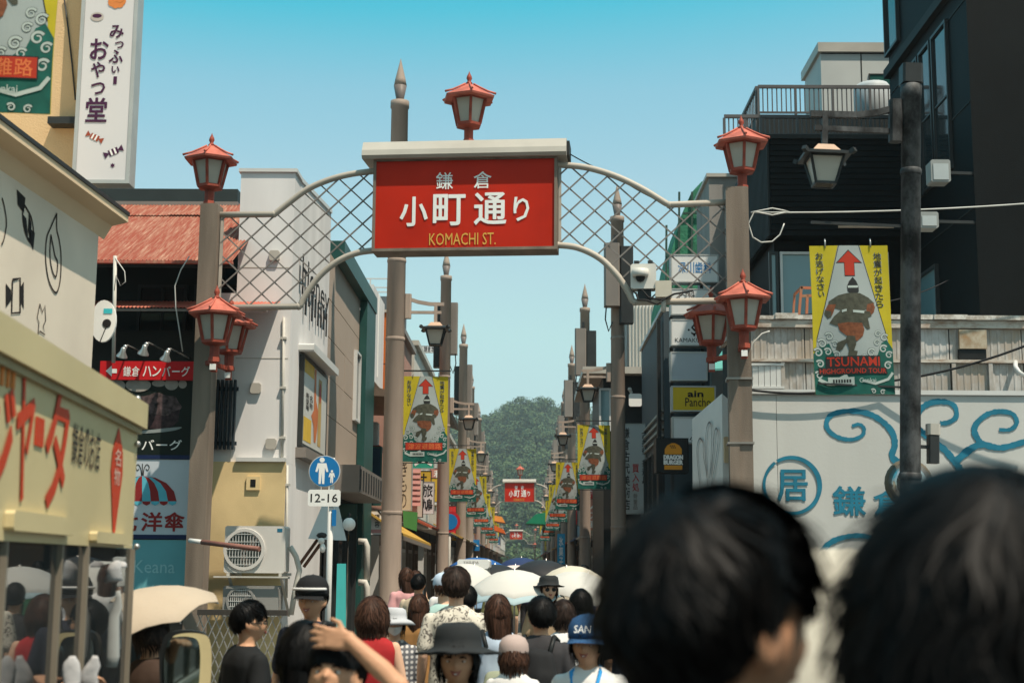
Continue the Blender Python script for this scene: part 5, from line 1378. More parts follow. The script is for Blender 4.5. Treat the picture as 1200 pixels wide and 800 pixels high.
# ================================================================== right: cameras on the gate tube
def gatefront(c): return Frame(G.p(0, 0, c), G.u)
FG = gatefront(.12); q = FG.rect(739, 309, 769, 338)
t = thing('security_camera', 'white dome security camera box on the right gate tube', 'camera', FG.p((q[0] + q[1]) / 2, q[2]))
M_CAMW = mat('camera_white', (.60, .58, .53), .4, .03, 2)
mb = MB(); mb.use(M_CAMW); mb.box(FG, *q, -.2, 0, .02); mb.build('housing', None, t)
c = FG.p((q[0] * .62 + q[1] * .38), q[2] + .17, .02)
mb = MB(); mb.use(M_CAMW); mb.lathe(c, [(.10, .06), (.10, -.01), (.085, -.03)], 16); mb.build('dome_ring', None, t)
mb = MB(); mb.use(M_BLACK); mb.ball(c - Vector((0, 0, .035)), .06, 10); mb.build('lens_dome', None, t)
mb = MB(); mb.use(M_DKMET); mb.box(FG, q[0] + .08, q[1] - .06, q[2] - .13, q[2] - .001, -.16, -.04); mb.build('mount', None, t); mb = MB(); mb.use(M_DKMET); mb.box(FG, q[0] + .04, q[0] + .10, q[3] + .001, q[3] + .05, -.15, -.05); mb.build('clamp', None, t); mb = MB(); mb.use(M_DKMET); mb.box(FG, q[1] - .1, q[1] - .04, q[3] + .001, q[3] + .05, -.15, -.05); mb.build('clamp', None, t)
q = FG.rect(768, 329, 787, 348)
t = thing('junction_box', 'small cream junction box right of the dome camera', 'box', FG.p((q[0] + q[1]) / 2, q[2]))
mb = MB(); mb.use(mat('box_cream', (.52, .47, .38), .5)); mb.box(FG, *q, -.12, .02, .012); mb.build('casing', None, t); mb = MB(); mb.use(M_PIPE); mb.tube([FG.p((q[0] + q[1]) / 2, q[2], -.05), FG.p((q[0] + q[1]) / 2, q[2] - .17, -.05)], .03, 8); mb.build('conduit', None, t)
for k in range(2):
    P = [FG.p(*FG.ab(x, y), .03) for x, y in (((745, 343), (748, 352), (757, 352), (770, 357), (780, 350)), ((752, 340), (760, 349), (776, 352), (790, 345), (812, 341)))[k]]
    mb = MB(); mb.use(M_CABLE); mb.tube(smooth3(P) if 0 else P, .012, 6); mb.build_top('camera_cable', None, ['black cable drooping from the dome camera', 'black cable passing behind the cream junction box'][k], 'cable')

# ================================================================== right street front
R4 = thing('slate_building', 'dark slate building carrying the stack of sign boxes', 'building', (4, 29.5, 0))
rx = 2.62; RW = right_wall(rx); M_SLATE = mat('slate_cladding', (.050, .070, .080), .6, .08, 1)
mb = MB(); mb.use(M_SLATE); mb.box(front(26.9), rx, 6, 0, 6.45, -5.2, 0); mb.build('wall', None, R4)
mb = MB(); mb.use(M_FRAMEW); mb.box(RW, -32.1, -26.9, 6.452, 6.53, -.3, .05); mb.build('roof_edge', None, R4)
for k in range(4):
    mb = MB(); mb.use(M_HOOD); mb.box(RW, -32, -27, 4.05 + .16 * k, 4.09 + .16 * k, .01, .05); mb.build('louvre', None, R4)
for k in range(5): window(R4, RW, -31.9 + k, -31.05 + k, 2.7, 3.9, M_FRAMED, M_GLASSD, 1)
mb = MB(); mb.use(mat('timber_panel', (.26, .17, .11), .7, .15, 5)); mb.box(RW, -32, -27.0, 1.2, 2.62, .0, .06); mb.build('timber_panel', None, R4)
mb = MB(); mb.use(M_BLACK); mb.box(RW, -27.2, -26.95, 0, 6.3, .052, .12); mb.build('drainpipe', None, R4)
FS4 = front(25.9)
M_SB = mat('signbox_white', (.68, .68, .66), .4, .03); G_ = 'sign boxes stacked on the slate building'
def sb(x0, y0, x1, y1, lab, face=M_SB, F=FS4, rim=.025): return board('sign_box', F, F.rect(x0, y0, x1, y1), .28, face, M_ALU, lab, 'sign', G_ if F is FS4 else None, rim)
t = sb(786, 298, 842, 331, 'topmost white sign box with blue kanji, behind the gate lattice'); lettering(t, FS4, '深川歯科', FS4.rect(794, 307, 834, 320), M_SBLUE, .015)
t = sb(786, 338, 834, 351, 'second sign box from the top, thin and mostly hidden by the gate tube'); lettering(t, FS4, '内科', FS4.rect(795, 341, 815, 349), M_INK, .01)
sb(786, 355, 834, 369, 'blank white sign box just under the gate tube')
t = sb(786, 374, 834, 405, 'white sign box with round black S emblem'); lettering(t, FS4, 'KAMAKURA', FS4.rect(791, 396, 830, 401), M_INK, 0, 'text'); lettering(t, FS4, 'S', FS4.rect(810, 381, 817, 392), M_INK, .03, 'text')
mb = MB(); a, b = FS4.ab(813.5, 386.5); [flat(mb, FS4, [(a + dx * .10 - .025, b + dy * .1), (a + dx * .1, b + dy * .1 - .025), (a + dx * .1 + .025, b + dy * .1), (a + dx * .1, b + dy * .1 + .025)], M_INK) for dx, dy in ((1, 0), (-1, 0), (0, 1), (0, -1))]; mb.build('emblem', None, t)
sb(786, 412, 829, 446, 'blank pale grey sign box above the yellow one', mat('signbox_grey', (.40, .44, .47), .35, .04))
t = sb(787, 452, 839, 482, 'yellow sign box with dark handwritten lettering', mat('sign_yellow', (.62, .42, .015), .45, .05)); lettering(t, FS4, 'ain', FS4.rect(806, 458, 824, 465), M_INK, .02, 'text'); lettering(t, FS4, 'Pancho', FS4.rect(803, 466, 833, 476), M_INK, .01, 'text')
t = sb(788, 488, 818, 519, 'lowest white sign box, beside the white flower sign'); lettering(t, FS4, 'ふ', FS4.rect(808, 503, 816, 517), M_INK, .01, 'text')
mb = MB(); mb.use(M_DKMET); q = FS4.rect(789, 300, 792, 560); mb.bar((q[0], 26.25, 1.5), (q[0], 26.25, q[3]), .06); q = FS4.rect(826, 300, 829, 560); mb.bar((q[0], 26.25, 1.5), (q[0], 26.25, q[3]), .06); mb.build('steel_frame', None, R4)
FD = front(24.2)
t = board('burger_sign', FD, FD.rect(769, 513, 807, 553), .5, M_BLACK, M_BLACK, 'black sign with orange burger shape reading DRAGON BURGER', 'sign', None, .03)
M_BORG = mat('burger_orange', (.68, .27, .02), .5, .05)
mb = MB(); pixflat(mb, FD, [(779, 532), (779, 526), (782, 521.5), (787, 519), (791, 519), (796, 521.5), (799, 526), (799, 532)][::-1], M_BORG, .004); mb.use(M_BORG); mb.box(FD, *FD.rect(778.5, 545, 799.5, 550), .001, .004); mb.use(M_BLACK)
for k in range(6): mb.box(FD, *FD.rect(785 + 1.8 * (k % 3) + k * .4, 521.5 + 2 * (k // 3), 786.3 + 1.8 * (k % 3) + k * .4, 523 + 2 * (k // 3)), .0045, .0055)
mb.build('burger_print', None, t)
lettering(t, FD, 'DRAGON', FD.rect(778, 533, 800, 538), M_WHITE, .03, 'text'); lettering(t, FD, 'BURGER', FD.rect(778, 539, 800, 544), M_WHITE, .03, 'text')
# white flower sign prism
A0, A1 = at(811, 580, 22), at(811, 491, 22); B0, B1 = at(846, 585, 19.9), at(846, 461, 19.9); C0, C1 = at(870, 585, 19.9), at(870, 482, 19.9)
for q_ in (A0, B0, C0): q_.z = .02
t = thing('flower_sign', 'white gabled sign tower with grey flower outline, left of the right gate post', 'sign', (B0.x, B0.y, B0.z))
mb = MB(); mb.use(mat('flower_sign_white', (.74, .73, .69), .6, .04)); D = Vector((C0.x - B0.x + A0.x, A0.y, 0))
D0 = Vector((D.x, D.y, A0.z)); D1 = Vector((D.x, D.y, A1.z + .1)); k = len(mb.v); mb.v += [A0, B0, C0, D0, A1, B1, C1, D1]
for f in ((0, 1, 5, 4), (1, 2, 6, 5), (2, 3, 7, 6), (3, 0, 4, 7), (4, 5, 6), (4, 6, 7), (3, 2, 1, 0)): mb.face(list(f))
mb.build('body', None, t)
uu = Vector((B0.x - A0.x, B0.y - A0.y, 0)); FL = Frame((A0.x, A0.y, 0), uu)
mb = MB(); M_GLN = mat('flower_line_grey', (.20, .19, .18), .7)
for pts in ([(822, 580), (818, 545), (817, 525), (820, 514), (824, 518), (825, 535), (829, 560), (830, 590)], [(829, 560), (827, 530), (828, 505), (831, 495), (834, 500), (834, 530), (832, 560)], [(832, 560), (836, 530), (838, 505), (841, 503), (842, 515), (839, 540), (834, 570), (833, 590)]):
    stroke(mb, FL, smooth2([Vector(FL.ab(x, y)) for x, y in pts], 4), .03, M_GLN, .006)
mb.build('flower_line', None, t)
mb = MB(); mb.use(mat('cream_box', (.60, .45, .27), .6)); Fq = front(19.85); mb.box(Fq, *Fq.rect(848, 512, 863, 542), .0, .08, .01); mb.build('cream_box', None, t)
# teal canopy
mb = MB(); mb.use(mat('teal_canopy', (.10, .32, .28), .7, .06)); P = [at(833, 432, 21.2), at(872, 430, 21.2), at(872, 383, 22.6), at(858, 392, 22.6)]
mb.hexa([p - Vector((0, 0, .03)) for p in P] + P); mb.build_top('teal_canopy', None, 'teal fabric canopy edge just left of the right gate post', 'canopy')
# white box building behind and green netting
GN = thing('netted_building', 'building wrapped in dark green scaffold netting behind the right lattice', 'building', (4.5, 36, 0))
FN = front(34.0)
pix = [(773, 405), (776, 345), (788, 290), (800, 250), (810, 226), (822, 213), (836, 209), (868, 208), (868, 430), (773, 430)]
M_NET = mat('green_netting', (.035, .19, .105), .75, .35, 2.2, .9, 14)
ring = [FN.ab(x, y) for x, y in pix]
mb = MB(); mb.use(M_NET); mb.prism(FN, ring[::-1], -3, 0); mb.build('netting', None, GN)
r_ = random.Random(2); mb = MB(); mb.use(mat('scaffold_green', (.03, .06, .045), .5))
for k in range(6): x = 780 + 15 * k; mb.bar(at(x, 420, 33.95), at(x + 1, 225 + max(0, 795 - x) * 2.6, 33.95), .05)
for y in (250, 300, 350, 395): mb.bar(at(800 if y < 260 else 780, y, 33.93), at(866, y - 2, 33.93), .045)
mb.build('scaffold', None, GN)
CB = thing('grey_concrete_block', 'weathered grey concrete block behind the right upper lantern', 'building', (4.6, 27, 0))
Fq = front(26.6); mb = MB(); mb.use(mat('weathered_concrete', (.26, .24, .22), .85, .2, 1.5, .2, 40, grime=.1, streak=True)); q = Fq.rect(832, 208, 880, 400); mb.box(Fq, q[0], q[1] + .3, 0, q[3], -2, 0); mb.build('wall', None, CB)
mb = MB(); mb.use(M_HOOD); mb.box(Fq, q[0] - .05, q[1] + .35, q[3] + .001, q[3] + .07, -2.05, .05); mb.build('coping', None, CB)
WB = thing('ribbed_white_building', 'white ribbed tower building above the black storefront on the right', 'building', (3.6, 42, 0))
Fq = front(40); q = Fq.rect(737, 357, 760, 436); mb = MB(); mb.use(M_SB); mb.box(Fq, q[0], q[1] + 1.5, 0, q[3], -4, 0); mb.build('wall', None, WB)
for k in range(9):
    mb = MB(); mb.use(M_HOOD); a = q[0] + (q[1] + .3 - q[0]) * k / 9; mb.box(Fq, a, a + .03, q[2], q[3], .001, .05); mb.build('rib', None, WB)
for k in range(7):
    mb = MB(); mb.use(M_CASE); mb.box(right_wall(q[0]), -40.1 - .5 * k - .4, -40.1 - .5 * k, 6.2, q[3] - .1, .001, .04); mb.build('shutter', None, WB)
ST = thing('black_storefront', 'black storefront with pale flat roof edge behind the right spear pole', 'building', (3.2, 36, 0))
Fq = front(33.5); q = Fq.rect(697, 440, 757, 500); mb = MB(); mb.use(M_BLACK); mb.box(Fq, q[0] + .2, 5.5, 0, q[3], -5.5, 0); mb.build('wall', None, ST)
mb = MB(); mb.use(M_HOOD); mb.box(Fq, q[0] - .3, 5.5, q[3] + .001, q[3] + .16, -5.6, .4); mb.build('roof_edge', None, ST)
window(ST, Fq, *Fq.rect(702, 455, 716, 505), M_FRAMEW, M_GLASSB, 1); window(ST, Fq, *Fq.rect(735, 505, 756, 600), M_FRAMED, M_GLASSD, 1)
t = thing('floodlight', 'square white floodlight on the black storefront', 'lamp', at(744, 475, 33.3)); Fq2 = front(33.3); mb = MB(); mb.use(M_WHITE); mb.box(Fq2, *Fq2.rect(737, 461, 752, 476), -.05, .0, .03); mb.build('lamp_glass', None, t); mb = MB(); mb.use(M_FRAMEW); mb.bar(at(740, 460, 33.35), at(737, 455, 33.5), .05); mb.ball(at(738, 456, 33.35), .05, 8); mb.build('arm', None, t)
FAn = front(31.2)
t = board('antique_shop_board', FAn, FAn.rect(727, 496, 762, 602), .14, mat('board_pale', (.50, .52, .52), .5, .04), M_ALU, 'tall pale antique shop board with black and red kanji columns', 'sign', None, .02)
lettering(t, FAn, '鎌倉古代美術店', FAn.rect(730, 500, 738, 598), M_INK, .04, 'vert'); lettering(t, FAn, '古美術', FAn.rect(752, 505, 760, 533), M_INK, .02, 'vert'); lettering(t, FAn, '茶道具', FAn.rect(752, 538, 760, 567), M_INK, .02, 'vert')
lettering(t, FAn, '買入処', FAn.rect(741, 543, 749, 576), M_SRED, .03, 'vert'); lettering(t, FAn, '骨董品', FAn.rect(742, 578, 747, 597), M_CASE, .01, 'vert'); lettering(t, FAn, '武具', FAn.rect(754, 578, 759, 592), M_CASE, .01, 'vert')

# ================================================================== left hanging signs and awnings beyond the gate
def fsign(name, box, Y, face, label, txt=None, tm=M_INK, mode='vert', w=.02, rim=.015, inset=(.12, .06), edge=M_ALU, cat='sign'):
    F = front(Y); q = F.rect(*box); t = board(name, F, q, .12, face, edge, label, cat, None, rim)
    if txt:
        W_, H_ = q[1] - q[0], q[3] - q[2]; lettering(t, F, txt, (q[0] + W_ * inset[0], q[1] - W_ * inset[0], q[2] + H_ * inset[1], q[3] - H_ * inset[1]), tm, w, mode)
    return t
M_BROWNI = mat('brown_ink', (.06, .035, .025), .7)
fsign('vertical_sign', (462, 538, 483, 598), 31, mat('sign_beige', (.55, .43, .30), .6, .05), 'beige vertical sign with brown hiragana beside the nearest left pole', 'きもの', M_BROWNI, 'vert', .0, inset=(.3, .04))
t = fsign('green_sign', (482, 531, 509, 549), 33, mat('sign_green', (.03, .30, .21), .5, .05), 'teal green sign with white wave mark under the nearest left banner'); F = front(33); mb = MB(); stroke(mb, F, smooth2([Vector(F.ab(x, y)) for x, y in ((485, 535), (491, 541), (496, 539), (501, 541), (507, 535))], 4), .05, M_WHITE); stroke(mb, F, smooth2([Vector(F.ab(x, y)) for x, y in ((486, 545), (492, 541), (499, 541), (506, 545))], 4), .05, M_WHITE); mb.build('wave_mark', None, t)
PK = thing('pink_shingle_panel', 'pink shingled wall panel behind the beige vertical sign', 'panel', at(488, 592, 35)); F = front(35)
for k in range(7):
    mb = MB(); mb.use(mat('pink_tile', (.50, .24, .21), .7, .08, 6)); y1 = 548 + 6.4 * k; q = F.rect(478, y1, 493, y1 + 6); mb.hexa([F.p(q[0], q[2], .03), F.p(q[1], q[2], .03), F.p(q[1], q[2], -.03), F.p(q[0], q[2], -.03), F.p(q[0], q[3], 0), F.p(q[1], q[3], 0), F.p(q[1], q[3], -.03), F.p(q[0], q[3], -.03)]); mb.build('shingle', None, PK)
fsign('vertical_sign', (493, 564, 509, 602), 36, M_SIGNW, 'white lit vertical sign with bold black kanji near the second left pole', '旅鳩', M_INK, 'vert', .04)
mb = MB(); mb.use(mat('flag_green', (.07, .22, .055), .7, .1)); P = [at(472, 598, 29), at(489, 600, 29), at(488, 622, 29), at(473, 617, 29)]; mb.hexa([*P[::-1], *[p + Vector((0, .12, 0)) for p in P[::-1]]]); t = mb.build_top('green_flag', None, 'dark green cloth sign hanging above the yellow awning', 'flag')
AW = thing('yellow_awning', 'mustard yellow sloping awning on the left side of the street', 'awning', at(483, 632, 30))
mb = MB(); mb.use(mat('awning_mustard', (.45, .27, .05), .7, .08)); P = [at(466, 622, 28.5), at(505, 637, 34), at(498, 632, 34.0) + Vector((-.6, 0, .35)), at(462, 616, 28.5) + Vector((-.6, 0, .35))]
mb.hexa([p - Vector((0, 0, .05)) for p in P] + P); mb.build('canopy', None, AW)
mb = MB(); mb.use(M_CASE); p = at(466, 622, 28.5); q = at(505, 637, 34); mb.bar(p - Vector((.02, 0, .09)), q - Vector((.02, 0, .09)), .05, .08); mb.build('front_rail', None, AW)
F = front(27.5)
BS = thing('pavement_board', 'black framed pavement signboard with kanji in front of the nearest left pole', 'signboard', at(484, 740, 20.5)); F = front(20.5)
mb = MB(); mb.use(M_BLACK); q = F.rect(471, 685, 499, 738); 
for r in ((q[0], q[0] + .03), (q[1] - .03, q[1])): mb.box(F, r[0], r[1], .03, q[3], -.04, .02)
mb.box(F, q[0] + .03, q[1] - .03, q[3] - .03, q[3], -.04, .02); zz_ = F.ab(485, 706)[1]; mb.box(F, q[0] + .03, q[1] - .03, zz_ - .02, zz_ + .02, -.04, .02); mb.build('frame', None, BS)
mb = MB(); mb.use(mat('board_grey', (.30, .31, .31), .6)); mb.box(F, q[0] + .03, q[1] - .03, zz_ + .02, q[3] - .03, -.02, .0); mb.build('upper_panel', None, BS)
mb = MB(); mb.use(M_WHITE); mb.box(F, q[0] + .03, q[1] - .03, .25, zz_ - .02, -.02, .0); mb.build('lower_panel', None, BS); lettering(BS, F, '茶屋', F.rect(481, 689, 490, 704), M_INK, .03, 'vert')
F = front(40); t = thing('no_parking_sign', 'blue and red round road sign between the second and third left poles', 'road sign', at(527, 700, 40)); a, b = F.ab(527, 611)
mb = MB(); mb.use(mat('road_red', (.45, .02, .03), .5)); mb.prism(F, circle_pts(a, b, .3, 24), 0, .02); mb.build('disc', None, t); mb = MB(); mb.use(M_SBLUE); mb.prism(F, circle_pts(a, b, .22, 24), .021, .03); mb.build('blue_face', None, t); mb = MB(); mb.use(M_PIPE); mb.lathe((a, 40.05, 0), [(.035, 0), (.035, b + .3)], 8); mb.build('post', None, t)
fsign('direction_sign', (552, 632, 562, 645), 60, M_SBLUE, 'small blue square sign far down the left side', 'ト', M_WHITE, 'text', 0, .0)
for k, (x0, y0, x1, y1, Y, m, lab) in enumerate(((494, 405, 513, 423, 44, M_SIGNW, 'white roof-level sign above the lantern of the nearest left pole'),)):
    fsign('fascia_sign', (x0, y0, x1 + 3, y0 + 8), Y, m, lab, '鎌倉本店', M_INK, 'row', .01)
# awnings further down the street
def awning(name, pix, Y, dep, m, label):
    P = [at(x, y, Y) for x, y in pix]; mb = MB(); mb.use(m)
    back = [p + Vector((0, dep, .0)) for p in P]
    mb.hexa([P[0], P[1], back[1], back[0], P[3], P[2], back[2], back[3]]); return mb.build_top(name, None, label, 'awning')
awning('orange_awning', [(567, 617), (592, 625), (590, 620), (567, 609)], 78, 3, mat('awning_orange', (.60, .12, .02), .7, .08), 'lower bright orange awning far down the left side')
awning('orange_awning', [(567, 608), (592, 612), (588, 605), (566, 602)], 80, 3, mat('awning_light_orange', (.62, .28, .06), .7, .08), 'upper light orange awning far down the left side')
awning('green_awning', [(616, 613), (641, 614), (641, 600), (628, 602)], 74, 3, mat('awning_green', (.01, .20, .10), .7, .08), 'green awning far down the right side under the second gate')
F = front(45); t = board('blue_banner', F, F.rect(653, 625, 662, 700), .03, mat('banner_blue', (.03, .28, .50), .7), M_SBLUE, 'tall blue upright banner on the right side of the street', 'banner', None, .0); lettering(t, F, '氷菓子', F.rect(655, 628, 660, 664), M_WHITE, .02, 'vert')
# ================================================================== rows of shops running down the street
rs = random.Random(21)
WALLC = [(.52, .48, .42), (.56, .55, .53), (.34, .24, .18), (.42, .36, .29), (.22, .20, .19), (.48, .42, .36), (.30, .31, .32), (.55, .47, .38)]
def row_shop(side, y0, y1, x, h, i, label, wc=None, gable=False):
    F = left_wall(x) if side < 0 else right_wall(x)
    A = (lambda y: y) if side < 0 else (lambda y: -y)
    a0, a1 = sorted((A(y0), A(y1)))
    t = thing('shop_house', label, 'building', (x + side * 2.5, (y0 + y1) / 2, 0), 'shops lining the %s side of the street' % ('left' if side < 0 else 'right'))
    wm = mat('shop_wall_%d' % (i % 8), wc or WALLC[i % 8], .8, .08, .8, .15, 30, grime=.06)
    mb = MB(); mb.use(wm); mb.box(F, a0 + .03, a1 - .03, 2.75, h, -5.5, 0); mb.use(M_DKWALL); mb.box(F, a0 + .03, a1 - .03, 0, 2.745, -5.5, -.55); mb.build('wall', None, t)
    if gable:
        mb = MB(); mb.use(M_TILEB); m_ = (a0 + a1) / 2; k = len(mb.v)
        mb.hexa([F.p(a0 - .2, h - .02, .45), F.p(a1 + .2, h - .02, .45), F.p(a1 + .2, h + 1.3, -2.7), F.p(a0 - .2, h + 1.3, -2.7), F.p(a0 - .2, h + .1, .5), F.p(a1 + .2, h + .1, .5), F.p(a1 + .2, h + 1.45, -2.7), F.p(a0 - .2, h + 1.45, -2.7)]); mb.build('roof', None, t)
    else:
        mb = MB(); mb.use(M_HOOD if i % 2 else M_CASE); mb.box(F, a0, a1, h + .002, h + .14, -5.6, .12); mb.build('roof_edge', None, t)
    n = max(2, int((y1 - y0) / 2.2))
    for fl in range(int((h - 3) / 2.6) or 1):
        for k in range(n):
            c = a0 + (a1 - a0) * (k + .5) / n; b = 3.55 + fl * 2.55
            if b + 1.2 < h: window(t, F, c - .6, c + .6, b, b + 1.2, M_FRAMEW if i % 3 else M_FRAMED, M_GLASSD if rs.random() < .7 else M_GLASSB, 2)
    mb = MB(); mb.use(mat('shop_awning_%d' % (i % 5), [(.30, .07, .04), (.10, .13, .12), (.35, .22, .06), (.42, .40, .36), (.06, .09, .16)][i % 5], .75, .1))
    mb.hexa([F.p(a0 + .3, 2.45, .95), F.p(a1 - .3, 2.45, .95), F.p(a1 - .3, 2.9, -.02), F.p(a0 + .3, 2.9, -.02), F.p(a0 + .3, 2.5, .97), F.p(a1 - .3, 2.5, .97), F.p(a1 - .3, 2.96, -.02), F.p(a0 + .3, 2.96, -.02)]); mb.build('awning', None, t)
    for k in range(n):
        c = a0 + (a1 - a0) * (k + .5) / n
        mb = MB(); mb.use([M_FRAMEW, M_CASE, M_TILEB][k % 3]); mb.box(F, c - .75, c - .68, 0, 2.4, -.5, -.3); mb.box(F, c + .68, c + .75, 0, 2.4, -.5, -.3); mb.box(F, c - .679, c + .679, 1.95, 2.05, -.5, -.3); mb.build('shop_door_frame', None, t)
    return t, F, a0, a1
seqL = [(33.2, 38.6, -3.15, 7.3, (.40, .22, .17), 0), (38.8, 46, -3.1, 7.6, (.56, .53, .47), 0), (46.2, 53, -3.0, 6.6, (.50, .47, .42), 1), (53.2, 62, -3.0, 6.4, None, 0), (62.2, 70, -2.9, 5.6, None, 1), (70.2, 79, -2.9, 5.6, None, 0), (79.2, 90, -2.9, 5.0, None, 1), (90.2, 103, -2.9, 5.4, None, 0), (103.2, 118, -2.9, 5.0, None, 1), (118.2, 138, -2.9, 5.2, None, 0), (138.2, 165, -2.9, 5.0, None, 1), (165.2, 200, -2.9, 5.0, None, 0)]
seqR = [(41.5, 47, 2.6, 5.2, None, 0), (47.2, 54, 2.55, 5.6, None, 0), (54.2, 62, 2.5, 5.4, None, 1), (62.2, 71, 2.45, 5.6, None, 0), (71.2, 81, 2.4, 5.2, None, 1), (81.2, 92, 2.4, 5.2, None, 0), (92.2, 106, 2.4, 5.2, None, 1), (106.2, 124, 2.3, 5.0, None, 0), (124.2, 145, 2.3, 5.0, None, 1), (145.2, 170, 2.3, 5.0, None, 0), (170.2, 205, 2.2, 5.0, None, 1)]
SCOL = [(.50, .03, .03), (.52, .50, .46), (.03, .12, .30), (.55, .35, .04), (.04, .22, .12), (.06, .05, .05), (.50, .20, .15), (.5, .48, .4)]
wi = 0
ENG = ['tea', 'sweets', 'dove', 'wagashi', 'coffee', 'pottery bowls', 'Kamakura', 'confectionery', 'dumplings', 'buckwheat noodles', 'chopsticks', 'souvenirs', 'rice crackers', 'sushi', 'flowers', 'beans', 'rice cakes', 'shaved ice', 'pickles', 'ceramics', 'paper', 'rickshaw rides', 'canteen', 'sake', 'seaweed', 'dried fish', 'books', 'tea room', 'rolled omelette', 'incense', 'umbrellas', 'kimono', 'miso', 'medicine', 'pictures', 'clocks']
SNAME = ['red', 'white', 'blue', 'yellow', 'green', 'black', 'pink', 'pale']
WORDS = ['茶', '甘味', '鳩', '和菓子', '珈琲', '器', '鎌倉', '菓子', '団子', 'そば', '箸', '土産', '煎餅', '寿司', '花', '豆', '餅', '氷', '漬物', '陶器', '和紙', '人力車', '食堂', '酒', '海苔', '干物', '本', '喫茶', '玉子焼', '香', '傘', '着物', '味噌', '薬', '絵', '時計']
for side, seq in ((-1, seqL), (1, seqR)):
    for i, (y0, y1, x, h, wc, gb) in enumerate(seq):
        nm = 'left' if side < 0 else 'right'
        kind = ['pinkish brown', 'pale', 'white tiled-roof', 'brown', 'sandy', 'grey', 'cream', 'tan'][i % 8]
        t, F, a0, a1 = row_shop(side, y0, y1, x, h, i + (0 if side < 0 else 3), '%s shop house, %s in the %s row counted from the gate' % (kind if side < 0 and i < 3 else ('tiled-roof' if gb else 'flat-roofed'), ORD[i], nm), wc, gb)
        if y0 > 130: continue
        for k in range(2):
            yy = y0 + (y1 - y0) * (.3 + .45 * k) + .3; Fq = front(yy); w = rs.uniform(.4, .6); hh = rs.uniform(.6, 1.3); zz = rs.uniform(2.5, 3.7); xx = x + .1 if side < 0 else x - .1 - w
            cidx = rs.randrange(8); word = WORDS[wi % len(WORDS)]; eng = ENG[wi % len(WORDS)]; wi += 1
            s = board('projecting_sign', Fq, (xx, xx + w, zz, zz + hh), .1, mat('sign_col_%d' % cidx, SCOL[cidx], .5, .05), M_FRAMED, '%s projecting sign with the kanji for %s, %s side of the street' % (SNAME[cidx], eng, nm), 'sign', 'projecting shop signs down the street', .015)
            hh2 = min(hh, w * len(word) * 1.1); lettering(s, Fq, word, (xx + w * .22, xx + w * .78, zz + hh / 2 - hh2 / 2 + .05, zz + hh / 2 + hh2 / 2 - .05), M_WHITE if sum(SCOL[cidx]) < .9 else M_INK, .02, 'vert')
# second and third gates: copies of the first
sc_c = (GL + GR) / 2
for k, (px, Y, lab) in enumerate(((609.5, 84, 'second red Komachi gate seen far down the street'), (605.5, 182, 'third red Komachi gate, tiny above the crowd'))):
    p = at(px, 600, Y); o = dup(gate, (p.x, Y, 0), 0, lab, (.98, .98, .98) if k == 0 else (.9, .9, .9))
    # keep only what the street is wide enough for: the far gates stand with the same span between the shop fronts
    o.scale.x *= .80

# ================================================================== food van in the left foreground
v0, v1 = at(0, 369, 4.0), at(163, 475, 6.2)
FV = Frame((v1.x, v1.y, 0), Vector((v1.x - v0.x, v1.y - v0.y, 0)))          # u points up the street, n towards the street
VH = (v0.z + v1.z) / 2
VN = thing('food_van', 'cream food van with red katakana lettering, dark side windows and a red diamond emblem', 'van', FV.p(-1.8, 0, -.75))
M_VAN = mat('van_cream', (.57, .465, .255), .38, .05, 1.6, .04, 30, grime=.06)
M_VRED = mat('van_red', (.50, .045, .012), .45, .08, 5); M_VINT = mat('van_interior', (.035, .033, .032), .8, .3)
zb = FV.ab(150, 642)[1]; LEN = -3.5
mb = MB(); mb.use(M_VAN)
mb.box(FV, LEN, 0, zb, VH - .11, -.03, 0); mb.box(FV, -.031, 0, .35, zb - .001, -1.5, -.031)       # side panel, end wall
mb.box(FV, LEN, LEN + .03, .35, VH - .11, -1.5, -.031); mb.box(FV, LEN, 0, .35, .95, -.03, 0); mb.box(FV, LEN, 0, .35, VH - .11, -1.53, -1.501)
mb.box(FV, -.031, 0, zb, VH - .11, -1.5, -.031)
mb.build('body', None, VN)
mb = MB(); mb.use(M_VAN); mb.box(FV, LEN - .02, .03, VH - .109, VH, -1.55, .035, .0); mb.build('roof', None, VN)
mb = MB(); mb.use(mat('van_trim', (.30, .25, .14), .5)); mb.box(FV, LEN, .0, VH - .135, VH - .112, .001, .018); mb.build('drip_rail', None, VN)
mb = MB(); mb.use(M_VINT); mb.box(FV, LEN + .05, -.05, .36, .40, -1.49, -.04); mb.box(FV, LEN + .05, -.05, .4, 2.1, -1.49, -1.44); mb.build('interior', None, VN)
for x0, x1, y0, y1 in ((4, 78, 602, 628), (104, 145, 624, 640)):
    q = FV.rect(x0, y0, x1, y1); mb = MB(); mb.use(M_VAN); mb.box(FV, q[0], q[1], q[2] + .01, q[3], .001, .03, .01); mb.build('shutter_ledge', None, VN)
M_VGL = glass_mat('van_window_glass', (.16, .175, .18), .02, 1, .85)
M_POST = mat('van_post', (.20, .17, .13), .5)
px_posts = (2, 68, 99, 153)
aps = [FV.ab(x, 720)[0] for x in px_posts]
for a in aps + [LEN + .9, LEN + .05]:
    mb = MB(); mb.use(M_POST); mb.box(FV, a - .009, a + .009, .951, zb - .001, -.028, .006); mb.build('window_post', None, VN)
edges = sorted(aps + [LEN + .9])
for a0, a1 in zip(edges, edges[1:]):
    mb = MB(); mb.use(M_VGL); mb.box(FV, a0 + .016, a1 - .016, .953, zb - .003, -.018, -.012); mb.build('window_pane', None, VN)
mb = MB(); mb.use(M_ALU); mb.box(FV, LEN, 0, .951, .975, .001, .02); mb.build('sill', None, VN)
def vq(x0, y0, x1, y1): return FV.rect(x0, y0, x1, y1)
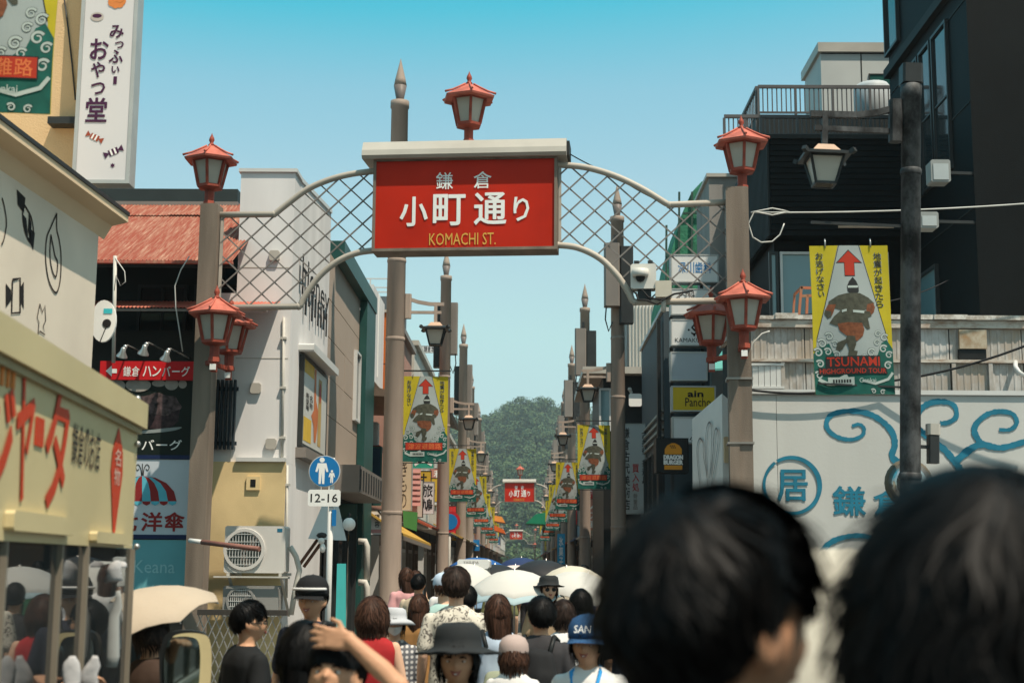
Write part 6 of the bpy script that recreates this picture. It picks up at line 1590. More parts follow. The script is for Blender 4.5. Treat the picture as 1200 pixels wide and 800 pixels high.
for ch, box in (('ジ', (-26, 448, 14, 592)), ('ャ', (17, 440, 37, 588)), ('タ', (52, 452, 78, 596))): lettering(VN, FV, ch, vq(*box), M_VRED, .024, 'text')
mb = MB(); mb.use(M_VRED); q = vq(40, 489, 50, 523); mb.box(FV, *q, .002, .005); mb.build('lettering', None, VN)
mb = MB(); mb.use(mat('van_orange', (.55, .16, .02), .45))
for x in (0, 7, 13): mb.box(FV, *vq(x, 416 + x * .5, x + 3.6, 452 + x * .3), .002, .005)
mb.build('orange_stripes', None, VN)
lettering(VN, FV, '鎌倉のお店', vq(83, 500, 117, 548), M_INK, .01, 'row')
a0, a1, b0, b1 = vq(128, 498, 142, 640)
mb = MB(); flat(mb, FV, [((a0 + a1) / 2, b0), (a1, b0 + (b1 - b0) * .62), (a1 - .02, b0 + (b1 - b0) * .8), ((a0 + a1) / 2, b1), (a0 + .02, b0 + (b1 - b0) * .8), (a0, b0 + (b1 - b0) * .62)], M_VRED); mb.build('emblem', None, VN)
lettering(VN, FV, '名物', (a0 + (a1 - a0) * .25, a1 - (a1 - a0) * .25, b0 + (b1 - b0) * .5, b0 + (b1 - b0) * .82), mat('van_pale_pink', (.6, .4, .32), .6), .01, 'vert', c=.006)
for k, (x, y) in enumerate(((158, 467), (158, 520), (157, 640))):
    mb = MB(); mb.use(M_STEEL); a, b = FV.ab(x, y); mb.ball(FV.p(a, b, .012), .014, 8); mb.build('bolt', None, VN)
for a in (-.6, LEN + .7):
    for c in (-.12, -1.4):
        mb = MB(); mb.use(M_BLACK); mb.lathe(FV.p(a, .28, c), [(.12, -.085), (.27, -.085), (.28, -.05), (.28, .05), (.27, .085), (.12, .085)], 20, axis=FV.n); w = mb.build('wheel', None, VN)
        mb = MB(); mb.use(M_STEEL); mb.lathe(FV.p(a, .28, c), [(0, -.07), (.119, -.07), (.119, .07), (0, .07)], 16, axis=FV.n); mb.build('rim', None, w)
mb = MB(); mb.use(M_VAN); mb.box(FV, -.001 + .002, .55, .35, .98, -1.45, -.35, .04); mb.build('front_box', None, VN)
# things hanging inside the window
M_BAG = mat('white_cloth', (.42, .41, .41), .8, .08, 6, .3, 20)
def cloth(px0, py0, px1, py1, Y, label, name='hanging_cloth', m=M_BAG):
    c = at((px0 + px1) / 2, (py0 + py1) / 2, Y); w = abs(at(px1, py0, Y).x - at(px0, py0, Y).x) / 2; h = abs(at(px0, py0, Y).z - at(px0, py1, Y).z)
    mb = MB(); mb.use(m); r_ = random.Random(int(px0)); mb.lathe((c.x, c.y, c.z - h / 2), [(w * .9, 0), (w * (1 + .2 * r_.random()), h * .15), (w * 1.0, h * .55), (w * .8, h * .8), (w * .45, h * .93), (w * .3, h)], 12, squash=.45)
    mb.v = [v + Vector((mnoise.noise(v * 11) * w * .8, mnoise.noise(v * 11 + Vector((5, 5, 5))) * .03, mnoise.noise(v * 9) * h * .18)) for v in mb.v]
    mb.build_top(name, None, label, 'cloth')
cloth(73, 768, 92, 812, 4.75, 'left white cloth bag low in the van window'); cloth(97, 767, 119, 812, 5.0, 'right white cloth bag low in the van window'); cloth(123, 655, 147, 684, 5.5, 'white cloth hung from the top of the van window'); cloth(127, 684, 142, 780, 5.65, 'pale grey cloth strip hanging below the white cloth in the van window', 'hanging_cloth', mat('grey_cloth', (.28, .29, .28), .8, .2, 6))
cloth(137, 657, 149, 664, 5.8, 'small white cap lying at the top corner of the van window', 'small_cloth')
# wing mirror
MM = at(216, 775, 6.35)
t = thing('wing_mirror', 'black framed wing mirror with cream back, below the beige parasol', 'mirror', MM)
FM = Frame(MM, Vector((1, .10, 0)))
ring = smooth2([(-.085, -.16), (-.10, 0), (-.085, .10), (-.04, .125), (.04, .125), (.085, .10), (.10, 0), (.09, -.16), (.04, -.19), (-.04, -.19), (-.085, -.16)], 4)[:-1]
mb = MB(); mb.use(M_BLACK); mb.prism(FM, [(p.x * 1.08, p.y * 1.06) for p in ring], -.06, .0); mb.build('housing', None, t)
mb = MB(); mb.use(M_VAN); mb.prism(FM, [(.022 + p.x * .96, p.y * .97) for p in ring], .0005, .006); mb.build('inner_rim', None, t)
mb = MB(); mb.use(glass_mat('mirror_face', (.30, .36, .34), .04)); bpy.data.materials['mirror_face'].node_tree.nodes['Principled BSDF'].inputs['Metallic'].default_value = 1.0; mb.prism(FM, [(-.008 + p.x * .78, p.y * .86) for p in ring], .0065, .012); mb.build('mirror_face', None, t)
mb = MB(); mb.use(M_BLACK); mb.tube([MM + Vector((-.02, .03, -.18)), MM + Vector((-.06, .05, -.30)), FV.p(.2, .9, -.4)], .016, 7); mb.build('arm', None, t)

# ================================================================== people
def remesh(mb, voxel, smooth=2):
    me = mb.mesh('tmp'); o = bpy.data.objects.new('tmp', me); COL.objects.link(o)
    m = o.modifiers.new('r', 'REMESH'); m.mode = 'VOXEL'; m.voxel_size = voxel; m.use_smooth_shade = True
    if smooth:
        s = o.modifiers.new('s', 'SMOOTH'); s.factor = .5; s.iterations = smooth
    dg = bpy.context.evaluated_depsgraph_get()
    out = bpy.data.meshes.new_from_object(o.evaluated_get(dg)); bpy.data.objects.remove(o); bpy.data.meshes.remove(me)
    out.materials.clear(); return out
def limb(mb, pts, rs, n=10):
    """tapered limb with round ends"""
    mb.tube(pts, rs, n); mb.ball(pts[0], rs[0], n); mb.ball(pts[-1], rs[-1], n)
    for p, r in zip(pts[1:-1], rs[1:-1]): mb.ball(p, r * .99, n)
def loft(mb, rings, n=18):
    k = len(mb.v)
    for (cx, cy, cz, rx, ry) in rings:
        for j in range(n):
            t = 6.28318 * j / n; c, s = math.cos(t), math.sin(t)
            mb.v.append(Vector((cx + rx * math.copysign(abs(c) ** .85, c), cy + ry * math.copysign(abs(s) ** .85, s), cz)))
    for i in range(len(rings) - 1):
        for j in range(n):
            a = k + i * n + j; b = k + i * n + (j + 1) % n; mb.face([a, b, b + n, a + n])
    mb.face([k + j for j in reversed(range(n))]); e = k + (len(rings) - 1) * n; mb.face([e + j for j in range(n)])
def head_r(d):
    """radius of the head in direction d (x right, y forward, z up), metres for a 0.225 m head"""
    x, y, z = d
    r = 1 / math.sqrt((x / .076) ** 2 + (y / .096) ** 2 + (z / .115) ** 2)
    if z < -.2 and y > -.3: r *= 1 - .10 * min(1, (-z - .2) / .6) * abs(x) ** .7 * 1.6        # jaw
    if y < -.2 and z < -.3: r *= 1 - .22 * min(1, (-z - .3) / .5)                            # nape
    if y > 0:
        g = lambda cx, cz, sx, sz: math.exp(-((x - cx) / sx) ** 2 - ((z - cz) / sz) ** 2)
        r += y * (.020 * g(0, -.16, .10, .14) + .010 * g(0, -.24, .13, .08) + .006 * g(0, -.48, .22, .06) + .008 * g(0, -.76, .25, .14) + .005 * (g(-.34, .17, .2, .08) + g(.34, .17, .2, .08)) - .010 * (g(-.36, .0, .17, .11) + g(.36, .0, .17, .11)) + .004 * (g(-.45, -.25, .2, .2) + g(.45, -.25, .2, .2)))
    return r
def add_head(mb, M, s, n=36):
    k = len(mb.v); m = n // 2
    for i in range(m + 1):
        t = math.pi * i / m
        for j in range(n):
            u = 6.28318 * j / n; d = Vector((math.sin(t) * math.cos(u), math.sin(t) * math.sin(u), -math.cos(t)))
            mb.v.append(M @ (d * head_r(d) * s))
    for i in range(m):
        for j in range(n):
            a = k + i * n + j; b = k + i * n + (j + 1) % n; mb.face([a, b, b + n, a + n])
    for sg in (-1, 1):      # ears
        k = len(mb.v); mb.ball(Vector((0, 0, 0)), 1, 12)
        for q in range(k, len(mb.v)):
            v = mb.v[q]; w = Vector((sg * (.076 + v.x * .011 + .010 * max(0, -v.y)), -.012 + v.y * .020 + v.z * -.004, -.008 + v.z * .033)); mb.v[q] = M @ (w * s)
WH = Vector((0, -.42, .91)).normalized()
WX = Vector((1, 0, 0)); WY = WH.cross(WX)
HAIRM = {}
def hair_mat(name, c):
    if name not in HAIRM:
        m = bpy.data.materials.new(name); m.use_nodes = True; HAIRM[name] = m; n = m.node_tree.nodes; l = m.node_tree.links; b = n['Principled BSDF']
        b.inputs['Roughness'].default_value = .5; b.inputs['Specular IOR Level'].default_value = .09
        gi = n.new('ShaderNodeNewGeometry'); r = n.new('ShaderNodeValToRGB'); c = Vector(c)
        r.color_ramp.elements[0].color = (*(c * .35), 1); r.color_ramp.elements[1].color = (*(c * 2.1), 1)
        l.new(gi.outputs['Random Per Island'], r.inputs[0]); l.new(r.outputs[0], b.inputs['Base Color'])
    return HAIRM[name]
def hair_line(u):
    """lowest z direction of the hair for horizontal angle u (0 = right, pi/2 = front)"""
    f = math.sin(u)
    e = .40 * max(0, math.cos(u * 2) if abs(f) < .7 else 0) * (1 if f < .45 else .3)
    return ((.50 * max(0, f) ** .6 - .12) if f > 0 else -.12 - .40 * (-f) ** .7) + e
def make_hair(M, s, style, m, strands, seed, thick=.016, length=.10):
    r_ = random.Random(seed); mb = MB(); mb.use(m); mb.sm = True
    n = 40; rows = 22; k = 0
    long_ = style in ('long', 'bob')
    for i in range(rows + 1):
        t = math.pi * i / rows
        for j in range(n):
            u = 6.28318 * j / n; d = Vector((math.sin(t) * math.cos(u), math.sin(t) * math.sin(u), math.cos(t)))
            hl = hair_line(u); 
            if style == 'bob': hl = min(hl, -.55 if math.sin(u) < .55 else hl)
            if style == 'long': hl = min(hl, -.6 if math.sin(u) < .4 else hl)
            f = max(0, min(1, (d.z - hl) / .14)); R = head_r(d)
            th = thick * (1.0 + .15 * max(0, d.z) + .35 * max(0, -d.y) + .2 * abs(d.x)) + (.010 if strands > 5000 else .005) * mnoise.noise(d * 5 + Vector((seed, 0, 0))) + (.006 if strands > 5000 else .002) * mnoise.noise(d * 13 + Vector((0, seed, 0)))
            if long_: th += .016 * max(0, -d.z + .2)
            else: th *= max(.22, min(1, (d.z - hl + .05) / .55))
            mb.v.append(M @ (d * s * (R + (th + .002) * f - .012 * (1 - f))))
    for i in range(rows):
        for j in range(n):
            a = i * n + j; b = i * n + (j + 1) % n; mb.face([a + n, b + n, b, a])
    if style == 'long':
        L = length; rings = []
        for q in range(9):
            z = .0 - (L + .11) * q / 8; wd = .088 - .018 * (q / 8) ** 2; rings.append((.004 * math.sin(q + seed), -.062 - .030 * math.sin(min(1, q / 5) * 1.57), z, wd, .045 - .012 * q / 8))
        k = len(mb.v); loft(mb, rings[::-1], 20)
        for q in range(k, len(mb.v)): mb.v[q] = M @ (mb.v[q] * s)
        for _ in range(max(160, strands // 3)):
            t = math.pi + math.pi * r_.uniform(-.08, 1.08); q0 = r_.randrange(0, 5); kk = len(mb.v); w_ = r_.uniform(.002, .004); o_ = r_.uniform(1.0, 1.10)
            for q in range(q0, min(9, q0 + 5)):
                cx, cy, cz, rx, ry = rings[q]; dx, dy = math.cos(t), math.sin(t); px_ = cx + dx * rx * o_; py_ = cy + dy * ry * (o_ + .03); ww = w_ * (1 - .8 * ((q - q0) / 5) ** 2); t += r_.uniform(-.06, .06)
                mb.v += [M @ (Vector((px_ - dy * -ww, py_ - dx * ww, cz)) * s), M @ (Vector((px_ + dy * -ww, py_ + dx * ww, cz - .004)) * s)]
            for q in range((len(mb.v) - kk) // 2 - 1): mb.face([kk + 2 * q, kk + 2 * q + 2, kk + 2 * q + 3, kk + 2 * q + 1])
    if style == 'ponytail':
        P = [Vector((0, -.10, .03)), Vector((0, -.14, .0)), Vector((.005, -.15, -.08)), Vector((0, -.13, -.17))]; mb.tube([M @ (p * s) for p in P], [.022 * s, .03 * s, .026 * s, .008 * s], 10)
    # strands that follow the combing direction away from the whorl
    for _ in range(strands):
        a0 = math.acos(1 - r_.random() * 1.30); u = r_.uniform(0, 6.28318); steps = 5
        d0 = WH * math.cos(a0) + (WX * math.cos(u) + WY * math.sin(u)) * math.sin(a0); ang0 = math.atan2(d0.y, d0.x); hl0 = hair_line(ang0)
        if style == 'bob' and math.sin(ang0) < .55: hl0 = -.6
        if style == 'long' and math.sin(ang0) < .4: hl0 = -.7
        if d0.z < hl0 + .10: continue
        w = r_.uniform(.0016, .0034) * s * (1.0 if strands > 3000 else 2.0); lift1 = r_.uniform(0, .005); fly = (4.5 if strands > 5000 else 2.5) if r_.random() < .10 else .6; tw = r_.gauss(0, .25); da = r_.uniform(.10, .20); P = []; fall = None
        for q in range(steps + 1):
            a = a0 + da * q; uu = u + tw * q / steps + .05 * math.sin(9 * a + u * 3)
            d = WH * math.cos(a) + (WX * math.cos(uu) + WY * math.sin(uu)) * math.sin(a)
            if fall is None:
                R = head_r(d) + thick * (1.0 + .15 * max(0, d.z) + .35 * max(0, -d.y) + .2 * abs(d.x)) * (1 if long_ else max(.22, min(1, (d.z - hair_line(math.atan2(d.y, d.x)) + .05) / .55))) + (.016 * max(0, -d.z + .2) if long_ else 0) + .0005 + lift1 + (.005 * (q / steps) ** 2) * fly
                p = d * R
                ang = math.atan2(d.y, d.x); hl = hair_line(ang)
                if style == 'bob' and math.sin(ang) < .55: hl = -.6
                if style == 'long' and math.sin(ang) < .4: hl = -.7
                if d.z < hl + .06: fall = p
            if fall is not None:
                p = fall + Vector((0, 0, -.003 if not long_ else (-.003 if p.y > .045 else (-.012 if style == 'bob' else -.03)))) ; fall = p
            P.append(M @ (p * s))
        c0 = M @ Vector((0, 0, 0)); kk = len(mb.v)
        for q, p in enumerate(P):
            tdir = (P[min(q + 1, steps)] - P[max(q - 1, 0)]); nn = (p - c0); side = tdir.cross(nn)
            if side.length < 1e-9: side = Vector((1, 0, 0))
            side.normalize(); ww = w * (1 - .85 * (q / steps) ** 2); mb.v += [p - side * ww, p + side * ww + nn.normalized() * .001]
        for q in range(steps): mb.face([kk + 2 * q, kk + 2 * q + 2, kk + 2 * q + 3, kk + 2 * q + 1])
    return mb
def noise_fold(me, amp, freq, seed=0.0):
    co = [0.0] * (3 * len(me.vertices)); no = [v.normal.copy() for v in me.vertices]
    for i, v in enumerate(me.vertices):
        p = v.co; f = mnoise.noise((p.x * freq + seed, p.y * freq, p.z * freq * .45)) + .5 * mnoise.noise((p.x * freq * 2.3, p.y * freq * 2.3 + seed, p.z * freq * 1.1))
        q = p + no[i] * f * amp; co[3 * i:3 * i + 3] = q
    me.vertices.foreach_set('co', co); me.update()
SKIN = mat('skin_tan', (.50, .265, .155), .55, .06, 9, .05); SKIN_L = mat('skin_light', (.58, .35, .235), .55, .06, 9, .05)
M_EYEW = mat('eye_white', (.55, .53, .50), .3); M_IRIS = mat('iris_dark', (.02, .012, .01), .2); M_LIP = mat('lip', (.30, .10, .075), .45); M_TEETH = mat('teeth', (.65, .62, .56), .3)
H_BLK = hair_mat('hair_black', (.0030, .0027, .0026)); H_BRN = hair_mat('hair_brown', (.040, .019, .012)); H_DBR = hair_mat('hair_dark_brown', (.020, .012, .009))
def cloth_mat(name, c, **k): return mat(name, c, .85, k.get('var', .08), k.get('scale', 5), .06, 300)
def hand(mb, wrist, d, up, s, curl=.5, side=1):
    """palm, four unequal bent fingers and a thumb from the side of the palm"""
    d = d.normalized(); up = (up - d * up.dot(d)).normalized(); x = d.cross(up)
    palm = wrist + d * .085 * s
    for q in (-.024, -.008, .008, .024):
        limb(mb, [wrist + x * q * .7 * s, wrist + d * .045 * s + x * q * s, palm + x * q * 1.1 * s], [.017 * s, .016 * s, .0125 * s], 7)
    for q, L in ((-.030, .060), (-.010, .078), (.010, .083), (.030, .074)):
        p0 = palm + x * q * s; b = -up * curl
        p1 = p0 + (d + b * .35).normalized() * L * .45 * s; p2 = p1 + (d + b * 1.1).normalized() * L * .32 * s; p3 = p2 + (d * .7 + b * 1.9).normalized() * L * .26 * s
        d_ = (d + x * q * 4.5).normalized()
        p1 = p0 + (d_ + b * .35).normalized() * L * .45 * s; p2 = p1 + (d_ + b * 1.0).normalized() * L * .32 * s; p3 = p2 + (d_ * .8 + b * 1.6).normalized() * L * .26 * s
        limb(mb, [p0, p1, p2, p3], [.0098 * s, .0092 * s, .0085 * s, .0072 * s], 6)
    p0 = wrist + d * .028 * s + x * .024 * side * s; p1 = p0 + (d * .55 + x * side * .8).normalized() * .042 * s; p2 = p1 + (d * .9 + x * side * .25 - up * curl * .4).normalized() * .034 * s
    limb(mb, [p0, p1, p2], [.014 * s, .0105 * s, .0085 * s], 6)
def person(label, x, y, H, heading, shirt, pants, skin=SKIN, hair=('short', H_BLK, 500), sleeve='short', arms=None, hs=1.0, look=0.0, nod=0.0, voxel=.0115, seed=1, face=True, smile=False, mask=None, legs=True, wide=1.0, skirt=False, group=None):
    s = H / 1.70; root = thing('person', label, 'person', (x, y, 0), group)
    r_ = random.Random(seed)
    HC = Vector((0, .015, 1.70 - .115 * hs)) * s
    HM = Matrix.Translation(HC) @ Matrix.Rotation(rad(look), 4, 'Z') @ Matrix.Rotation(rad(nod), 4, 'X')
    body = MB()
    add_head(body, HM, s * hs)
    limb(body, [Vector((0, -.015, 1.38)) * s, Vector((0, 0, 1.46)) * s, HC + Vector((0, -.012, -.03)) * s], [.062 * s, .053 * s, .055 * s])
    w = wide
    loft(body, [(0, 0, .86 * s, .12 * s * w, .10 * s), (0, 0, .93 * s, .16 * s * w, .115 * s), (0, .005, 1.06 * s, .138 * s * w, .10 * s), (0, .005, 1.24 * s, .158 * s * w, .112 * s), (0, -.005, 1.34 * s, .165 * s * w, .10 * s), (0, -.01, 1.41 * s, .11 * s * w, .075 * s), (0, -.01, 1.44 * s, .07 * s, .06 * s)])
    ar = {}
    for sd in (-1, 1):
        sh = Vector((sd * .172 * w, -.010, 1.355)); el = Vector((sd * (.225 + .015 * r_.random()), -.035, 1.105)); wr = Vector((sd * (.235 + .02 * r_.random()), .03 + .06 * r_.random(), .865)); hd = None; up = Vector((sd, 0, 0))
        if arms and sd in arms: el, wr = (Vector(q) for q in arms[sd][:2]); hd = Vector(arms[sd][2]) if len(arms[sd]) > 2 else None; up = Vector(arms[sd][3]) if len(arms[sd]) > 3 else up
        sh, el, wr = sh * s, el * s, wr * s; ar[sd] = (sh, el, wr)
        limb(body, [sh, sh.lerp(el, .5), el, el.lerp(wr, .35), wr], [.045 * s, .044 * s, .037 * s, .038 * s, .026 * s])
        hand(body, wr, hd if hd else (wr - el), up, s, .6, -1 if sd > 0 else 1)
    if legs:
        for sd in (-1, 1):
            st = r_.uniform(-.06, .10); an = Vector((sd * .09, st - .02, .08)) * s
            limb(body, [Vector((sd * .088, 0, .88)) * s, Vector((sd * .095, .02 + st * .5, .50)) * s, Vector((sd * .093, st * .8 - .01, .32)) * s, an], [.082 * s, .056 * s, .052 * s, .036 * s])
            limb(body, [an + Vector((0, -.02, -.035)) * s, an + Vector((0, .08, -.045)) * s, an + Vector((0, .16, -.052)) * s], [.038 * s, .036 * s, .027 * s])
    me = remesh(body, voxel, 1); me.materials.append(skin)
    link('body', me, root)
    # shirt
    sm = MB(); e = .016 * s
    loft(sm, [(0, 0, .84 * s, .168 * s * w + e, .118 * s + e), (0, .002, .95 * s, .165 * s * w + e, .12 * s + e), (0, .005, 1.08 * s, .152 * s * w + e, .115 * s + e), (0, .005, 1.24 * s, .162 * s * w + e, .118 * s + e), (0, -.005, 1.335 * s, .172 * s * w + e, .105 * s + e), (0, -.008, 1.385 * s, .150 * s * w + e, .088 * s + e), (0, -.012, 1.425 * s, .105 * s * w + e * .5, .074 * s + e * .5), (0, -.014, 1.452 * s, .072 * s, .064 * s)])
    if sleeve != 'none':
        fr = {'short': .78, 'long': 1.0}[sleeve]
        for sd in (-1, 1):
            sh, el, wr = ar[sd]; tip = sh.lerp(el, fr)
            limb(sm, [sh, sh.lerp(tip, .5), tip], [.056 * s, .057 * s, .057 * s if sleeve == 'short' else .048 * s])
            if sleeve == 'long': limb(sm, [el, el.lerp(wr, .5), el.lerp(wr, .93)], [.048 * s, .044 * s, .036 * s])
    me = remesh(sm, max(voxel, .0125), 2); me.materials.append(shirt); noise_fold(me, .009, 9, seed); link('shirt', me, root)
    if legs:
        pm = MB()
        loft(pm, [(0, 0, .80 * s, .15 * s * w, .115 * s), (0, 0, .90 * s, .172 * s * w, .125 * s), (0, 0, .98 * s, .158 * s * w, .118 * s)])
        if skirt: loft(pm, [(0, 0, .42 * s, .24 * s, .20 * s), (0, 0, .70 * s, .20 * s, .16 * s), (0, 0, .95 * s, .155 * s, .12 * s)])
        else:
            r2 = random.Random(seed)
            for _ in range(8): r2.random()
            for sd in (-1, 1):
                limb(pm, [Vector((sd * .088, 0, .86)) * s, Vector((sd * .095, .015, .50)) * s, Vector((sd * .095, .0, .16)) * s], [.097 * s, .078 * s, .070 * s])
        me = remesh(pm, .02, 2); me.materials.append(pants); noise_fold(me, .008, 8, seed); link('skirt' if skirt else 'trousers', me, root)
        fm = MB(); fm.use(M_BLACK)
    if hair[0] != 'none':
        L = hair[3] if len(hair) > 3 else .12
        hm = make_hair(HM, s * hs, hair[0], hair[1], hair[2], seed, length=L, thick=hair[4] if len(hair) > 4 else .016); hm.build('hair', None, None).parent = root
    if face:
        q = s * hs; P = lambda a, b, off=0.0: HM @ (lambda d: d * (head_r(d) + off) * q)(Vector((a, 1, b)).normalized())
        for sd in (-1, 1):
            mb = MB(); mb.use(M_EYEW); c = P(sd * .36, .0, -.0035); mb.ball(c, .0125 * q, 10, (1.15, .7, .62)); mb.use(M_IRIS); fw = (HM.to_3x3() @ Vector((0, 1, 0))).normalized(); mb.ball(c + fw * .0055 * q, .0058 * q, 8); mb.build('eye', None, None).parent = root
            mb = MB(); mb.use(hair[1] if hair[0] != 'none' else H_BLK); mb.tube([P(sd * .17, .155, .001), P(sd * .36, .20, .002), P(sd * .56, .15, .001)], [.0035 * q, .0045 * q, .002 * q], 6); mb.build('eyebrow', None, None).parent = root
        if mask is not None:
            mb = MB(); mb.use(mask); mb.sm = True; k = 0; N = 10
            for i in range(N + 1):
                for j in range(7):
                    a = -.85 + 1.7 * i / N; b = -.12 - .85 * j / 6; mb.v.append(P(a, b, .012 - .006 * abs(a)))
            for i in range(N):
                for j in range(6): a_ = i * 7 + j; mb.face([a_, a_ + 1, a_ + 8, a_ + 7])
            mb.build('face_mask', None, None).parent = root
        else:
            mb = MB(); mb.use(M_LIP); w_ = .26 if smile else .20; cv = .05 if smile else .0
            mb.tube([P(-w_, -.47 + cv, .000), P(-w_ * .5, -.485, .003), P(0, -.49, .004), P(w_ * .5, -.485, .003), P(w_, -.47 + cv, .000)], [.001 * q, .0045 * q, .005 * q, .0045 * q, .001 * q], 6)
            mb.tube([P(-w_, -.50 + cv, .000), P(-w_ * .5, -.57, .003), P(0, -.59, .004), P(w_ * .5, -.57, .003), P(w_, -.50 + cv, .000)], [.001 * q, .005 * q, .006 * q, .005 * q, .001 * q], 6)
            if smile: mb.use(M_TEETH); mb.tube([P(-w_ * .8, -.51 + cv * .6, .001), P(0, -.54, .0035), P(w_ * .8, -.51 + cv * .6, .001)], [.002 * q, .0055 * q, .002 * q], 6)
            mb.build('mouth', None, None).parent = root
    root.rotation_euler = (0, 0, rad(heading)); root['hs'] = s * hs
    return root, HM, s * hs, s
def wear(root, mb, name):
    o = mb.build(name, None, None); o.parent = root; return o
def put(px, py, Y, dz=0.024):
    """ground place and height of somebody whose head top shows at that pixel"""
    p = at(px, py, Y); return p.x, p.y, p.z - dz
def bucket_hat(root, HM, q, m, brim=.075, droop=.6, top=.045):
    mb = MB(); mb.use(m); c = HM @ Vector((0, -.008, .035) ) if False else HM @ (Vector((0, -.008, .056)) * q); ax = (HM.to_3x3() @ Vector((0, -.05, 1))).normalized()
    R = .104 * q; mb.lathe(c, [(R + brim * q, -brim * droop * q), (R + brim * .5 * q, -.018 * q), (R, 0), (R * .97, .035 * q), (R * .90, .055 * q + top * .4 * q), (R * .62, .068 * q + top * .5 * q), (0, .072 * q + top * .5 * q)], 28, axis=ax)
    n = len(mb.v); mb.lathe(c - ax * .004, [(R + brim * q, -brim * droop * q), (R + brim * .5 * q, -.022 * q), (R * .98, -.006 * q)], 28, axis=ax)
    for i, v in enumerate(mb.v): mb.v[i] = v + ax * .010 * q * mnoise.noise(v * 13)
    return wear(root, mb, 'hat')
def cap(root, HM, q, m, brim_m=None, back=False):
    mb = MB(); mb.use(m); c = HM @ (Vector((0, -.004, .042)) * q); R3 = HM.to_3x3(); ax = (R3 @ Vector((0, -.08 if not back else .0, 1))).normalized()
    mb.lathe(c, [(.100 * q, -.012 * q), (.102 * q, .01 * q), (.098 * q, .05 * q), (.078 * q, .088 * q), (.042 * q, .108 * q), (.006 * q, .114 * q), (0, .118 * q)], 24, axis=ax, squash=1.08)
    mb.use(brim_m or m); k = len(mb.v); N = 12
    for i in range(N + 1):
        t = math.pi * (.12 + .76 * i / N)
        for rr_ in (.094, .185):
            p = Vector((math.cos(t) * (.094 if rr_ < .1 else .105), math.sin(t) * rr_ + (0 if rr_ < .1 else -.012), .036 - (.0 if rr_ < .1 else .018 + .016 * abs(math.cos(t)) ** 2))) * q; mb.v.append(HM @ p)
    for i in range(N): a = k + 2 * i; mb.face([a, a + 1, a + 3, a + 2]); 
    for i in range(N): a = k + 2 * i; mb.face([a + 2, a + 3, a + 1, a])
    return wear(root, mb, 'cap')
def backpack(x, y, H, heading, m, label, name='backpack', w=.15, h=.44, drop=0.0):
    s = H / 1.7; t = thing(name, label, name.replace('_', ' ')); Fb = Frame((0, -.15 * s, 0), (1, 0, 0))
    mb = MB(); mb.use(m); z0 = (.92 - drop) * s
    loft(mb, [(0, -.20 * s, z0, w * .85 * s, .07 * s), (0, -.215 * s, z0 + .05 * s, w * s, .095 * s), (0, -.215 * s, z0 + h * .6 * s, w * .98 * s, .085 * s), (0, -.195 * s, z0 + h * .92 * s, w * .75 * s, .06 * s), (0, -.18 * s, z0 + h * s, w * .4 * s, .035 * s)])
    me = remesh(mb, .016, 2); me.materials.append(m); noise_fold(me, .008, 12, 3); link('bag', me, t)
    mb = MB(); mb.use(m); Fb = Frame((0, -.315 * s, 0), (1, 0, 0)); mb.box(Fb, -w * .7 * s, w * .7 * s, z0 + .05 * s, z0 + .22 * s, -.03 * s, .012 * s, .02); mb.build('pocket', None, None).parent = t
    for sd in (-1, 1):
        mb = MB(); mb.use(M_BLACK); mb.tube([Vector((sd * .09, -.17, 1.33)) * s, Vector((sd * .105, -.06, 1.445)) * s, Vector((sd * .115, .06, 1.41)) * s, Vector((sd * .125, .125, 1.25)) * s, Vector((sd * .15, .08, 1.06)) * s, Vector((sd * .14, -.12, 1.0)) * s], .017 * s, 6); mb.build('strap', None, None).parent = t
    t.location = (x, y, 0); t.rotation_euler = (0, 0, rad(heading)); return t
C_BLACK = cloth_mat('black_cotton', (.010, .0105, .011)); C_NAVY = cloth_mat('navy_cotton', (.018, .020, .032)); C_WHITE = cloth_mat('white_cotton', (.62, .60, .58)); C_RED = cloth_mat('red_cotton', (.34, .018, .020)); C_LBLUE = cloth_mat('pale_blue_cotton', (.42, .50, .60)); C_OCH = cloth_mat('ochre_cotton', (.32, .16, .055)); C_GREY = cloth_mat('grey_cotton', (.16, .155, .155)); C_CHAR = cloth_mat('charcoal_cotton', (.035, .033, .035)); C_DENIM = cloth_mat('denim', (.05, .07, .11)); C_MINT = cloth_mat('mint_cotton', (.35, .50, .46)); C_TAN = cloth_mat('tan_cotton', (.45, .31, .19)); C_CREAM = cloth_mat('cream_cotton', (.55, .48, .38))
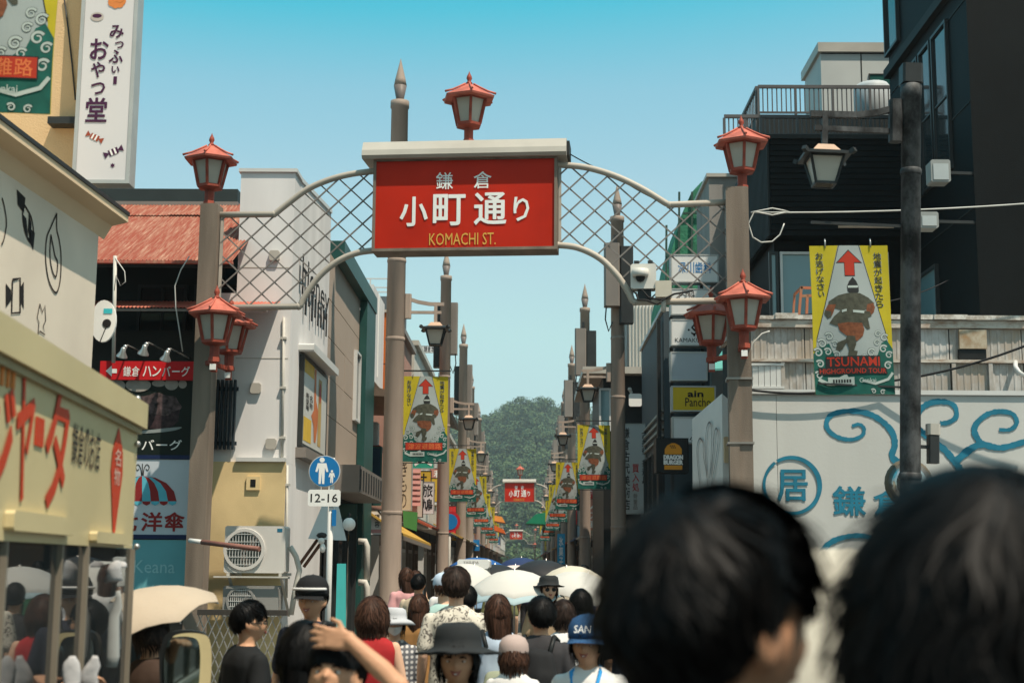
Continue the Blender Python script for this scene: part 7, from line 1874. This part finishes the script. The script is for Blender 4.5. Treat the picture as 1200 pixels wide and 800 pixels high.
def pattern_mat(name, base, ink, scale, lo=.52, hi=.60, kind='noise'):
    m = bpy.data.materials.new(name); m.use_nodes = True; n = m.node_tree.nodes; l = m.node_tree.links; b = n['Principled BSDF']; b.inputs['Roughness'].default_value = .85
    tc = n.new('ShaderNodeTexCoord'); 
    if kind == 'plaid':
        w1 = n.new('ShaderNodeTexWave'); w1.inputs['Scale'].default_value = scale; w1.bands_direction = 'X'; w2 = n.new('ShaderNodeTexWave'); w2.inputs['Scale'].default_value = scale; w2.bands_direction = 'Z'
        l.new(tc.outputs['Object'], w1.inputs['Vector']); l.new(tc.outputs['Object'], w2.inputs['Vector']); mx = n.new('ShaderNodeMath'); mx.operation = 'MULTIPLY'; l.new(w1.outputs['Fac'], mx.inputs[0]); l.new(w2.outputs['Fac'], mx.inputs[1]); out = mx.outputs[0]
    else:
        nz = n.new('ShaderNodeTexNoise'); nz.inputs['Scale'].default_value = scale; nz.inputs['Detail'].default_value = 3; nz.inputs['Distortion'].default_value = 1.6; l.new(tc.outputs['Object'], nz.inputs['Vector']); out = nz.outputs['Fac']
    r = n.new('ShaderNodeValToRGB'); r.color_ramp.elements[0].position = lo; r.color_ramp.elements[0].color = (*base, 1); r.color_ramp.elements[1].position = hi; r.color_ramp.elements[1].color = (*ink, 1)
    l.new(out, r.inputs[0]); l.new(r.outputs[0], b.inputs['Base Color']); return m
C_FLORAL = pattern_mat('floral_print', (.60, .55, .46), (.12, .105, .09), 26); C_PLAID = pattern_mat('plaid_print', (.10, .10, .11), (.50, .48, .46), 9, .25, .5, 'plaid')

# ---- two heads close to the camera
x, y, H = put(831, 571, 1.48, .030)
person('big blurred man with short black hair, ear and cheek showing, before the hoarding', x, y, H, -57, C_BLACK, C_CHAR, SKIN, ('short', H_BLK, 9000, .1, .026), voxel=.006, seed=11, hs=1.0)
x, y, H = put(1154, 552, 1.30, .034)
person('big blurred person with a black bob seen from behind, before the hoarding', x, y, H, 4, C_BLACK, C_CHAR, SKIN, ('bob', H_BLK, 9000, .1, .030), voxel=.009, seed=12, hs=1.06, face=False)
# ---- left group
x, y, H = put(367, 676, 8.3)
r, HM, q, s = person('man in navy shirt and black cap by the blue pedestrian sign post', x, y, H, 168, C_NAVY, C_DENIM, SKIN, ('short', H_BLK, 700), hs=1.08, smile=True, seed=3)
cap(r, HM, q, cloth_mat('cap_black', (.010, .010, .011)))
mb = MB(); mb.use(C_WHITE); mb.tube([HM @ (Vector((.106 * math.sin(t), .012 + .108 * math.cos(t), .072)) * q) for t in [-1.3 + 2.6 * k / 12 for k in range(13)]], .008 * q, 6); wear(r, mb, 'sunglasses')
mb = MB(); mb.use(M_BLACK); mb.tube([Vector((-.11, -.1, 1.42)) * s, Vector((-.10, .03, 1.44)) * s, Vector((-.03, .145, 1.28)) * s, Vector((.08, .165, 1.10)) * s, Vector((.17, .08, .95)) * s, Vector((.18, -.04, .95)) * s, Vector((.0, -.15, 1.2)) * s, Vector((-.11, -.1, 1.42)) * s], .022 * s, 6); wear(r, mb, 'shoulder_strap')
mb = MB(); mb.use(cloth_mat('grey_panel', (.30, .32, .32))); loft(mb, [(.09 * s, .06 * s, .90 * s, .10 * s, .10 * s), (.09 * s, .07 * s, 1.05 * s, .095 * s, .085 * s), (.09 * s, .06 * s, 1.16 * s, .06 * s, .07 * s)]); wear(r, mb, 'shirt_panel')
x, y, H = put(291, 701, 7.4)
r, HM, q, s = person('man in black T-shirt with glasses, turned to the right in front of the lattice fence', x, y, H, -52, C_BLACK, C_CHAR, SKIN, ('short', H_BLK, 900), hs=1.06, look=-25, seed=5, wide=1.08)
mb = MB(); mb.use(M_BLACK)
for sd in (-1, 1):
    c = HM @ (Vector((sd * .034, .098, .0)) * q); fw = (HM.to_3x3() @ Vector((0, 1, 0))).normalized(); rt = (HM.to_3x3() @ Vector((1, 0, 0))).normalized()
    P = [c + (rt * math.cos(t) * .024 + Vector((0, 0, 1)) * math.sin(t) * .019) * q for t in [6.2832 * i / 14 for i in range(15)]]; mb.tube(P, .0022, 5, False); mb.tube([c + rt * sd * .024 * q, HM @ (Vector((sd * .078, .02, .006)) * q), HM @ (Vector((sd * .079, -.015, 0)) * q)], .0022, 5)
mb.tube([HM @ (Vector((-.010, .102, .004)) * q), HM @ (Vector((.010, .102, .004)) * q)], .0022, 5); wear(r, mb, 'glasses')
x, y, H = put(394, 742, 4.3)
person('black-haired boy in pale shirt holding one hand up on his head', x, y, H, 172, C_LBLUE, C_DENIM, SKIN, ('short', H_BLK, 2500, .1, .022), hs=1.1, nod=18, voxel=.0055, seed=6, arms={-1: ((-.27, .14, 1.56), (-.085, .12, 1.71), (1, .0, .12), (0, 1, .1))})
x, y, H = put(358, 724, 4.9)
person('person with long black hair and black top leaning behind the boy', x, y, H, 20, C_BLACK, C_CHAR, SKIN, ('long', H_BLK, 1500, .25), hs=1.05, face=False, seed=7)
x, y, H = put(437, 699, 9.0)
person('woman in red tank top with brown bob, seen from behind', x, y, H, 5, C_RED, C_DENIM, SKIN_L, ('bob', H_BRN, 1500, .1, .028), 'none', hs=1.12, face=False, seed=8)
x, y, H = put(463, 712, 10.0)
r, HM, q, s = person('woman in grey bucket hat, white mask and plaid shirt', x, y, H, 185, C_PLAID, C_DENIM, SKIN_L, ('bob', H_BLK, 300, .1, .007), 'long', hs=1.05, mask=C_WHITE, seed=9)
bucket_hat(r, HM, q, cloth_mat('hat_pale_grey', (.42, .43, .45)))
x, y, H = put(491, 694, 11.6)
person('woman in ochre dress with brown hair, left of the floral shirt', x, y, H, -8, C_OCH, C_OCH, SKIN_L, ('long', H_BRN, 700, .2), 'short', face=False, seed=10, skirt=True)
x, y, H = put(535, 664, 9.6)
person('tall man in cream floral shirt with dark hair, seen from behind', x, y, H, 3, C_FLORAL, C_CHAR, SKIN_L, ('short', H_DBR, 1600, .1, .026), hs=1.05, face=False, seed=13, wide=1.06)
x, y, H = put(537, 731, 5.7, .03)
r, HM, q, s = person('smiling woman in wide black brimmed hat, in front of the floral shirt', x, y, H, 178, C_CHAR, C_CHAR, SKIN, ('bob', H_BLK, 500, .1, .007), hs=1.16, smile=True, seed=14)
bucket_hat(r, HM, q, cloth_mat('hat_black', (.018, .020, .021)), .082, .30, .06)
x, y, H = put(602, 745, 8.2)
r, HM, q, s = person('child in white T-shirt and dusty pink cap, seen from behind', x, y, H, -6, C_WHITE, C_DENIM, SKIN_L, ('bob', H_BRN, 500), hs=1.2, face=False, seed=15)
cap(r, HM, q, cloth_mat('cap_dusty_pink', (.38, .29, .26)))
x, y, H = put(584, 694, 9.2)
person('woman in pale blue top with long dark hair under the big parasol', x, y, H, 10, C_LBLUE, C_CHAR, SKIN_L, ('long', H_BRN, 1000, .22), face=False, seed=16)
t = backpack(x - .02, y, H, 10, cloth_mat('olive_bag', (.25, .27, .19)), 'sage green shoulder bag on the back of the woman in pale blue', 'shoulder_bag', .13, .26, .02)
x, y, H = put(634, 697, 8.6)
person('man in charcoal T-shirt with short black hair carrying a black backpack', x, y, H, -10, C_CHAR, C_CHAR, SKIN, ('short', H_BLK, 1200, .1, .020), hs=1.1, face=False, seed=17, look=22)
backpack(x, y, H, -10, cloth_mat('backpack_black', (.014, .014, .015)), 'black backpack on the man in charcoal T-shirt', 'backpack', .16, .45)
x, y, H = put(689, 722, 6.7)
r, HM, q, s = person('girl in dark blue cap with white lettering, smiling, with blue lanyard', x, y, H, 165, C_WHITE, C_DENIM, SKIN, ('bob', H_BLK, 500, .1, .007), hs=1.12, smile=True, seed=18)
cp = cap(r, HM, q, cloth_mat('cap_blue', (.025, .075, .17)))
Fc = Frame(HM @ (Vector((0, .1075, .078)) * q), HM.to_3x3() @ Vector((-1, 0, 0)), HM.to_3x3() @ Vector((0, -.45, 1)))
mb = MB(); mb.use(M_WHITE); put_text(mb, Fc, 'SAN', -.042 * q, .042 * q, -.020 * q, .02 * q, .012); wear(r, mb, 'lettering')
mb = MB(); mb.use(cloth_mat('lanyard_blue', (.03, .25, .55)));
for sd in (-1, 1): mb.tube([Vector((sd * .06, -.03, 1.45)) * s, Vector((sd * .085, .06, 1.42)) * s, Vector((sd * .05, .145, 1.25)) * s, Vector((sd * .01, .15, 1.05)) * s], .012 * s, 5)
wear(r, mb, 'lanyard')
x, y, H = put(681, 688, 10.5)
person('woman in black with long black hair behind the girl in the blue cap', x, y, H, 15, C_BLACK, C_BLACK, SKIN, ('long', H_BLK, 900, .25), face=False, seed=19)
x, y, H = put(643, 674, 13.0)
r, HM, q, s = person('woman in tan dress with black hat and sunglasses between the parasols', x, y, H, 190, C_TAN, C_TAN, SKIN_L, ('long', H_BRN, 300, .12, .007), face=True, seed=20, skirt=True)
bucket_hat(r, HM, q, cloth_mat('hat_black', (0, 0, 0)), .06, .3, .03)
mb = MB(); mb.use(M_BLACK); 
for sd in (-1, 1): mb.ball(HM @ (Vector((sd * .034, .094, .002)) * q), .024 * q, 8, (1, .4, .8))
wear(r, mb, 'sunglasses')
x, y, H = put(548, 684, 11.0)
gen = []
gen.append(person('person with short black hair right of the floral shirt', x, y, H, 0, C_CHAR, C_CHAR, SKIN, ('short', H_BLK, 500), face=False, seed=22)[0])
x, y, H = put(520, 672, 12.2)
r, HM, q, s = person('person in mint top left of the floral shirt with pale blue cap', x, y, H, 6, C_MINT, C_DENIM, SKIN_L, ('short', H_BRN, 300), face=False, seed=23); cap(r, HM, q, C_LBLUE); gen.append(r)
x, y, H = put(661, 700, 9.8)
gen.append(person('person in white shirt with red shoulder bag strap behind the backpack man', x, y, H, 8, C_WHITE, C_CHAR, SKIN_L, ('bob', H_DBR, 600), face=False, seed=24)[0])
x, y, H = put(178, 716, 7.0)
person('person in dark brown holding the beige parasol behind the van', x, y, H, -20, cloth_mat('dark_brown_cotton', (.045, .026, .018)), C_CHAR, SKIN, ('bob', H_DBR, 400), 'long', face=False, seed=25, arms={1: ((.24, .10, 1.12), (.10, .22, 1.28), (0, .2, 1))})
PQ = at(12, 688, 4.85)
r, HM, q, s = person('vendor in pale blue cap inside the van reaching along the window', -1.86, 4.85, at(12, 672, 4.85).z, -20, cloth_mat('reflected_figure_brown', (.07, .04, .035)), C_CHAR, SKIN, ('short', H_BLK, 200), face=True, seed=26, voxel=.009, arms={1: ((.24, .08, 1.16), (.22, .30, 1.30), (.0, 1, .15), (0, 0, 1))})  # added figure behind the glass, standing in for a passer-by mirrored in it
cap(r, HM, q, cloth_mat('cap_pale_blue', (.30, .50, .56)))

# ---- parasols
def parasol(px, py, Y, R, m, label, trim=None, tilt=(0, 0), h=.26, name='parasol', length=.85, n=8):
    p = at(px, py, Y); root = thing(name, label, 'umbrella', p, 'parasols above the crowd')
    M_ = Matrix.Rotation(rad(tilt[0]), 4, 'X') @ Matrix.Rotation(rad(tilt[1]), 4, 'Y')
    def ringpts(f, lift=0.0):
        out = []
        for k in range(n * 4):
            t = 6.28318 * k / (n * 4); w = abs(math.sin(t * n / 2)) 
            rr_ = R * f * (1 - .055 * w * f); z = -h * (f ** 2.1) + .030 * w * f * f - lift; out.append(M_ @ Vector((rr_ * math.cos(t), rr_ * math.sin(t), z)))
        return out
    N = n * 4
    def shell(fs, mm, nm):
        mb = MB(); mb.use(mm); mb.sm = True
        for f in fs: mb.v += ringpts(f)
        for f in fs: mb.v += ringpts(f, .006)
        L = len(fs) * N
        for i in range(len(fs) - 1):
            for j in range(N):
                a = i * N + j; b = i * N + (j + 1) % N; mb.face([a + N, b + N, b, a]); mb.face([L + a, L + b, L + b + N, L + a + N])
        e = (len(fs) - 1) * N
        for j in range(N): mb.face([e + j, L + e + j, L + e + (j + 1) % N, e + (j + 1) % N])
        o = mb.build(nm, None, None); o.parent = root
    shell([.001, .2, .4, .6, .8, .9 if trim else 1.0], m, 'canopy')
    if trim: shell([.9, .95, 1.0], trim, 'trim')
    mb = MB(); mb.use(M_STEEL); mb.tube([M_ @ Vector((0, 0, .022)), M_ @ Vector((0, 0, -length))], .007, 6); mb.use(M_DKMET); mb.tube([M_ @ Vector((0, 0, -length)), M_ @ Vector((0, 0, -length - .12))], .014, 8); o = mb.build('shaft', None, None); o.parent = root
    for k in range(n):
        t = 6.28318 * k / n; mb = MB(); mb.use(M_STEEL); P = [M_ @ Vector((R * f * math.cos(t), R * f * math.sin(t), -h * f ** 2.1 - .012)) for f in (.02, .35, .7, 1.0)]; mb.tube(P, .0035, 4); o = mb.build('rib', None, None); o.parent = root
    return root
U_WHITE = mat('parasol_white', (.50, .48, .44), .75, .04, 3, .05); U_CREAM = mat('parasol_cream', (.50, .45, .36), .75, .04, 3, .05); U_BLUEG = mat('parasol_trim_blue_grey', (.33, .42, .44), .75, .05); U_BEIGE = mat('parasol_beige', (.40, .325, .245), .75, .05, 3, .1); U_BLK = mat('parasol_black', (.02, .02, .022), .6, .1); U_PINK = mat('parasol_pale_pink', (.58, .48, .46), .75, .05); U_BLUE = mat('parasol_blue', (.02, .09, .28), .6, .1)
parasol(603, 668, 13.2, .46, U_WHITE, 'large white parasol with blue grey border in the middle of the crowd', U_BLUEG, (8, 0), .24)
parasol(556, 662, 15.0, .40, U_WHITE, 'plain white parasol just right of the floral shirt man', None, (10, 14), .26)
parasol(664, 664, 14.2, .42, U_CREAM, 'cream parasol right of the large white parasol', None, (12, -8), .26)
parasol(689, 672, 13.4, .40, U_WHITE, 'white parasol beside the cream parasol, behind the big blurred head', None, (10, 16), .22)
parasol(580, 661, 19.0, .48, U_BLK, 'black parasol behind the plain white parasol', None, (5, 0), .24)
parasol(604, 662, 21.0, .45, U_PINK, 'pale pink parasol peeping above the large white parasol', None, (5, 0), .2)
parasol(559, 653, 24, .48, U_BLUE, 'bright blue parasol behind the white stall roof', None, (4, 0), .16); parasol(611, 653, 26, .5, mat('parasol_navy', (.02, .035, .10), .6), 'navy blue parasol furthest down the street', None, (4, 0), .22)
parasol(640, 656, 20, .46, U_BLK, 'black parasol left of the cream parasol', None, (5, 5), .2)
parasol(150, 694, 7.2, .42, U_BEIGE, 'beige parasol tilted up behind the food van', None, (10, -17), .17)
parasol(1000, 678, 3.0, .36, mat('parasol_sand', (.46, .41, .33), .75, .06, 4, .1), 'close cream parasol between the two dark heads', None, (34, 0), .20)
# white stall roof
F = front(17.5); q = F.rect(536, 655, 573, 666); t = thing('stall_roof', 'white flat stall roof with small lettering above the crowd', 'stall', F.p((q[0] + q[1]) / 2, 0)); mb = MB(); mb.use(M_WHITE); mb.box(F, *q, -1.2, 0, .02); mb.build('roof', None, t)
lettering(t, F, 'YASUDA', F.rect(543, 657, 561, 660), M_CASE, 0, 'text')
for a in (q[0] + .03, q[1] - .03):
    for c in (-.05, -1.15): mb = MB(); mb.use(M_STEEL); mb.bar(F.p(a, 0, c), F.p(a, q[2], c), .03); mb.build('leg', None, t)
# ---- the crowd beyond: copies of the farther figures
rc = random.Random(77)
WALKC = [('white', (.6, .58, .56)), ('black', (.012, .012, .013)), ('sky blue', (.25, .40, .58)), ('beige', (.48, .38, .27)), ('navy', (.02, .025, .06)), ('grey', (.2, .2, .2)), ('pink', (.55, .28, .28)), ('olive', (.14, .14, .06)), ('cream', (.56, .50, .38)), ('green', (.05, .18, .10)), ('brown', (.12, .06, .04)), ('striped white', (.52, .53, .55)), ('red', (.38, .03, .03)), ('charcoal', (.05, .05, .05)), ('lavender', (.36, .30, .48)), ('mustard', (.45, .28, .04))]
src = [o for o in bpy.data.objects if o.name.startswith('person') and o.parent is None and o.get('label', '') and any(w in o['label'] for w in ('right of the floral', 'mint top', 'red shoulder', 'ochre dress', 'floral shirt with', 'charcoal', 'pale blue top', 'in black with long', 'red tank'))]
seen_w = set()
for i in range(46):
    Y = 13.5 + 60 * (i / 46) ** 1.4 + rc.random(); X = rc.uniform(-1.75, 1.35) + .0
    o0 = src[rc.randrange(len(src))]; h0 = 1.0
    c = dup(o0, (X, Y, 0), o0.rotation_euler.z + rc.uniform(-.4, .4), None, None, 'walkers further down the street'); k = rc.uniform(1.0, 1.12); c.scale = (k, k, k)
    zone = ['left', 'middle', 'right'][min(2, int((X + 1.75) / 1.04))]
    hairn = 'long hair' if any(w in o0['label'] for w in ('long', 'bob', 'brown')) else ('cap' if 'cap' in o0['label'] else 'short hair')
    for cn, cc in WALKC[i % 16:] + WALKC[:i % 16]:
        if (hairn, cn, zone) not in seen_w: break
    seen_w.add((hairn, cn, zone))
    c['label'] = 'distant walker with %s and %s top, %s of the street' % (hairn, cn, zone)
    for ch in c.children:
        if ch.name.startswith('shirt'):
            ch.material_slots[0].link = 'OBJECT'; ch.material_slots[0].material = cloth_mat('walker_' + cn.replace(' ', '_'), cc)
for o in list(bpy.data.objects):
    if 'hs' in o.keys(): del o['hs']

# ================================================================== summer haze
hz_ = MB(); hz_.box(WORLD, -420, 420, -60, 790, -1.5, 95)
hm_ = bpy.data.materials.new('haze_air'); hm_.use_nodes = True; nn_ = hm_.node_tree.nodes; nn_.remove(nn_['Principled BSDF'])
pv = nn_.new('ShaderNodeVolumePrincipled'); pv.inputs['Color'].default_value = (.80, .90, .94, 1); pv.inputs['Density'].default_value = .00036; pv.inputs['Anisotropy'].default_value = .2
hm_.node_tree.links.new(pv.outputs[0], nn_['Material Output'].inputs['Volume'])
o = hz_.build('haze', hm_); tag(o, kind='stuff')
